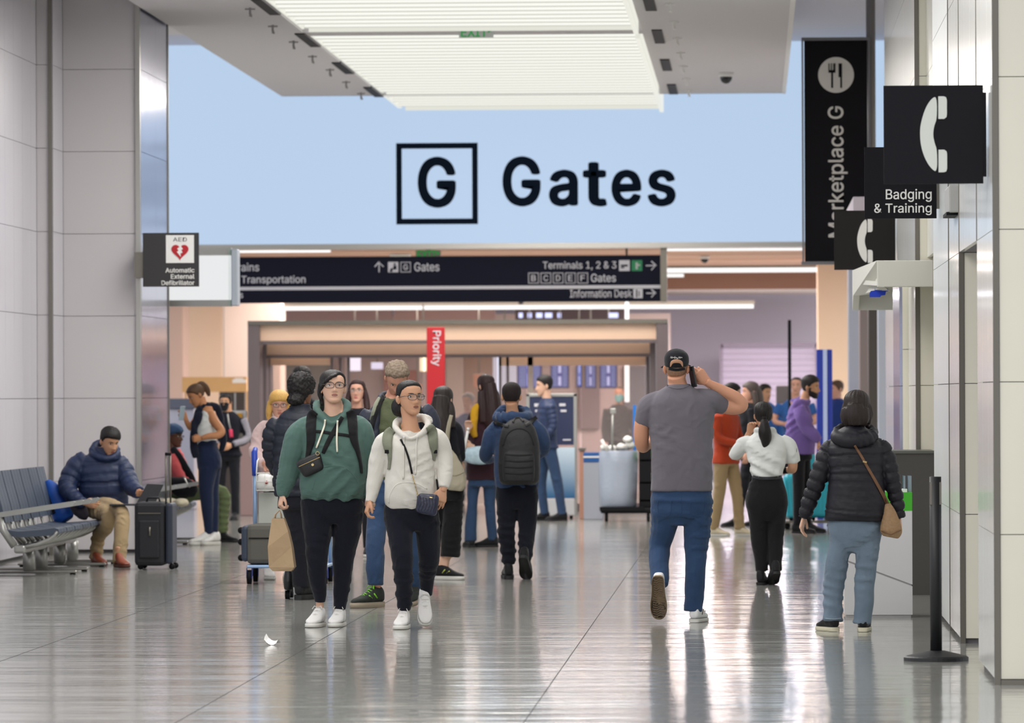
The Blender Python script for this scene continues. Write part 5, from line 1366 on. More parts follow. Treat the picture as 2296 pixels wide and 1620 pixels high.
# neckline rib, waistband pockets
p.ribbon('neck_rib', Gy, [(1494, 863), (1506, 868), (1520, 870), (1534, 868), (1547, 862)], 4, .003, .0)
p.ribbon('pocket', M_jeans, [(1474, 1122), (1476, 1150), (1490, 1158), (1503, 1150), (1505, 1122)], 2.2, .002, .0)
p.ribbon('pocket', M_jeans, [(1548, 1122), (1550, 1150), (1564, 1158), (1579, 1148), (1581, 1118)], 2.2, .002, .0)
p.ribbon('seat_seam', M_jeans, [(1527, 1106), (1528, 1130), (1528, 1150)], 2, .0015, .0)
p.finish()
t = bag_thing('mobile_phone', 'dark phone held to the ear of the man in the grey t-shirt', 'phone', p.P(1551, 860, -.02))
m = MB().rbox(-.006, .006, -.035, .035, -.072, .072, .005); m.xf(Matrix.Translation(p.P(1553, 844, -.045)) @ Matrix.Rotation(math.radians(-10), 4, 'Y') @ Matrix.Rotation(.5, 4, 'Z')); m.build('phone_body', mat('dark_phone', (38, 36, 40), .3), t)
m = MB().rbox(-.009, -.005, -.028, -.002, .04, .068, .002); m.xf(Matrix.Translation(p.P(1553, 844, -.045)) @ Matrix.Rotation(math.radians(-10), 4, 'Y') @ Matrix.Rotation(.5, 4, 'Z')); m.build('camera_bump', M_black, t)

# ---------------- 4. woman in the black puffer coat
p = Person('woman from behind in black puffer coat and light jeans, dark bob', 34.8, 1915, sk_f)
Pf = mat('black_puffer_nylon', (28, 27, 35), .55, bump=.0015, bscale=40, spec=.35)
p.garment('puffer_coat', Pf, [
    p.B([(1169, 1846, 1987, .14, 0), (1150, 1850, 1986, .155, 0), (1110, 1855, 1983, .15, 0), (1064, 1859, 1981, .145, 0), (1025, 1856, 1982, .14, 0), (1000, 1856, 1981, .125, .0), (982, 1868, 1968, .10, .0), (968, 1884, 1952, .08, -.01)], ex=2.5),
    p.T([(1890, 996, .0, 13), (1873, 998, .0, 18), (1858, 1012, .0, 21.5), (1846, 1042, .0, 22), (1833, 1076, .0, 20.5), (1820, 1110, .02, 18.5), (1810, 1138, .03, 16), (1803, 1160, .04, 13)]),
    p.T([(1950, 996, .0, 13), (1967, 998, .0, 18), (1982, 1012, .0, 20.5), (1992, 1042, .0, 20), (2000, 1076, .0, 18.5), (2008, 1110, .02, 17), (2013, 1138, .03, 15.5), (2016, 1160, .04, 13)])],
    vox=.0078, it=3, fold='puffer', amp=.0085, sp=.062, seed=33)
p.garment('hood', Pf, [p.T([(1874, 968, .02, 10), (1878, 982, -.09, 15), (1915, 988, -.13, 17), (1952, 980, -.09, 15), (1958, 966, .02, 10), (1945, 955, .07, 8), (1915, 952, .09, 8), (1885, 956, .07, 8), (1874, 968, .02, 10)], seg=4),
                       p.E(1915, 974, -.04, 40, 24, .10)], vox=.0085, it=3, fold='soft', amp=.004, sp=.05, seed=4, body=0)
p.garment('jeans', M_jeans_l, [
    p.B([(1236, 1886, 1950, .08, 0), (1205, 1861, 1975, .115, 0), (1180, 1857, 1979, .125, 0), (1150, 1862, 1974, .115, 0)]),
    p.T([(1888, 1200, .0, 30), (1882, 1240, .0, 26), (1872, 1290, .02, 24.5), (1868, 1340, .02, 22.5), (1868, 1392, .0, 22)]),
    p.T([(1947, 1200, .0, 30), (1943, 1240, -.02, 26.5), (1940, 1290, -.03, 24), (1937, 1345, -.05, 22), (1934, 1398, -.05, 21.5)])],
    vox=.0088, it=4, fold='denim', amp=.0055, sp=.07, seed=37)
p.head(1921, 918, .222, yaw=172, pitch=-4, neck=(1918, 968, .0, 17), hm=M_hair_dk, eyes=False,
       hair=dict(front=.07, side=-.09, nape=-.10, th=.018, top=.002, sideaz=55, loc=[[(-.07, .0, .03, .03), (-.082, .01, -.04, .032), (-.078, .02, -.10, .02)], [(.07, .0, .03, .03), (.082, .01, -.04, .032), (.078, .02, -.10, .022)],
                 [(0, .08, .03, .06), (0, .085, -.05, .062), (0, .08, -.115, .045)], [(-.045, .07, .0, .05), (-.055, .07, -.06, .045), (-.05, .06, -.115, .022)], [(.045, .07, .0, .05), (.055, .07, -.06, .045), (.05, .06, -.115, .025)]], it=6))
p.hand(p.P(1803, 1155, .04), p.P(1793, 1204, .05), Vector((.2, 1, 0)), flip=-1, curl=.35, L=.162, spread=.1)
p.hand(p.P(2016, 1156, .04), p.P(2017, 1195, .03), Vector((-.2, 1, 0)), flip=1, curl=.6, L=.155, vox=.006)
for (x_, y_, yw) in ((1866, 1393, 156), (1936, 1400, 176)):
    p.shoe(x_, y_, (0 if x_ < 1900 else -.05), yw if x_ > 1900 else 205, 0, M_bshoe, M_csole, k=.93, thick=.024)
p.ribbon('hem_stitching', mat('pale_denim_thread', (150, 165, 178), .8), [(1847, 1385), (1868, 1387), (1889, 1385)], 1.6, .0015, .0)
p.finish()
t = bag_thing('shoulder_bag', 'brown patterned shoulder bag on the right hip of the black puffer coat', 'bag', p.P(1998, 1205, -.1))
Br = mat('brown_leather', (112, 78, 52), .5, var=.15)
p.ribbon('bag_strap', Br, [(1916, 998, 5), (1930, 1020, 6), (1947, 1050, 6), (1966, 1083, 7), (1981, 1110, 8), (1991, 1132, 9)], 7, .006, .004, parent=t)
c = p.at_surface(1939, 1035, .010); MB().tube([(c.x - .012, c.y, c.z + .004), (c.x + .012, c.y, c.z - .004)], .008, 8).build('strap_buckle', M_brass, t)
bb = [tuple(p.P(x, y, dy)) for x, y, dy in ((1992, 1132, -.10),)]
p.solid('bag_body', mat('tan_monogram_canvas', (148, 118, 84), .6, var=.3, vscale=60, bump=.002, bscale=60), [p.T([(1990, 1128, -.10, 7), (1995, 1150, -.10, 15), (1997, 1175, -.10, 23), (1998, 1192, -.10, 25), (1996, 1204, -.10, 18)], ratio=.55)], parent=t, vox=.008)
m = MB().tube([p.P(1976, 1190, -.13), p.P(1998, 1198, -.165), p.P(2020, 1188, -.13)], .004, 6); m.build('bag_piping', Br, t, True)

# ---------------- 5. ponytail officer in the white shirt
p = Person('woman from behind in white uniform shirt and black trousers, ponytail', 43.2, 1715, sk_o, bodyvox=.009)
Ws = cloth('white_uniform_cotton', (222, 224, 222), var=.03, bump=.0008, bscale=200, rough=.8)
p.garment('shirt', Ws, [
    p.B([(1070, 1686, 1753, .11, 0), (1058, 1684, 1756, .125, 0), (1035, 1680, 1762, .125, 0), (1005, 1672, 1764, .125, 0), (985, 1676, 1762, .11, 0), (972, 1688, 1744, .08, 0), (966, 1697, 1736, .07, 0)], ex=2.4),
    p.T([(1682, 988, .0, 14), (1667, 993, .02, 15), (1657, 1008, .05, 15), (1650, 1022, .10, 14)]),
    p.T([(1752, 987, .0, 14), (1767, 995, .0, 16), (1775, 1015, .02, 16.5), (1780, 1036, .04, 15)]),
    p.T([(1694, 968, .0, 5), (1697, 962, -.06, 5), (1716, 964, -.085, 5), (1733, 960, -.06, 5), (1737, 966, .0, 5)], seg=3)],
    vox=.0095, it=3, fold='soft', amp=.006, sp=.10, seed=43)
p.garment('trousers', cloth('black_uniform_cloth', (26, 26, 29)), [
    p.B([(1165, 1694, 1744, .08, 0), (1140, 1674, 1764, .115, 0), (1116, 1672, 1766, .125, 0), (1090, 1680, 1760, .115, 0), (1067, 1686, 1754, .105, 0)]),
    p.T([(1697, 1130, .0, 24), (1700, 1170, .0, 21), (1701, 1210, .0, 17.5), (1706, 1250, .0, 15.5), (1709, 1281, .0, 14.5)]),
    p.T([(1742, 1130, .0, 24), (1741, 1170, .0, 21), (1739, 1210, .0, 17.5), (1739, 1250, -.03, 15), (1739, 1278, -.06, 14)])],
    vox=.01, it=4, fold='denim', amp=.004, sp=.09, seed=45)
p.ribbon('belt', mat('belt_black', (40, 40, 46), .4), [(1687, 1068), (1703, 1071), (1722, 1072), (1740, 1071), (1753, 1068)], 7, .004, .002)
p.head(1711, 932, .205, yaw=186, pitch=4, neck=(1713, 968, .0, 12), hm=M_hair_black, eyes=False,
       hair=dict(front=.075, side=-.02, nape=-.055, th=.012, top=.004, sideaz=55, loc=[[(0, .09, -.04, .035), (0, .135, -.06, .042), (.0, .145, -.13, .062), (-.01, .14, -.2, .055), (-.005, .135, -.26, .035), (-.005, .13, -.315, .008)]]))
p.bare([p.T([(1652, 1018, .08, 10), (1655, 1022, .14, 10), (1667, 998, .16, 8.5), (1677, 975, .12, 7), (1680, 968, .10, 6.5)]),
        p.T([(1778, 1030, .03, 11), (1777, 1048, .04, 11), (1774, 1052, .12, 10), (1766, 1054, .2, 8), (1760, 1055, .25, 7)])])
p.hand(p.P(1680, 970, .10), p.P(1690, 940, .04), Vector((.6, 0, .3)), flip=1, curl=.5, L=.165, vox=.006)
p.hand(p.P(1760, 1055, .25), p.P(1748, 1056, .32), Vector((0, 0, 1)), flip=1, curl=.5, L=.16, vox=.007)
p.shoe(1706, 1297, .0, 172, 0, M_bshoe, M_bsole, k=.95, high=.02, thick=.018)
p.shoe(1738, 1292, -.06, 190, 22, M_bshoe, M_bsole, k=.95, high=.02, thick=.018)
m = MB().tube([p.P(1762, 1061, .18), p.P(1762, 1048, .18)], .034, 14); tag(m.build('wrist_watch', M_black, p.root, True), None)
c = p.at_surface(1775, 1010, .002)
a = p.P(1789, 1010, .02)
MB().ell((a.x - .012, a.y - .01, a.z), (.006, .04, .045), 8).build('sleeve_patch', mat('navy_patch', (34, 40, 66), .7), p.root, True)
p.finish()

# ---------------- 6. grey-haired man looking down
p = Person('grey-haired man in open navy jacket over olive shirt, head bowed, walking', 39.0, 880, skin('weathered', (190, 138, 116)), (150, 90, 80))
Nv = mat('navy_jacket_nylon', (32, 36, 54), .6, bump=.0015, bscale=40, var=.1)
p.garment('shirt', cloth('olive_shirt_cloth', (84, 90, 66)), [p.B([(1090, 826, 936, .12, .02), (1000, 828, 940, .12, .0), (940, 836, 934, .12, -.01), (905, 850, 920, .09, .0), (893, 862, 908, .07, .0)])], vox=.011, fold='soft', amp=.004, sp=.08)
p.garment('jacket', Nv, [
    p.B([(1085, 816, 950, .13, .05), (1040, 818, 950, .14, .045), (990, 816, 956, .14, .045), (945, 816, 962, .13, .045), (915, 830, 950, .11, .05), (898, 848, 926, .085, .055)]),
    p.T([(836, 925, .02, 22), (822, 950, .02, 24), (817, 1000, .02, 22), (820, 1060, .0, 19), (826, 1105, -.06, 15)]),
    p.T([(942, 918, .02, 22), (960, 940, .02, 26), (966, 990, .02, 23), (960, 1040, .0, 20), (950, 1090, -.06, 16)]),
    p.T([(852, 895, -.03, 7), (845, 915, -.09, 9), (842, 960, -.11, 9), (838, 1040, -.10, 8)]),
    p.T([(918, 892, -.03, 7), (934, 915, -.09, 9), (936, 960, -.11, 9), (938, 1040, -.10, 8)]),
    p.T([(852, 893, -.02, 7), (862, 884, .05, 8), (887, 880, .09, 9), (912, 884, .05, 8), (918, 892, -.02, 7)])],
    vox=.0105, it=3, fold='puffer', amp=.0045, sp=.085, seed=51)
p.garment('jeans', M_jeans_m, [p.B([(1130, 826, 938, .12, 0), (1075, 830, 934, .12, 0)]),
    p.T([(852, 1120, .0, 28), (846, 1170, -.06, 24), (841, 1220, -.14, 22), (842, 1270, -.16, 21), (842, 1312, -.16, 19)]),
    p.T([(918, 1120, .0, 28), (922, 1180, .06, 24), (928, 1240, .10, 21), (930, 1300, .14, 18), (930, 1338, .18, 16)])], vox=.0105, it=4, fold='denim', amp=.006, sp=.07, seed=55)
p.head(889, 850, .236, yaw=8, pitch=-40, neck=(890, 902, .03, 19), hm=M_hair_grey, brow=M_hair_grey,
       hair=dict(front=.076, side=.02, nape=-.045, th=.014, top=.012, sideaz=66, curly=True, peak=-.004, it=1), hamp=.004, hvox=.0065)
p.shoe(842, 1334, -.16, -42, 0, cloth('black_trail_shoe', (38, 42, 38)), mat('taupe_sole', (150, 138, 120), .7), k=1.12, thick=.03, accent=mat('lime_accent', (120, 200, 40), .5), laces=mat('lime_accent', (0, 0, 0)))
p.shoe(930, 1344, .18, -6, 20, cloth('black_trail_shoe', (0, 0, 0)), mat('taupe_sole', (0, 0, 0)), k=1.08, thick=.03)
p.hand(p.P(826, 1104, -.06), p.P(822, 1150, -.1), Vector((.3, -1, 0)), flip=1, curl=.5, L=.18, vox=.006)
p.hand(p.P(950, 1090, -.06), p.P(946, 1140, -.1), Vector((-.3, -1, 0)), flip=-1, curl=.5, L=.18, vox=.007)
p.finish()
t = bag_thing('backpack', 'backpack with olive and black straps worn by the grey-haired man', 'backpack', p.P(890, 1040, .3))
p.solid('back_body', M_strap, [ring_prim([(tuple(p.P(888, y, .29)), w, d, 0, 3) for y, w, d in ((1050, .12, .05), (1035, .15, .08), (960, .16, .09), (920, .14, .08), (905, .09, .04))])], parent=t, vox=.014)
p.ribbon('shoulder_strap', M_strap, [(862, 886, 9), (852, 900, 11), (842, 925, 12), (834, 950, 11), (830, 975, 8)], 11, .01, parent=t)
p.ribbon('strap_tail', Ol, [(851, 890, 6), (843, 905, 9), (837, 922, 8), (831, 942, 6)], 8, .006, .010, parent=t)
p.ribbon('shoulder_strap', M_strap, [(925, 888, 10), (936, 905, 12), (944, 930, 12), (950, 960, 11)], 11, .01, parent=t)

# ---------------- 7. curly-haired woman in the navy quilted coat, from behind
p = Person('curly black-haired person from behind in navy quilted vest coat', 40.3, 660, skin('brown', (150, 104, 80)))
Nq = mat('deep_navy_quilt', (18, 24, 40), .6, bump=.0012, bscale=50)
p.garment('quilted_coat', Nq, [
    p.B([(1112, 616, 712, .13, 0), (1080, 612, 718, .15, 0), (1010, 612, 722, .15, 0), (960, 612, 722, .14, 0), (935, 624, 714, .12, 0), (918, 642, 700, .09, 0), (905, 654, 694, .08, 0)]),
    p.T([(628, 945, .0, 20), (614, 965, .0, 23), (607, 1000, .02, 20), (610, 1030, .05, 17), (622, 1060, .12, 14)]),
    p.T([(704, 945, .0, 20), (722, 965, .0, 23), (732, 1005, .02, 20), (736, 1050, .05, 17), (735, 1090, .1, 14)])],
    vox=.0095, it=3, fold='puffer', amp=.008, sp=.075, seed=61)
p.garment('trousers', M_blackc, [p.B([(1140, 622, 712, .12, 0), (1100, 624, 708, .12, 0)]),
    p.T([(660, 1130, .0, 30), (668, 1180, .0, 26), (676, 1240, .0, 24), (677, 1318, .0, 22)]),
    p.T([(690, 1130, .04, 26), (696, 1180, .1, 24), (704, 1240, .16, 21), (708, 1290, .2, 18)])], vox=.011, fold='denim', amp=.004, sp=.08, seed=65)
p.head(676, 876, .225, yaw=150, pitch=-4, neck=(674, 915, .0, 16), hm=M_hair_black, eyes=False,
       hair=dict(front=.07, side=-.03, nape=-.095, th=.03, top=.006, sideaz=55, curly=True, it=1, ell=[(0, .075, -.075, .07, .06, .05), (.0, .05, .06, .06, .06, .04)]), hamp=.005, hvox=.007,
       glasses=(.026, .016, .002), gm=M_steel)
p.shoe(676, 1330, .0, 160, 0, M_bshoe, M_bsole, k=1.1, high=.05, thick=.03)
p.shoe(708, 1300, .2, 175, 10, M_bshoe, M_bsole, k=1.05, high=.05, thick=.03)
p.hand(p.P(622, 1060, .12), p.P(640, 1075, .2), Vector((0, 0, 1)), flip=1, curl=.5, L=.16, vox=.007)
p.hand(p.P(735, 1090, .1), p.P(736, 1120, .14), Vector((0, 1, 0)), flip=1, curl=.5, L=.16, vox=.007)
p.finish()
t = bag_thing('rolling_case', 'low black rolling bag with thick rounded edge beside dark boots', 'suitcase', (p.P(648, 1338, -.02).x, 40.6, 0))
p.solid('case_body', mat('black_ballistic', (30, 30, 34), .6), [p.T([(648, 1276, .1, 9), (648, 1300, .1, 12), (647, 1322, .1, 10)], ratio=3.0)], parent=t, vox=.012)
for dy_ in (-.1, .2): MB().tube([(p.P(640, 1330, 0).x - .01, 40.5 + dy_, .035), (p.P(640, 1330, 0).x + .025, 40.5 + dy_, .035)], .034, 14).build('wheel', M_black, t)

# ---------------- 8. blond woman pushing the trolley
p = Person('blond woman with glasses in a pale pink fleece jacket pushing the trolley', 44.9, 625, sk_p, (190, 110, 100))
Pk = cloth('pale_pink_fleece', (214, 188, 186), bump=.003, bscale=50)
p.garment('fleece_jacket', Pk, [
    p.B([(1100, 588, 664, .12, 0), (1060, 584, 668, .13, 0), (1000, 586, 668, .13, 0), (965, 584, 668, .125, 0), (948, 592, 660, .10, 0), (936, 606, 648, .08, 0), (930, 612, 644, .07, 0)]),
    p.T([(602, 952, .0, 15), (586, 966, .0, 18), (577, 995, -.02, 17), (576, 1018, -.10, 15.5), (585, 1033, -.22, 14), (592, 1040, -.30, 12)]),
    p.T([(652, 952, .0, 15), (668, 966, .0, 18), (676, 1000, -.02, 17), (668, 1026, -.12, 15), (655, 1040, -.24, 12)])],
    vox=.010, it=3, fold='soft', amp=.006, sp=.07, seed=71)
p.garment('trousers', M_blackc, [p.B([(1120, 590, 662, .12, 0), (1085, 592, 660, .12, 0)]),
    p.T([(606, 1110, .0, 20), (604, 1180, -.05, 17), (602, 1268, -.08, 13)]), p.T([(646, 1110, .0, 20), (648, 1180, .1, 17), (650, 1262, .14, 13)])], vox=.012, fold='denim', amp=.004)
p.head(626, 908, .225, yaw=8, pitch=-4, neck=(628, 940, .0, 14), hm=M_hair_blond, brow=None, glasses=(.0255, .017, .002), gm=mat('brown_frame', (70, 48, 42), .4),
       hair=dict(front=.036, side=-.02, nape=-.09, th=.018, top=.004, sideaz=58, loc=[[(-.075, .0, .03, .028), (-.088, .0, -.05, .03), (-.088, .01, -.12, .022), (-.085, .01, -.17, .008)], [(.075, .0, .03, .028), (.088, .0, -.05, .03), (.085, .01, -.12, .02)]]))
p.hand(p.P(592, 1040, -.30), p.P(612, 1052, -.37), Vector((.2, -.2, -1)), flip=1, curl=.7, L=.16, vox=.0055)
p.hand(p.P(655, 1040, -.26), p.P(640, 1052, -.35), Vector((-.2, -.2, -1)), flip=-1, curl=.7, L=.16, vox=.0055)
p.shoe(602, 1286, -.08, 10, 0, M_wshoe, M_wsole, k=.98); p.shoe(650, 1280, .14, 0, 0, M_wshoe, M_wsole, k=.98)
p.finish()
# luggage trolley with case
Y0 = 44.1
t = thing('luggage_trolley', 'airport luggage trolley with blue handle grips and white wire basket', 'trolley', (W(600, 1300, Y0).x, Y0, 0))
Lb = mat('pale_blue_tube', (150, 178, 214), .35, .4); Bg = mat('blue_grip', (22, 64, 176), .45); Ww = mat('white_wire', (226, 226, 220), .5)
XA = W(571, 1000, Y0).x; XB = XA + .62
zt = W(571, 1006, Y0).z
for x in (XA, XB):
    MB().tube([(x, Y0 + .05, .10), (x, Y0 + .02, .6), (x, Y0, zt - .22)], .018, 12).build('upright', Lb, t, True)
    MB().tube([(x, Y0, zt - .22), (x, Y0, zt - .14), (x - .005, Y0 + .02, zt - .03), (x, Y0 + .07, zt + .0)], [.022, .026, .026, .02], 12).build('grip', Bg, t, True)
MB().tube([(XA + .04, Y0 - .02, zt - .26), (XB - .04, Y0 - .02, zt - .26)], .016, 10).build('push_bar', Bg, t, True)
m = MB(); z0, z1 = W(0, 1100, Y0).z, W(0, 1062, Y0).z
for z in (z1, z0, (z0 + z1) / 2): m.tube([(XA + .03, Y0 - .18, z), (XB - .03, Y0 - .18, z), (XB - .03, Y0 + .02, z), (XA + .03, Y0 + .02, z), (XA + .03, Y0 - .18, z)], .005, 6)
for i in range(9):
    x = XA + .03 + (XB - XA - .06) * i / 8; m.tube([(x, Y0 - .18, z1), (x, Y0 - .18, z0), (x, Y0 + .02, z0)], .003, 5)
m.tube([(XA + .03, Y0 - .18, z1), (XA + .03, Y0 - .1, z1 + .10), (XA + .03, Y0 + .02, z1 + .12)], .006, 6)
o = m.build('wire_basket', Ww, t, True); o['kind'] = 'stuff'
boxo('back_panel', XA + .03, XB - .03, Y0 + .0, Y0 + .02, .42, z0 - .02, mat('trolley_panel', (196, 200, 192), .5), t, bev=.005)
boxo('platform', XA - .02, XB + .02, Y0 - .55, Y0 + .1, .135, .16, Lb, t, bev=.008)
for (x, y) in ((XA, Y0 - .5), (XA, Y0 + .05), (XB, Y0 + .05), (XB, Y0 - .5)):
    w_ = MB().tube([(x - .018, y, .06), (x + .018, y, .06)], .059, 18).build('wheel', M_black, t, True)
    MB().box(x - .024, x - .019, y - .02, y + .02, .05, .135).box(x + .019, x + .024, y - .02, y + .02, .05, .135).build('wheel_fork', Bg, w_)
x0, x1 = W(551, 0, Y0 - .4).x, W(664, 0, Y0 - .4).x; z0, z1 = W(0, 1262, Y0 - .4).z, W(0, 1176, Y0 - .4).z
t = thing('grey_suitcase', 'grey olive soft suitcase lying on the luggage trolley', 'suitcase', ((x0 + x1) / 2, Y0 - .25, .165))
z0 = .165
Gs = mat('grey_olive_fabric', (92, 90, 84), .8, bump=.001, bscale=120)
boxo('case_body', x0, x1, Y0 - .52, Y0 + -.02, z0, z1, Gs, t, bev=.04)
boxo('side_gusset', x0 - .045, x0 + .02, Y0 - .50, Y0 - .04, z0 + .02, z1 - .01, mat('navy_gusset', (56, 66, 84), .6), t, bev=.03)
MB().tube([(x0 + .02, Y0 - .523, (z0 + z1) / 2 + .05), (x1 - .02, Y0 - .523, (z0 + z1) / 2 + .05)], .006, 6).build('zip', M_black, t)
for z in (z1 - .05, z0 + .18, z0 + .05): MB().ell((x0 - .05, Y0 - .42, z), (.03, .03, .028), 8).build('wheel', M_black, t, True)
t = thing('carrier_bag', 'white plastic bag with small red print in the trolley basket', 'bag', (XA + .15, Y0 - .08, W(0, 1098, Y0).z))
a = W(596, 1082, Y0 - .08); pr = [ell_prim(a, (.085, .06, .075)), ell_prim(a + Vector((.06, 0, .015)), (.06, .05, .06)), ell_prim(a + Vector((-.03, 0, .03)), (.05, .05, .05))]
V = np.concatenate([q.V for q in pr]); F = []; n = 0
for q in pr: F += [tuple(i + n for i in f) for f in q.F]; n += len(q.V)
V, Q = remesh(V, F, .008, 1); V = V + normals(V, Q) * (.006 * nz(V, 45, 2))[:, None]
mk('bag_body', V, Q, M_whitep, t, True)
MB().tube([a + Vector((.0, -.063, .0)), a + Vector((.02, -.066, .01))], .012, 8).build('red_print', M_red, t)

# ---------------- 9. woman in glasses between the two groups
p = Person('dark-haired woman in thin glasses behind, between green hoodie and grey-haired man', 51.0, 800, sk_p, (186, 88, 90))
p.plain(802, 1247, 1.66, 4, M_blackc, M_blackc, M_bshoe, M_wsole, w=.95, fem=True, vox=.016)
p.head(801, 879, .218, yaw=-4, pitch=6, neck=(801, 925, .0, 11), hm=hairm('dark_auburn', (52, 30, 30)), brow=M_hair_dk, fine=False, glasses=(.026, .016, .0018), gm=M_dsteel,
       hair=dict(front=.072, side=-.06, nape=-.1, th=.012, top=.004, sideaz=66, loc=[[(-.07, .0, .04, .025), (-.088, .0, -.03, .03), (-.10, -.0, -.11, .035), (-.11, -.02, -.19, .03)], [(.07, .0, .04, .025), (.088, .0, -.03, .03), (.10, .0, -.11, .035), (.11, -.02, -.19, .03)]]))
p.finish()

# ---------------- 10. long-haired woman with the beige bag
p = Person('long dark-haired woman from behind in black top and cropped black trousers', 44.6, 1000, sk_f)
p.garment('top', M_blackc, [
    p.B([(1080, 966, 1034, .11, 0), (1040, 964, 1034, .115, 0), (990, 958, 1032, .12, 0), (955, 958, 1028, .11, 0), (938, 970, 1016, .08, 0), (928, 982, 1006, .06, 0)]),
    p.T([(1012, 952, .0, 14), (1024, 965, .0, 15), (1031, 995, -.0, 12.5), (1033, 1018, .03, 11), (1035, 1030, .07, 9)]),
    p.T([(968, 952, .0, 14), (958, 965, .0, 15), (954, 1000, .0, 12.5), (956, 1040, .02, 10)])], vox=.011, fold='soft', amp=.004)
p.garment('cropped_trousers', cloth('black_rib_cloth', (25, 24, 27)), [p.B([(1120, 962, 1042, .12, 0), (1070, 968, 1036, .11, 0)]),
    p.T([(984, 1110, .02, 19), (976, 1160, .06, 18), (968, 1245, .12, 18)]), p.T([(1018, 1110, .0, 22), (1015, 1160, .0, 22), (1012, 1205, .0, 23), (1009, 1248, .0, 22.5)])], vox=.011, fold='denim', amp=.003, seed=9)
p.bare([p.T([(1006, 1220, .0, 12), (1000, 1255, .0, 9), (996, 1285, .0, 8.5)]), p.T([(968, 1225, .12, 12), (962, 1262, .14, 9), (960, 1285, .14, 8)])])
p.head(994, 897, .215, yaw=165, pitch=0, neck=(994, 935, .0, 12), hm=hairm('very_dark_brown', (42, 34, 32)), eyes=False,
       hair=dict(front=.07, side=-.08, nape=-.1, th=.014, sideaz=55, loc=[[(0, .07, .03, .075), (0, .10, -.08, .085), (-.01, .13, -.2, .095), (-.03, .14, -.33, .085), (-.03, .14, -.42, .05)], [(-.07, .03, -.02, .03), (-.09, .06, -.12, .045), (-.10, .09, -.25, .04)], [(.07, .03, -.02, .03), (.085, .06, -.12, .045), (.09, .09, -.25, .04)]]))
p.hand(p.P(1035, 1028, .07), p.P(1040, 1056, .10), Vector((0, 1, 0)), flip=1, curl=.5, L=.165, vox=.006)
p.hand(p.P(956, 1040, .02), p.P(958, 1068, .04), Vector((0, 1, 0)), flip=-1, curl=.5, L=.165, vox=.008)
p.garment('sock', M_blackc, [p.T([(996, 1270, .0, 10.5), (997, 1292, .0, 11)])], vox=.009, body=0)
p.shoe(992, 1288, .0, 62, 0, M_bshoe, M_wsole, k=.98, thick=.026, accent=mat('pale_yellow_mark', (190, 200, 90), .6)); p.shoe(960, 1290, .14, 100, 0, M_bshoe, M_wsole, k=.96)
p.finish()
Bei = cloth('beige_canvas', (172, 164, 144))
t = bag_thing('hobo_bag', 'slouchy beige canvas bag on the black-clad long-haired woman', 'bag', p.P(1023, 1104, -.1))
p.ribbon('bag_strap', Bei, [(1012, 930, 8), (1006, 955, 9), (1003, 985, 10), (1008, 1015, 12)], 9, .008, .004, parent=t)
p.solid('bag_body', Bei, [p.T([(1006, 1008, -.12, 7), (1014, 1035, -.13, 17), (1020, 1065, -.13, 24), (1021, 1088, -.13, 24), (1020, 1100, -.13, 16)], ratio=.5)], parent=t, vox=.010, amp=.004, f=22)
p.ribbon('bag_seam', mat('dark_beige_stitch', (140, 132, 112), .8), [(999, 1062), (1020, 1066), (1042, 1058)], 2.5, .003, .0, parent=t)  # seam as a ribbon of darker beige

# ---------------- 11. long-haired woman with the yellow scarf
p = Person('woman with very long dark hair, maroon coat and mustard scarf, seen from behind', 53.9, 1085, sk_f)
Mr = cloth('dark_maroon_wool', (52, 30, 38))
p.garment('coat', Mr, [
    p.B([(1076, 1046, 1118, .13, 0), (1040, 1046, 1120, .13, 0), (990, 1052, 1124, .13, 0), (930, 1056, 1120, .12, 0), (908, 1064, 1108, .09, 0), (897, 1074, 1098, .07, 0)]),
    p.T([(1110, 922, .0, 13), (1120, 938, .0, 14), (1124, 970, -.02, 12), (1112, 995, -.12, 10.5), (1090, 1002, -.2, 9)]),
    p.T([(1068, 922, .0, 12), (1060, 940, .0, 13), (1056, 970, -.04, 12), (1052, 992, -.14, 9), (1049, 1000, -.2, 7)])], vox=.012, fold='soft', amp=.005)
p.garment('jeans', M_jeans_m, [p.B([(1090, 1048, 1116, .12, 0), (1055, 1052, 1112, .11, 0)]),
    p.T([(1062, 1085, .0, 15), (1059, 1130, .0, 12.5), (1056, 1170, .0, 13), (1055, 1213, .0, 14.5)]), p.T([(1098, 1085, .0, 16), (1098, 1130, .0, 13), (1101, 1170, .0, 11.5), (1105, 1211, .02, 11.5)])], vox=.012, fold='denim', amp=.005)
p.garment('scarf', cloth('mustard_knit', (196, 148, 36)), [p.T([(1082, 905, -.09, 7), (1068, 915, -.11, 9), (1063, 940, -.13, 9), (1062, 965, -.13, 8), (1066, 980, -.12, 6)])], vox=.009, fold='soft', amp=.004, body=0)
p.head(1089, 866, .225, yaw=-145, pitch=0, neck=(1089, 905, .0, 10), hm=hairm('maroon_black', (44, 26, 26)), eyes=False, fine=False,
       hair=dict(front=.07, side=-.07, nape=-.1, th=.014, sideaz=60, loc=[[(0, .07, .03, .07), (0, .10, -.1, .08), (0, .12, -.25, .09), (0, .13, -.4, .085), (0, .13, -.52, .04)], [(-.08, .04, -.05, .04), (-.09, .07, -.2, .05), (-.09, .09, -.38, .04)], [(.08, .04, -.05, .04), (.09, .07, -.2, .05), (.09, .09, -.38, .04)]]))
p.hand(p.P(1049, 965, -.2), p.P(1050, 945, -.22), Vector((1, 0, 0)), flip=1, curl=.6, L=.16, vox=.007)
p.hand(p.P(1058, 1000, -.22), p.P(1042, 996, -.24), Vector((0, 0, 1)), flip=1, curl=.5, L=.165, vox=.007)
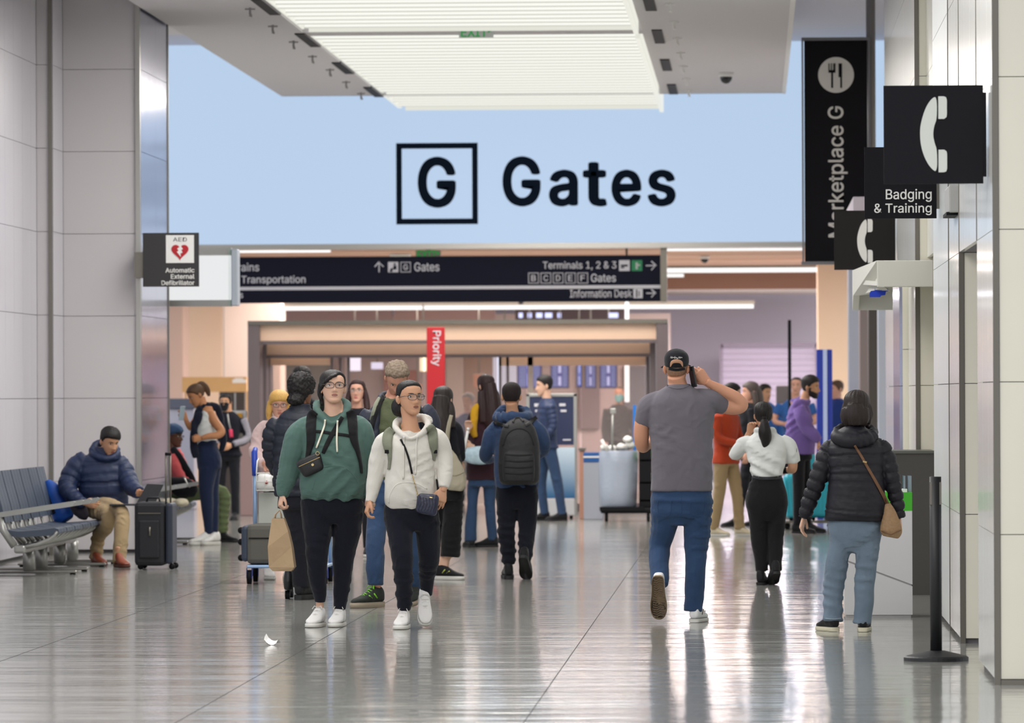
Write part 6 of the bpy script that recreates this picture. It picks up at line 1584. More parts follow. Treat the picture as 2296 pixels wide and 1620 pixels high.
p.shoe(1056, 1220, .0, -160, 0, M_bshoe, M_bsole, k=.95); p.shoe(1104, 1222, .02, -110, 0, M_bshoe, M_bsole, k=.98)
p.finish()
t = bag_thing('floral_pouch', 'pale blue flowered bag held beside the maroon coat', 'bag', p.P(1072, 1042, -.2))
p.solid('pouch_body', mat('floral_print', (170, 192, 204), .6, var=.35, vscale=25), [p.T([(1044, 1018, -.24, 15), (1060, 1020, -.25, 20), (1085, 1020, -.25, 21), (1102, 1018, -.24, 16)], ratio=.5)], parent=t, vox=.01)
t = bag_thing('paper_roll', 'slim white rolled paper held by the maroon-coated woman', 'paper', p.P(1045, 1010, -.25))
MB().tube([p.P(1050, 958, -.26), p.P(1041, 1008, -.27)], .014, 10).build('roll', M_whitep, t, True)
MB().tube([p.P(1049.5, 962, -.26), p.P(1049, 965, -.26)], .016, 10).build('band', M_steel, t, True)

# ---------------- 12. man in the blue hoodie with black backpack
p = Person('man from behind in blue hoodie and dark joggers, black backpack', 44.7, 1155, sk_m)
Bh = cloth('blue_marl_fleece', (52, 70, 102), var=.15)
p.garment('hoodie', Bh, [
    p.B([(1095, 1112, 1206, .12, 0), (1060, 1108, 1210, .13, 0), (1000, 1108, 1212, .135, 0), (965, 1106, 1210, .125, 0), (945, 1116, 1200, .10, 0), (930, 1130, 1184, .08, 0)]),
    p.T([(1128, 956, .0, 12), (1115, 958, .0, 15), (1102, 972, .0, 18), (1094, 1000, .02, 17.5), (1089, 1022, .08, 15), (1095, 1028, .18, 12), (1102, 1028, .24, 10)]),
    p.T([(1186, 954, .0, 12), (1199, 956, .0, 15), (1211, 970, .0, 18), (1218, 992, .02, 17), (1217, 1008, .10, 14.5), (1208, 1016, .2, 12), (1200, 1016, .26, 10)]),
    p.T([(1116, 934, .02, 9), (1122, 938, -.08, 12), (1150, 936, -.12, 15), (1178, 934, -.08, 12), (1184, 928, .02, 9), (1172, 917, .08, 8), (1150, 913, .10, 8), (1128, 918, .08, 8), (1116, 934, .02, 9)], seg=4)],
    vox=.0098, it=3, fold='soft', amp=.006, sp=.07, seed=83)
p.garment('joggers', M_navyc, [p.B([(1140, 1132, 1186, .08, 0), (1120, 1112, 1205, .115, 0), (1085, 1112, 1206, .12, 0)]),
    p.T([(1136, 1110, .0, 25), (1136, 1150, .0, 22), (1136, 1195, .0, 19.5), (1139, 1235, .0, 17), (1142, 1266, .0, 13.5)]), p.T([(1183, 1110, .0, 25), (1183, 1150, .0, 22), (1181, 1195, -.02, 19.5), (1179, 1230, -.06, 16.5), (1177, 1256, -.1, 13)])],
    vox=.0105, fold='denim', amp=.006, sp=.08, seed=85)
p.head(1147, 889, .23, yaw=178, pitch=-2, neck=(1149, 925, .0, 14.5), hm=hairm('cropped_black', (36, 28, 27), .8), eyes=False, hair=dict(front=.07, side=.0, nape=-.05, th=.008, top=.002, sideaz=60), hamp=.001)
p.hand(p.P(1102, 1028, .24), p.P(1120, 1028, .32), Vector((0, 0, 1)), flip=1, curl=.5, L=.18, vox=.007)
p.hand(p.P(1200, 1016, .26), p.P(1185, 1016, .34), Vector((0, 0, 1)), flip=-1, curl=.5, L=.18, vox=.007)
p.shoe(1140, 1284, .0, 186, 0, M_bshoe, M_bsole, k=1.08, thick=.024); p.shoe(1177, 1268, -.1, 174, 40, M_bshoe, M_bsole, k=1.08, thick=.024)
p.finish()
t = bag_thing('backpack', 'large black backpack on the back of the man in the blue hoodie', 'backpack', p.P(1163, 1084, -.2))
Bk = mat('black_backpack_nylon', (32, 31, 33), .65, bump=.002, bscale=60)
p.solid('pack_body', Bk, [p.B([(1086, 1128, 1200, .09, -.20), (1075, 1119, 1209, .12, -.21), (1040, 1117, 1211, .13, -.21), (990, 1119, 1208, .12, -.21), (960, 1126, 1200, .10, -.2), (945, 1138, 1188, .07, -.19), (938, 1150, 1176, .04, -.18)], ex=2.8)], parent=t, vox=.009, amp=.003, f=25)
p.solid('front_pocket', Bk, [p.B([(1078, 1130, 1197, .05, -.31), (1060, 1127, 1200, .06, -.31), (1020, 1130, 1197, .055, -.31), (1006, 1138, 1190, .03, -.30)], ex=3)], parent=t, vox=.009, amp=.003, f=30)
for y_ in (1018, 1032, 1046, 1060): p.ribbon('webbing_strip', mat('webbing_black', (20, 20, 22), .8), [(1132, y_), (1163, y_ + 2), (1195, y_)], 3.5, .004, .001, parent=t)
p.ribbon('zip_seam', mat('webbing_black', (0, 0, 0)), [(1127, 1000), (1136, 975), (1152, 962), (1172, 961), (1188, 972), (1198, 998)], 3, .004, .001, parent=t)
p.ribbon('shoulder_strap', Bk, [(1108, 944, 9), (1118, 950, 9), (1130, 953, 8), (1140, 955, 8)], 8, .008, .0, parent=t)
p.ribbon('shoulder_strap', Bk, [(1203, 934, 9), (1194, 942, 9), (1184, 950, 8), (1178, 953, 8)], 8, .008, .0, parent=t)
p.ribbon('grab_handle', Bk, [(1150, 946, 4), (1154, 938, 4), (1165, 936, 4), (1174, 944, 4)], 4, .006, .004, parent=t)
# ---------------- beam seating along the left wall
M_slate = mat('slate_upholstery', (72, 82, 98), .5, bump=.001, bscale=120); M_alu = mat('cast_aluminium', (170, 170, 166), .35, .7)
def bench(label, Y0, n, posts, armrests, first_back=0, pitch=.56):
    t = thing('beam_seating', label, 'seats', (-6.2, Y0 + n * pitch / 2, 0), 'beam seats by the left wall')
    L = n * pitch
    MB().rbox(-6.33, -6.23, Y0 - .05, Y0 + L + .05, .20, .27, .02).build('beam', M_alu, t)
    for y in posts:
        MB().tube([(-6.28, y, .03), (-6.28, y, .21)], .055, 16).build('post', M_alu, t, True)
        MB().tube([(-6.28, y, .21), (-6.28, y, .285)], [.055, .012], 4).build('post_cap', M_alu, t)
        f = MB().rbox(-6.66, -5.86, y - .035, y + .035, .012, .038, .012).build('foot_bar', M_steel, t)
        for x in (-6.62, -5.90): MB().tube([(x, y, 0), (x, y, .014)], .025, 10).build('foot_pad', M_black, f)
    for i in range(n):
        y0 = Y0 + i * pitch + .02; y1 = y0 + pitch - .04; ym = (y0 + y1) / 2
        m = MB()
        prof = [(-6.42, .40), (-6.30, .385), (-6.10, .40), (-5.99, .415), (-5.955, .405), (-5.95, .375), (-5.98, .355), (-6.1, .345), (-6.30, .335), (-6.42, .355)]
        w = (y1 - y0) / 3
        for q in range(3):
            m.prism([(x, z) for x, z in prof], 'y', y0 + q * w + .006, y0 + (q + 1) * w - .006)
        m.build('seat_pad', M_slate, t)
        m = MB(); bp_ = [(-6.41, .46), (-6.44, .60), (-6.49, .78), (-6.52, .90), (-6.55, .895), (-6.53, .77), (-6.48, .59), (-6.45, .455)]
        for q in range(3): m.prism(bp_, 'y', y0 + q * w + .005, y0 + (q + 1) * w - .005)
        m.build('backrest', M_slate, t)
        for yy in (y0 - .005, ym):
            MB().tube([(-6.30, yy, .24), (-6.14, yy, .275), (-6.03, yy, .32), (-5.985, yy, .355), (-5.965, yy, .385)], [.02, .018, .014, .013, .013], 8).build('seat_bracket', M_alu, t, True)
        MB().tube([(-6.30, ym, .26), (-6.42, ym, .40), (-6.46, ym, .52), (-6.52, ym, .70)], .013, 8).build('back_bracket', M_alu, t, True)
        if i in armrests:
            yy = y0 - .02
            MB().prism([(-6.50, .545), (-5.82, .645), (-5.80, .635), (-5.83, .60), (-6.50, .50)], 'y', yy - .022, yy + .022).build('armrest', M_alu, t)
            MB().tube([(-6.46, yy, .53), (-6.43, yy, .40), (-6.33, yy, .26)], [.022, .03, .035], 10).build('armrest_arm', M_alu, t, True)
    return t
bench('nearer row of slate-blue aluminium beam seats at the left edge, before the seated man', 45.6, 6, (46.15, 46.95, 48.2, 49.1), (0, 1, 2, 3), 0, .56)
bench('farther row of beam seats by the column, where the older woman sits', 53.6, 6, (53.9, 55.3, 56.6), (0, 2, 4))
# ---------------- seated man
p = Person('young man in navy puffer jacket and khaki trousers seated on the nearer seats', 48.75, 240, sk_m, (170, 104, 92))
p.garment('puffer_jacket', mat('navy_puffer', (22, 38, 74), .55, bump=.0015, bscale=40, var=.12), [
    p.B([(1132, 178, 286, .14, .05), (1110, 176, 288, .16, .04), (1080, 178, 284, .16, .04), (1050, 176, 282, .15, .05), (1028, 182, 276, .13, .06), (1014, 198, 266, .10, .07), (1003, 208, 260, .09, .07)], ex=2.4),
    p.T([(196, 1030, .05, 22), (176, 1044, .04, 26), (157, 1074, .0, 24), (152, 1098, -.08, 20), (170, 1118, -.2, 16), (186, 1128, -.28, 12)]),
    p.T([(262, 1034, .04, 21), (276, 1050, .02, 22), (288, 1076, -.06, 21), (297, 1094, -.18, 18), (312, 1104, -.28, 14)]),
    p.T([(205, 1012, .0, 8), (214, 1020, -.05, 9), (236, 1028, -.08, 8), (256, 1024, -.05, 9), (263, 1012, .0, 8), (250, 998, .10, 10), (220, 996, .10, 10), (205, 1012, .0, 8)], seg=4)],
    vox=.0095, it=3, fold='puffer', amp=.008, sp=.085, seed=91)
p.garment('trousers', cloth('khaki_cotton', (164, 142, 108)), [
    p.E(228, 1138, .0, 50, 22, .20),
    p.T([(222, 1132, .0, 22), (246, 1136, -.22, 20), (268, 1144, -.42, 17), (274, 1160, -.50, 17), (272, 1200, -.60, 17), (267, 1262, -.71, 15)]),
    p.T([(205, 1138, .0, 22), (225, 1146, -.2, 20), (244, 1152, -.36, 17), (240, 1180, -.36, 16), (222, 1200, -.1, 15), (215, 1254, -.08, 14.5)])],
    vox=.010, it=3, fold='denim', amp=.006, sp=.07, seed=95)
p.head(246, 990, .235, yaw=34, pitch=-22, neck=(236, 1018, .04, 14), dy=-.02, hm=M_hair_black, brow=M_hair_black, hair=dict(front=.056, side=.0, nape=-.05, th=.014, top=.014, sideaz=64, sweep=-.012), hamp=.005)
p.hand(p.P(188, 1126, -.28), p.P(212, 1131, -.30), Vector((0, 0, 1)), flip=1, curl=.45, L=.18, vox=.0055)
p.hand(p.P(314, 1104, -.28), p.P(330, 1116, -.34), Vector((0, 0, 1)), flip=-1, curl=.35, L=.18, vox=.0055)
p.shoe(266, 1261, -.72, 28, 0, mat('rust_leather', (140, 66, 42), .5), mat('rust_sole', (96, 50, 36), .6), k=1.0, high=.01)
p.shoe(214, 1252, -.1, 30, 0, MATS['rust_leather'], MATS['rust_sole'], k=1.0, high=.01)
p.finish()
t = thing('laptop', 'open dark laptop on the lap of the seated young man', 'laptop', p.P(285, 1136, -.4))
a = p.P(248, 1131, -.42); b_ = p.P(308, 1128, -.42)
MB().rbox(a.x, b_.x, a.y - .10, a.y + .12, a.z - .008, a.z + .008, .005).build('keyboard_base', mat('laptop_grey', (52, 52, 56), .4), t)
V = []; 
for (px, py) in ((307, 1126), (350, 1124), (367, 1086), (330, 1084)):
    V.append(p.P(px, py, -.42)); 
V2 = [v + Vector((.0, -.012, 0)) for v in V]
MB().add([tuple(v) for v in V + V2], [(0, 1, 2, 3)[::-1], (4, 5, 6, 7)] + [(i, (i + 1) % 4, (i + 1) % 4 + 4, i + 4) for i in range(4)]).build('screen_lid', mat('laptop_grey', (0, 0, 0)), t)
t = thing('blue_backpack', 'bright blue backpack on the seat beside the seated young man', 'backpack', p.P(130, 1172, .1))
Bb = mat('bright_blue_nylon', (22, 82, 176), .55, bump=.002, bscale=40)
p.solid('pack_body', Bb, [p.T([(104, 1078, .06, 9), (116, 1095, .05, 17), (130, 1125, .04, 24), (142, 1152, .03, 26), (150, 1166, .02, 18)], ratio=.8)], parent=t, vox=.011, amp=.005, f=22)
p.ribbon('pack_strap', M_strap, [(97, 1074), (101, 1095), (112, 1125), (122, 1150)], 6, .01, .004, parent=t)
t = thing('dark_jacket', 'dark grey jacket bundled between the blue backpack and the seated man', 'jacket', p.P(175, 1165, -.1))
p.solid('jacket_bundle', cloth('charcoal_jacket', (48, 44, 52)), [p.T([(152, 1094, -.12, 10), (162, 1115, -.16, 16), (174, 1135, -.20, 17), (186, 1152, -.22, 14), (198, 1160, -.22, 8)], ratio=.7)], parent=t, vox=.011, amp=.008, f=24)
# ---------------- black suitcase
Y0 = 47.3
t = thing('black_suitcase', 'upright black wheeled suitcase with extended handle beside the seated man', 'suitcase', (W(335, 0, Y0).x, Y0, 0))
x0, x1, x2 = W(297, 0, Y0).x, W(366, 0, Y0).x, W(385, 0, Y0).x; zt = W(0, 1126, Y0).z
Sc = mat('black_suitcase_fabric', (32, 32, 38), .7, bump=.001, bscale=150)
boxo('case_front', x0, x1 - .004, Y0, Y0 + .40, .035, zt, Sc, t, bev=.035)
boxo('case_back', x1, x2 - .01, Y0 + .01, Y0 + .39, .05, zt - .01, mat('suitcase_navy_shell', (44, 50, 66), .5), t, bev=.025)
boxo('front_pocket', x0 + .04, x1 - .05, Y0 - .018, Y0 + .02, .10, zt - .16, Sc, t, bev=.015)
MB().tube([(x0 + .035, Y0 - .003, zt - .10), (x1 - .04, Y0 - .003, zt - .10)], .005, 6).build('zip', M_dsteel, t)
MB().tube([(x0 + .14, Y0 - .022, zt - .30), (x0 + .14, Y0 - .022, zt - .22)], .010, 8).build('zip_pull', M_dsteel, t, True)
m = MB().tube([(x0 + .09, Y0 + .18, zt - .01), (x0 + .10, Y0 + .18, zt + .035), (x0 + .2, Y0 + .18, zt + .035), (x0 + .21, Y0 + .18, zt - .01)], .011, 8).build('top_grip', Sc, t, True)
xa, xb = W(364, 0, Y0).x, W(374.5, 0, Y0).x; zh = W(0, 1019, Y0).z
for x in (xa, xb): MB().tube([(x, Y0 + .15, zt - .03), (x, Y0 + .15, zh)], .008, 8).build('handle_tube', M_dsteel, t, True)
MB().tube([(xa - .006, Y0 + .15, zh), (xb + .006, Y0 + .15, zh)], .014, 10).build('handle_grip', M_black, t, True)
for (x, y) in ((x0 + .05, Y0 + .05), (x2 - .02, Y0 + .05), (x0 + .05, Y0 + .34), (x2 - .02, Y0 + .34)): MB().tube([(x, y - .012, .028), (x, y + .012, .028)], .027, 14).build('wheel', M_black, t, True)
# ---------------- woman in tank top looking at a phone
p = Person('standing woman in white tank top and navy leggings, sweater over shoulders, reading phone', 55.0, 465, skin('warm_tan', (198, 138, 98)), (160, 96, 80), bodyvox=.009)
p.garment('tank_top', Ws, [p.B([(1000, 440, 484, .10, 0), (980, 438, 484, .11, 0), (955, 442, 486, .115, 0), (930, 448, 482, .10, 0), (920, 452, 476, .08, 0)])], vox=.011, fold='soft', amp=.002)
p.bare([p.T([(472, 925, -.05, 10), (482, 945, -.10, 10), (496, 966, -.14, 9.5), (488, 975, -.18, 8.5), (468, 977, -.2, 7), (452, 982, -.2, 5.5)]),
        p.T([(448, 928, .08, 9), (434, 950, .10, 9), (428, 958, .08, 8), (420, 948, .05, 6), (416, 938, .03, 5)]),
        p.B([(1006, 440, 484, .10, 0), (985, 440, 483, .10, 0), (950, 444, 484, .11, 0), (925, 450, 480, .09, 0), (910, 455, 476, .06, 0)])])
p.garment('leggings', cloth('navy_leggings', (32, 42, 70)), [p.B([(1050, 443, 496, .13, 0), (1028, 441, 497, .135, 0), (1005, 441, 489, .12, 0), (985, 441, 484, .105, 0)]),
    p.T([(466, 1050, -.04, 22), (462, 1090, -.05, 17), (464, 1130, -.04, 14), (466, 1165, -.02, 11), (468, 1196, .0, 9)]), p.T([(476, 1050, .05, 20), (475, 1090, .05, 16), (478, 1130, .05, 13), (480, 1165, .05, 10.5), (481, 1192, .05, 8.5)])], vox=.0105, fold='denim', amp=.002)
p.head(441, 886, .215, yaw=-68, pitch=-30, neck=(460, 918, .0, 10.5), hm=hairm('honey_brown', (92, 66, 46)), brow=M_hair_br,
       hair=dict(front=.07, side=.0, nape=-.04, th=.012, top=.006, sideaz=66, loc=[[(0, .06, .08, .03), (0, .09, .10, .022), (.0, .125, .085, .026), (.0, .14, .04, .032), (.0, .135, -.02, .032), (0, .12, -.08, .016)]]))
p.garment('tied_sweater', cloth('dark_navy_knit', (28, 32, 48)), [
    p.T([(442, 920, -.06, 6), (456, 914, -.02, 9), (472, 910, .02, 10), (486, 914, .05, 9), (492, 930, .08, 8), (498, 960, .10, 8), (500, 990, .11, 8), (498, 1010, .12, 6)]),
    p.T([(452, 912, .06, 8), (444, 930, -.08, 9), (437, 955, -.11, 9), (434, 985, -.11, 9), (436, 1010, -.11, 9), (440, 1026, -.1, 7)], ratio=.7)], vox=.0105, fold='soft', amp=.004, body=0)
p.hand(p.P(452, 982, -.2), p.P(430, 984, -.2), Vector((0, 0, 1)), flip=-1, curl=.75, L=.155, vox=.0055)
p.hand(p.P(417, 940, .03), p.P(408, 922, .02), Vector((-.8, -.3, .3)), flip=1, curl=.5, L=.16, vox=.0055)
p.shoe(464, 1206, .0, -48, 0, M_wshoe, M_wsole, k=1.05, thick=.03); p.shoe(482, 1202, .05, -30, 0, M_wshoe, M_wsole, k=1.05, thick=.03)
m = MB().tube([p.HM @ Vector((-.078, .005, -.02)), p.HM @ Vector((-.080, -.005, -.045))], .006, 8).build('earbud', M_whitep, p.root, True)
p.finish()
t = thing('light_phone', 'pale phone held up by the woman in the white tank top', 'phone', p.P(410, 950, .0))
MB().rbox(-.036, .036, -.005, .005, -.075, .075, .005).xf(Matrix.Translation(p.P(408, 926, -.02)) @ Matrix.Rotation(.9, 4, 'Z') @ Matrix.Rotation(.2, 4, 'X')).build('phone_body', mat('silver_blue_phone', (176, 196, 208), .3), t)
# ---------------- seated older woman
p = Person('older woman with blue headwrap, coral top and olive trousers seated sideways', 56.2, 395, sk_d, (110, 60, 52))
p.garment('coral_top', cloth('coral_knit', (214, 96, 100)), [
    p.B([(1108, 376, 428, .15, 0), (1080, 374, 430, .16, 0), (1045, 370, 420, .15, 0), (1020, 368, 412, .12, 0), (1005, 374, 402, .08, 0)]),
    p.T([(388, 1022, -.1, 14), (392, 1045, -.16, 14), (408, 1075, -.18, 12), (428, 1086, -.16, 10), (440, 1090, -.12, 8)])], vox=.012, fold='soft', amp=.005)
p.garment('black_vest', M_blackc, [p.T([(386, 1004, -.10, 8), (400, 1022, -.14, 9), (414, 1045, -.15, 9), (428, 1070, -.14, 9), (434, 1085, -.12, 8)], ratio=.6)], vox=.011, body=0)
p.garment('olive_trousers', cloth('olive_cotton', (104, 116, 82)), [p.E(405, 1112, .0, 34, 18, .18),
    p.T([(410, 1110, -.06, 17), (455, 1100, -.08, 16), (494, 1102, -.08, 15), (503, 1118, -.08, 15), (500, 1155, -.08, 13), (499, 1194, -.08, 12)]),
    p.T([(410, 1110, .12, 17), (450, 1104, .12, 16), (478, 1106, .12, 14), (486, 1122, .12, 14), (484, 1155, .12, 12), (482, 1192, .12, 11)])], vox=.012, fold='denim', amp=.005)
p.head(389, 978, .225, yaw=72, pitch=-4, neck=(386, 1006, .0, 11), hm=M_hair_black, brow=M_hair_black, fine=True, glasses=(.025, .014, .0018), gm=M_black,
       hair=dict(front=.03, side=.03, nape=-.05, th=.010, sideaz=60))
V = HEADV.copy(); az = np.degrees(np.abs(np.arctan2(V[:, 0], -V[:, 1]))); on = np.clip((V[:, 2] - np.interp(az, [0, 70, 120, 180], [.045, .03, .0, -.02])) / .01, 0, 1)[:, None]
V2 = V * (1 + on * .26) - V * (1 - on) * .1; Mn = np.array(p.HM); c2 = (V2 @ Mn[:3, :3].T) + Mn[:3, 3]
Vr, Q = remesh(c2, HEADF, .009, 3); N = normals(Vr, Q); Vr = Vr + N * (.004 * nz(Vr, 50, 6))[:, None]; mk('headwrap', Vr, Q, cloth('blue_headwrap', (58, 82, 116), var=.3, vscale=30), p.root, True)
p.hand(p.P(440, 1090, -.12), p.P(452, 1096, -.12), Vector((0, 0, 1)), flip=1, curl=.5, L=.16, vox=.007)
p.shoe(497, 1200, -.08, 62, 0, M_bshoe, M_bsole, k=.98); p.shoe(484, 1196, .12, 60, 0, M_bshoe, M_bsole, k=.98)
p.finish()
t = thing('black_handbag', 'large black bag on the lap of the older seated woman', 'bag', p.P(408, 1118, -.24))
p.solid('bag_body', M_blackc, [p.T([(378, 1075, -.30, 10), (392, 1085, -.31, 19), (410, 1092, -.31, 24), (428, 1098, -.30, 20), (440, 1106, -.29, 10)], ratio=.7)], parent=t, vox=.012, amp=.004, f=22)
p.ribbon('zip', M_alu, [(411, 1066), (418, 1080), (426, 1092)], 3.5, .006, .003, parent=t)
t = thing('cream_bundle', 'cream woollen bundle lying on the farther seats', 'cloth', (W(392, 0, 54.6).x, 54.6, .41))
a = Vector((-5.98, 54.6, .45)); pr = [ell_prim(a, (.09, .12, .05)), ell_prim(a + Vector((.13, -.1, -.0)), (.08, .1, .042)), ell_prim(a + Vector((-.09, -.05, .0)), (.07, .1, .045))]
p.solid('cloth_bundle', cloth('cream_wool', (216, 206, 182), bump=.004, bscale=60), pr, parent=t, vox=.012, amp=.006, f=30)
# ---------------- masked attendant
p = Person('attendant in black face mask, dark vest and grey sleeves, hands clasped, with lanyard', 66, 510, sk_m)
p.plain(512, 1167, 1.57, -6, M_navyc, M_blackc, M_bshoe, M_bsole, w=.98, fem=True, vox=.014, sleeve=1, topname='tunic', arms=[(-.17, 0, 1.36), (-.24, .0, 1.10), (-.10, -.2, 1.02)] and [[(-.17, 0, 1.36), (-.24, .02, 1.08), (-.09, -.20, 1.00)], [(.17, 0, 1.36), (.25, .02, 1.08), (.08, -.20, 1.00)]])
p.head(505, 902, .212, yaw=-6, pitch=0, neck=(507, 925, .0, 8), hm=M_hair_black, brow=M_hair_black, fine=False, mask=cloth('black_mask', (24, 24, 30)), hair=dict(front=.062, side=-.05, nape=-.09, th=.014, sideaz=60))
p.garment('grey_sleeve', cloth('grey_melange', (140, 138, 148)), [p.LT([(.20, .0, 1.36, .062), (.26, .02, 1.10, .052), (.11, -.19, 1.02, .042)])], vox=.013, body=0)
p.garment('grey_sleeve', cloth('grey_melange', (0, 0, 0)), [p.LT([(-.20, .0, 1.36, .062), (-.25, .02, 1.10, .052), (-.11, -.19, 1.02, .042)])], vox=.013, body=0)
p.ribbon('lanyard', M_steel, [(510, 926), (513, 945), (517, 962)], 3, .005, .002); p.ribbon('badge', mat('pink_badge', (214, 60, 96), .5), [(517, 962), (519, 980)], 8, .006, .002)
p.finish()
# ---------------- navy puffer man in profile
p = Person('man in navy puffer jacket and jeans standing in profile by the navy poster', 65, 1228, sk_f, (170, 104, 92))
p.plain(1228, 1169, 1.74, -78, mat('navy_puffer_dark', (32, 48, 84), .55), M_jeans_m, M_bshoe, M_bsole, w=.98, fold_t='puffer', amp=.007, sp=.06, vox=.012,
        legs=[[(-.08, 0, .9), (-.09, -.06, .48), (-.09, -.02, .10)], [(.08, 0, .9), (.09, .10, .48), (.09, .16, .10)]] , arms=[[(-.18, 0, 1.38), (-.22, .03, 1.12), (-.20, -.12, .95)], [(.18, 0, 1.38), (.22, .03, 1.12), (.20, -.12, .95)]])
p.head(1221, 865, .235, yaw=-80, pitch=-6, neck=(1226, 892, .0, 9.5), hm=M_hair_black, brow=M_hair_black, fine=False, hair=dict(front=.068, side=.0, nape=-.05, th=.012, top=.01, sideaz=64))
p.finish()
# ---------------- the group on the right
p = Person('person in rust-orange jacket and khaki trousers, half hidden by the grey t-shirt man', 58, 1630, sk_f)
p.plain(1628, 1202, 1.62, 60, cloth('rust_orange_fleece', (176, 66, 38)), cloth('khaki_cotton', (0, 0, 0)), cloth('cream_trainer', (222, 210, 184)), M_wsole, w=1.05, hem=.82, vox=.013, amp=.006,
        legs=[[(-.09, 0, .9), (-.10, .03, .48), (-.10, .10, .10)], [(.09, 0, .9), (.10, -.08, .50), (.10, -.12, .10)]], arms=[[(-.18, 0, 1.36), (-.22, -.03, 1.12), (-.12, -.25, 1.05)], [(.18, 0, 1.36), (.24, -.05, 1.10), (.14, -.3, 1.08)]])
p.head(1641, 883, .225, yaw=100, pitch=-6, neck=(1636, 908, .0, 10), hm=M_hair_black, brow=M_hair_black, fine=False, hair=dict(front=.06, side=-.02, nape=-.06, th=.014, sideaz=60))
p.finish()
p = Person('woman with long ash-grey hair in black, in profile behind the ponytail officer', 62, 1684, sk_p)
p.plain(1676, 1181, 1.68, -70, M_blackc, M_blackc, M_bshoe, M_bsole, w=.95, fem=True, vox=.014,
        legs=[[(-.08, 0, .9), (-.09, .10, .48), (-.09, .18, .12)], [(.08, 0, .9), (.09, -.08, .48), (.09, -.16, .10)]])
p.head(1683, 879, .23, yaw=-75, pitch=-4, neck=(1688, 905, .0, 9), hm=M_hair_ash, brow=M_hair_ash, fine=False,
       hair=dict(front=.06, side=-.05, nape=-.1, th=.014, sideaz=64, loc=[[(0, .07, .03, .06), (0, .09, -.06, .06), (0, .09, -.16, .055), (0, .08, -.24, .03)], [(-.07, .02, .0, .035), (-.08, .03, -.1, .035), (-.07, .03, -.2, .025)], [(.07, .02, .0, .035), (.08, .03, -.1, .035), (.07, .03, -.2, .025)]]))
p.finish()
p = Person('bearded man in purple hoodie in profile, hand on the teal suitcases', 59, 1800, sk_m, (150, 90, 80))
Pu = cloth('purple_fleece', (120, 98, 166))
p.garment('hoodie', Pu, [
    p.B([(1018, 1762, 1826, .15, 0), (985, 1760, 1828, .16, 0), (945, 1764, 1822, .155, 0), (920, 1768, 1818, .13, 0), (905, 1776, 1812, .10, 0), (896, 1784, 1808, .08, 0)]),
    p.T([(1792, 914, -.14, 14), (1800, 935, -.18, 15), (1808, 958, -.19, 14), (1824, 975, -.2, 12.5), (1838, 988, -.2, 10)]),
    p.T([(1782, 912, -.06, 8), (1790, 902, -.12, 9), (1806, 902, -.1, 7), (1812, 900, .0, 7), (1800, 896, .1, 9), (1776, 905, .05, 11)], seg=3)],
    vox=.012, fold='soft', amp=.006, sp=.08, seed=7)
p.garment('trousers', M_blackc, [p.B([(1030, 1766, 1822, .14, 0), (1005, 1768, 1820, .14, 0)]), p.T([(1790, 1030, -.08, 16), (1790, 1100, -.08, 13), (1788, 1178, -.08, 10)]), p.T([(1802, 1030, .1, 16), (1806, 1100, .12, 13), (1810, 1172, .14, 10)])], vox=.014)
p.head(1817, 868, .232, yaw=74, pitch=-6, neck=(1802, 900, .0, 11), hm=M_hair_black, brow=M_hair_black, beard=M_hair_black, fine=True, hair=dict(front=.064, side=.0, nape=-.05, th=.014, top=.012, sideaz=64))
p.hand(p.P(1836, 987, -.2), p.P(1834, 1005, -.2), Vector((0, -1, 0)), flip=1, curl=.5, L=.17, vox=.007)
p.shoe(1788, 1182, -.08, 70, 0, M_bshoe, M_bsole); p.shoe(1812, 1176, .14, 70, 0, M_bshoe, M_bsole)
p.finish()
BlueT = cloth('bright_blue_polo', (52, 96, 160))
p = Person('bald man in bright blue shirt facing the camera behind the purple hoodie', 71, 1786, sk_p)
p.plain(1784, 1147, 1.72, 0, BlueT, M_navyc, M_bshoe, M_bsole, vox=.016, sleeve=.5, arms=[[(-.19, 0, 1.38), (-.27, -.0, 1.17), (-.14, -.2, 1.12)], [(.19, 0, 1.38), (.27, .0, 1.17), (.14, -.2, 1.12)]])
p.head(1786, 865, .23, yaw=-10, pitch=-2, neck=(1786, 892, .0, 8), hm=M_hair_dk, brow=M_hair_dk, fine=False, hair=dict(front=.082, side=.02, nape=-.04, th=.004, sideaz=60), hamp=.001)
p.finish()
p = Person('dark-haired person in blue shirt just right of the ash-grey-haired woman', 72, 1718, sk_m)
p.plain(1716, 1145, 1.66, 20, BlueT, M_navyc, M_bshoe, M_bsole, vox=.017)
p.head(1715, 880, .225, yaw=40, pitch=-6, neck=(1715, 905, .0, 8), hm=M_hair_black, brow=M_hair_black, fine=False, hair=dict(front=.066, side=-.02, nape=-.06, th=.012, sideaz=60))
p.finish()
p = Person('person in dark blue shirt partly hidden right of the blue banner column', 73.2, 1876, sk_p)
p.plain(1877, 1143, 1.72, -40, cloth('navy_blue_polo', (36, 58, 120)), M_navyc, M_bshoe, M_bsole, vox=.017)
p.head(1876, 872, .23, yaw=-60, pitch=-6, neck=(1878, 898, .0, 8), hm=M_hair_br, brow=M_hair_br, fine=False, hair=dict(front=.066, side=-.02, nape=-.05, th=.012, sideaz=60))
p.finish()
p = Person('man with medical mask and dark suit beyond the glass, near the light tube', 80, 1388, sk_p)
p.plain(1388, 1118, 1.62, 0, cloth('grey_suit', (74, 72, 76)), M_blackc, M_bshoe, M_bsole, vox=.018)
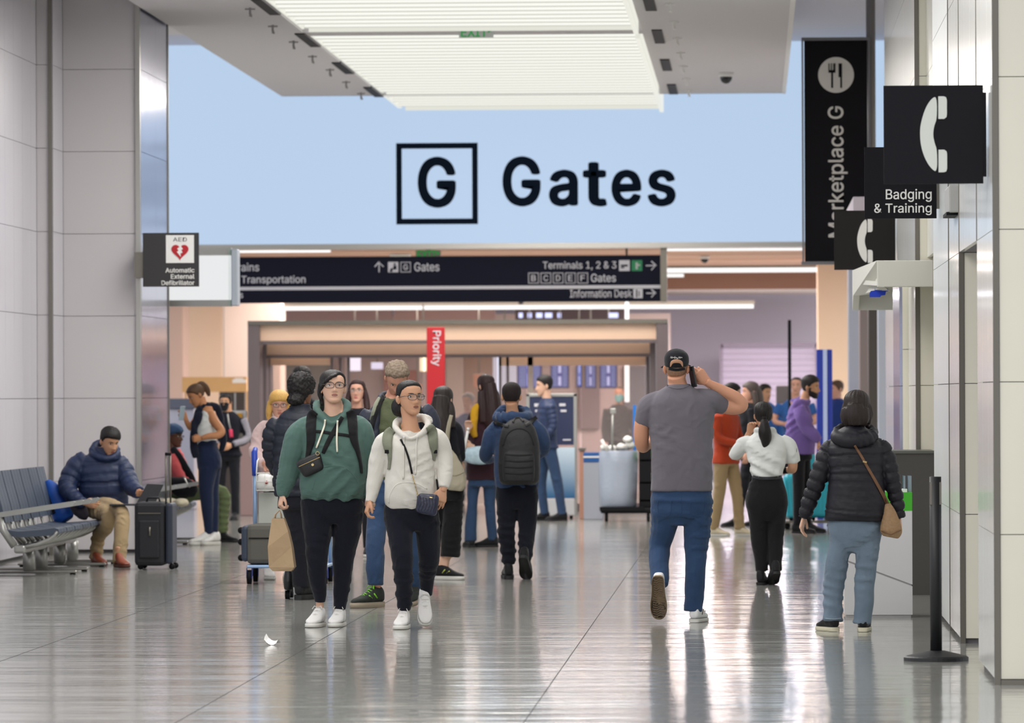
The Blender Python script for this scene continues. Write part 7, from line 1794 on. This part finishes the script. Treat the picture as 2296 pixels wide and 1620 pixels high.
p.head(1389, 884, .235, yaw=-10, pitch=-2, neck=(1389, 905, .0, 7), hm=M_hair_br, fine=False, mask=mat('medical_mask', (120, 178, 184), .8), hair=dict(front=.084, side=.02, nape=-.04, th=.004, sideaz=60), hamp=.001)
p.finish()
p = Person('person in blue top far behind, left of the mustard scarf', 74, 1052, sk_p)
p.plain(1050, 1136, 1.50, 0, cloth('royal_blue_top', (40, 60, 120)), M_navyc, M_bshoe, M_bsole, vox=.018, fem=True)
p.head(1050, 899, .22, yaw=-30, pitch=-6, neck=(1050, 920, .0, 7), hm=hairm('silver', (150, 146, 150)), fine=False, hair=dict(front=.07, side=-.02, nape=-.06, th=.012, sideaz=60))
p.finish()
p = Person('tall person with black afro hair behind the curly-haired person', 57, 677, sk_d)
p.plain(677, 1190, 1.80, 170, M_blackc, M_blackc, M_bshoe, M_bsole, vox=.017)
p.head(677, 850, .235, yaw=170, pitch=0, neck=(677, 880, .0, 10), hm=M_hair_black, fine=False, eyes=False, hair=dict(front=.07, side=-.02, nape=-.06, th=.024, top=.004, sideaz=60, curly=True), hamp=.004)
p.finish()
# ---------------- teal suitcases on a cart
Te = mat('teal_polycarbonate', (30, 158, 180), .35, coat=.3)
def hardcase(label, x0, x1, y0, dep, z0, z1, tilt=0, parts=True):
    t = thing('teal_suitcase', label, 'suitcase', ((x0 + x1) / 2, y0 + dep / 2, z0), 'teal suitcases beside the purple hoodie')
    M = Matrix.Translation(((x0 + x1) / 2, y0, z0)) @ Matrix.Rotation(math.radians(tilt), 4, 'Y') @ Matrix.Translation((-(x0 + x1) / 2, -y0, -z0))
    def B(nm, a, m_, bev): MB().rbox(*a, bev, seg=3).xf(M).build(nm, m_, t)
    B('shell', (x0, x1, y0, y0 + dep, z0 + .03, z1), Te, .05)
    n = 5
    for i in range(n):
        x = x0 + (x1 - x0) * (i + .7) / (n + .4); MB().rbox(x - .012, x + .012, y0 - .006, y0 + .02, z0 + .10, z1 - .07, .005).xf(M).build('rib', Te, t)
    MB().tube([(x0 + .06, y0 + dep / 2, z1 - .01), ((x0 + x1) / 2, y0 + dep / 2, z1 + .03), (x1 - .06, y0 + dep / 2, z1 - .01)], .010, 8).xf(M).build('grip', mat('teal_dark', (20, 110, 128), .4), t, True)
    for x in (x0 + .06, x1 - .06): MB().tube([(x, y0 + .04, z0 + .022), (x, y0 + .075, z0 + .022)], .024, 12).xf(M).build('wheel', M_black, t, True)
Y0 = 60.6
zz = lambda py: W(1790, py, Y0).z; xx = lambda px: W(px, 0, Y0).x
tr = thing('cart_platform', 'low dark cart carrying the teal suitcases', 'cart', (xx(1806), Y0 + .2, 0))
boxo('deck', xx(1752), xx(1866), Y0 - .05, Y0 + .55, .075, .10, M_dsteel, tr, bev=.01)
for x in (xx(1760), xx(1858)):
    for y in (Y0 + .05, Y0 + .45): MB().tube([(x, y - .015, .038), (x, y + .015, .038)], .038, 14).build('wheel', M_black, tr, True)
hardcase('large teal suitcase standing left, under the smaller one', xx(1758), xx(1802), Y0, .4, .10, zz(1062), -4)
hardcase('large teal suitcase standing right, partly behind the black puffer coat', xx(1807), xx(1860), Y0 + .05, .4, .10, zz(1066), 3)
hardcase('small teal suitcase lying on top of the two large ones', xx(1777), xx(1824), Y0 + .02, .35, zz(1058), zz(1012), 0)
# ---------------- poster stand, cabinets, waste trolley before the portal
Y0 = 66.2
t = thing('poster_stand', 'silver framed poster stand with navy panel above blue fading panel', 'stand', (W(1238, 0, Y0).x, Y0, 0))
a = W(1180, 882, Y0); b_ = W(1293, 882, Y0)
for x in (a.x, b_.x - .04): boxo('frame_post', x, x + .04, Y0, Y0 + .06, 0.02, a.z, M_alu, t, bev=.005)
boxo('frame_head', a.x, b_.x, Y0, Y0 + .06, a.z - .04, a.z, M_alu, t, bev=.005)
q = W(1186, 888, Y0); r_ = W(1287, 997, Y0); boxo('navy_panel', q.x, r_.x, Y0 + .01, Y0 + .04, r_.z, q.z, mat('poster_navy', (34, 44, 78), .5), t)
for (x0, x1, y0, y1) in ((1198, 1218, 904, 911), (1200, 1216, 918, 923), (1254, 1268, 904, 910), (1257, 1270, 918, 923), (1262, 1280, 984, 987)):
    m = MB(); pbox(m, x0, y0, x1, y1, Y0 + .006, .004); m.build('text_line', M_greyl, t)
Mg = mat('blue_fade_print', (190, 215, 230), .5); nt = Mg.node_tree
tc = nt.nodes.new('ShaderNodeTexCoord'); sp_ = nt.nodes.new('ShaderNodeSeparateXYZ'); cr = nt.nodes.new('ShaderNodeValToRGB')
nt.links.new(tc.outputs['Generated'], sp_.inputs[0]); nt.links.new(sp_.outputs[2], cr.inputs[0]); nt.links.new(cr.outputs[0], nt.nodes['Principled BSDF'].inputs['Base Color'])
cr.color_ramp.elements[0].color = (*lin((16, 92, 142)), 1); cr.color_ramp.elements[1].color = (*lin((200, 220, 234)), 1)
q = W(1200, 1003, Y0); r_ = W(1289, 1116, Y0); boxo('printed_panel', q.x, r_.x, Y0 - .02, Y0 + .05, r_.z, q.z, Mg, t)
q = W(1200, 1116, Y0); boxo('white_base', q.x, r_.x, Y0 - .02, Y0 + .3, .04, q.z - .01, mat('grey_white_base', (196, 198, 202), .5), t, bev=.01)
for x in (q.x + .05, r_.x - .05): MB().tube([(x, Y0 + .1, 0), (x, Y0 + .1, .045)], .02, 10).build('foot', M_black, t)
t = thing('copper_post', 'slim copper-toned glass gate post beside the poster stand', 'post', (W(1301, 0, 66).x, 66, 0))
boxo('post_body', W(1295, 0, 66).x, W(1307, 0, 66).x, 66, 66.1, 0, W(0, 1014, 66).z, mat('copper_tone', (190, 140, 116), .3, .4), t, bev=.01)
boxo('post_cap', W(1293, 0, 66).x, W(1309, 0, 66).x, 65.98, 66.12, W(0, 1014, 66).z, W(0, 1008, 66).z, M_dsteel, t)
Y0 = 65.6
t = thing('grey_cabinet', 'light grey cabinet with blue top band left of the waste trolley', 'cabinet', (W(1325, 0, Y0).x, Y0, 0))
a = W(1308, 1014, Y0); b_ = W(1352, 1014, Y0); zb = W(0, 1040, Y0).z
boxo('cabinet_body', a.x, b_.x, Y0, Y0 + .4, .0, zb, mat('cabinet_grey', (160, 164, 176), .5), t, bev=.01)
boxo('blue_band', a.x, b_.x, Y0 - .005, Y0 + .4, zb, a.z, mat('band_blue', (28, 84, 150), .5), t, bev=.005)
boxo('white_rule', a.x, b_.x, Y0 - .008, Y0, zb + .055, zb + .075, M_whitep, t)
Y0 = 64.6
t = thing('waste_trolley', 'cleaning trolley with big grey translucent bag and black base', 'trolley', (W(1395, 0, Y0).x, Y0, 0))
X = lambda px: W(px, 0, Y0).x; Z = lambda py: W(1400, py, Y0).z
boxo('base', X(1342), X(1458), Y0, Y0 + .55, .10, .17, M_black, t, bev=.02)
boxo('bumper', X(1340), X(1440), Y0 - .02, Y0 + .0, .13, .18, M_black, t)
for x in (X(1354), X(1448)):
    for y in (Y0 + .06, Y0 + .46): MB().tube([(x - .015, y, .055), (x + .015, y, .055)], .054, 16).build('wheel', M_black, t, True)
V = []; F = []; n = 28
for i, (py, rx, ry) in enumerate(((1010, .22, .20), (1015, .235, .215), (1040, .235, .21), (1090, .23, .21), (1130, .225, .2), (1143, .19, .17), (1145, .02, .02))):
    for k in range(n):
        a = 2 * PI * k / n; w_ = 1 + .03 * math.sin(7 * a + i) ; V.append((X(1381) + rx * w_ * math.cos(a), Y0 + .27 + ry * w_ * math.sin(a), Z(py)))
for i in range(6):
    for k in range(n): F.append((i * n + k, (i + 1) * n + k, (i + 1) * n + (k + 1) % n, i * n + (k + 1) % n))
mk('bag_liner', V, F, mat('grey_plastic_bag', (158, 168, 184), .3, bump=.006, bscale=20), t, True)
m = MB().rbox(X(1428), X(1456), Y0 + .05, Y0 + .09, .17, Z(1005), .01); m.build('upright_frame', M_black, t)
for py, c_ in ((1030, 'green'), (1080, 'white'), (1120, 'red')):
    z = Z(py); boxo('shelf', X(1428), X(1465), Y0 + .05, Y0 + .4, z - .02, z, M_black, t)
    o = boxo('cleaning_pack', X(1436), X(1456), Y0 + .12, Y0 + .3, z, z + .11, {'green': M_green, 'white': M_whitep, 'red': mat('pack_red', (150, 30, 50), .5)}[c_], t, bev=.01); o['label'] = c_ + ' cleaning pack on the shelf'
MB().tube([(X(1368), Y0 + .1, Z(1012)), (X(1370), Y0 + .1, Z(918))], .014, 10).build('mop_pole', M_alu, t, True)
MB().rbox(X(1364), X(1377), Y0 + .08, Y0 + .12, Z(927), Z(915), .008).build('pole_grip', M_alu, t)
boxo('blue_upright', X(1414), X(1421), Y0 + .4, Y0 + .43, .17, Z(908), mat('upright_blue', (30, 120, 214), .5), t)
for k, (px, py, r) in enumerate(((1350, 1003, .05), (1368, 1006, .055), (1388, 1002, .06), (1407, 998, .06), (1403, 985, .055), (1394, 1005, .05))):
    m = MB().ell((X(px), Y0 + .2 + .03 * (k % 2), Z(py)), (r, r * .8, r * .75), 8)
    r_ = random.Random(k); m.V = [(x + r_.uniform(-.008, .008), y + r_.uniform(-.008, .008), z + r_.uniform(-.008, .008)) for x, y, z in m.V]
    o = m.build('crumpled_plastic', M_whitep, t, True)
m = MB().tube([(X(1358), Y0 + .02, Z(1010)), (X(1352), Y0 + .0, Z(1000)), (X(1345), Y0 - .0, Z(985))], .02, 8); m.build('crumpled_plastic', M_whitep, t, True)
bpy.data.scenes.remove(TMP)
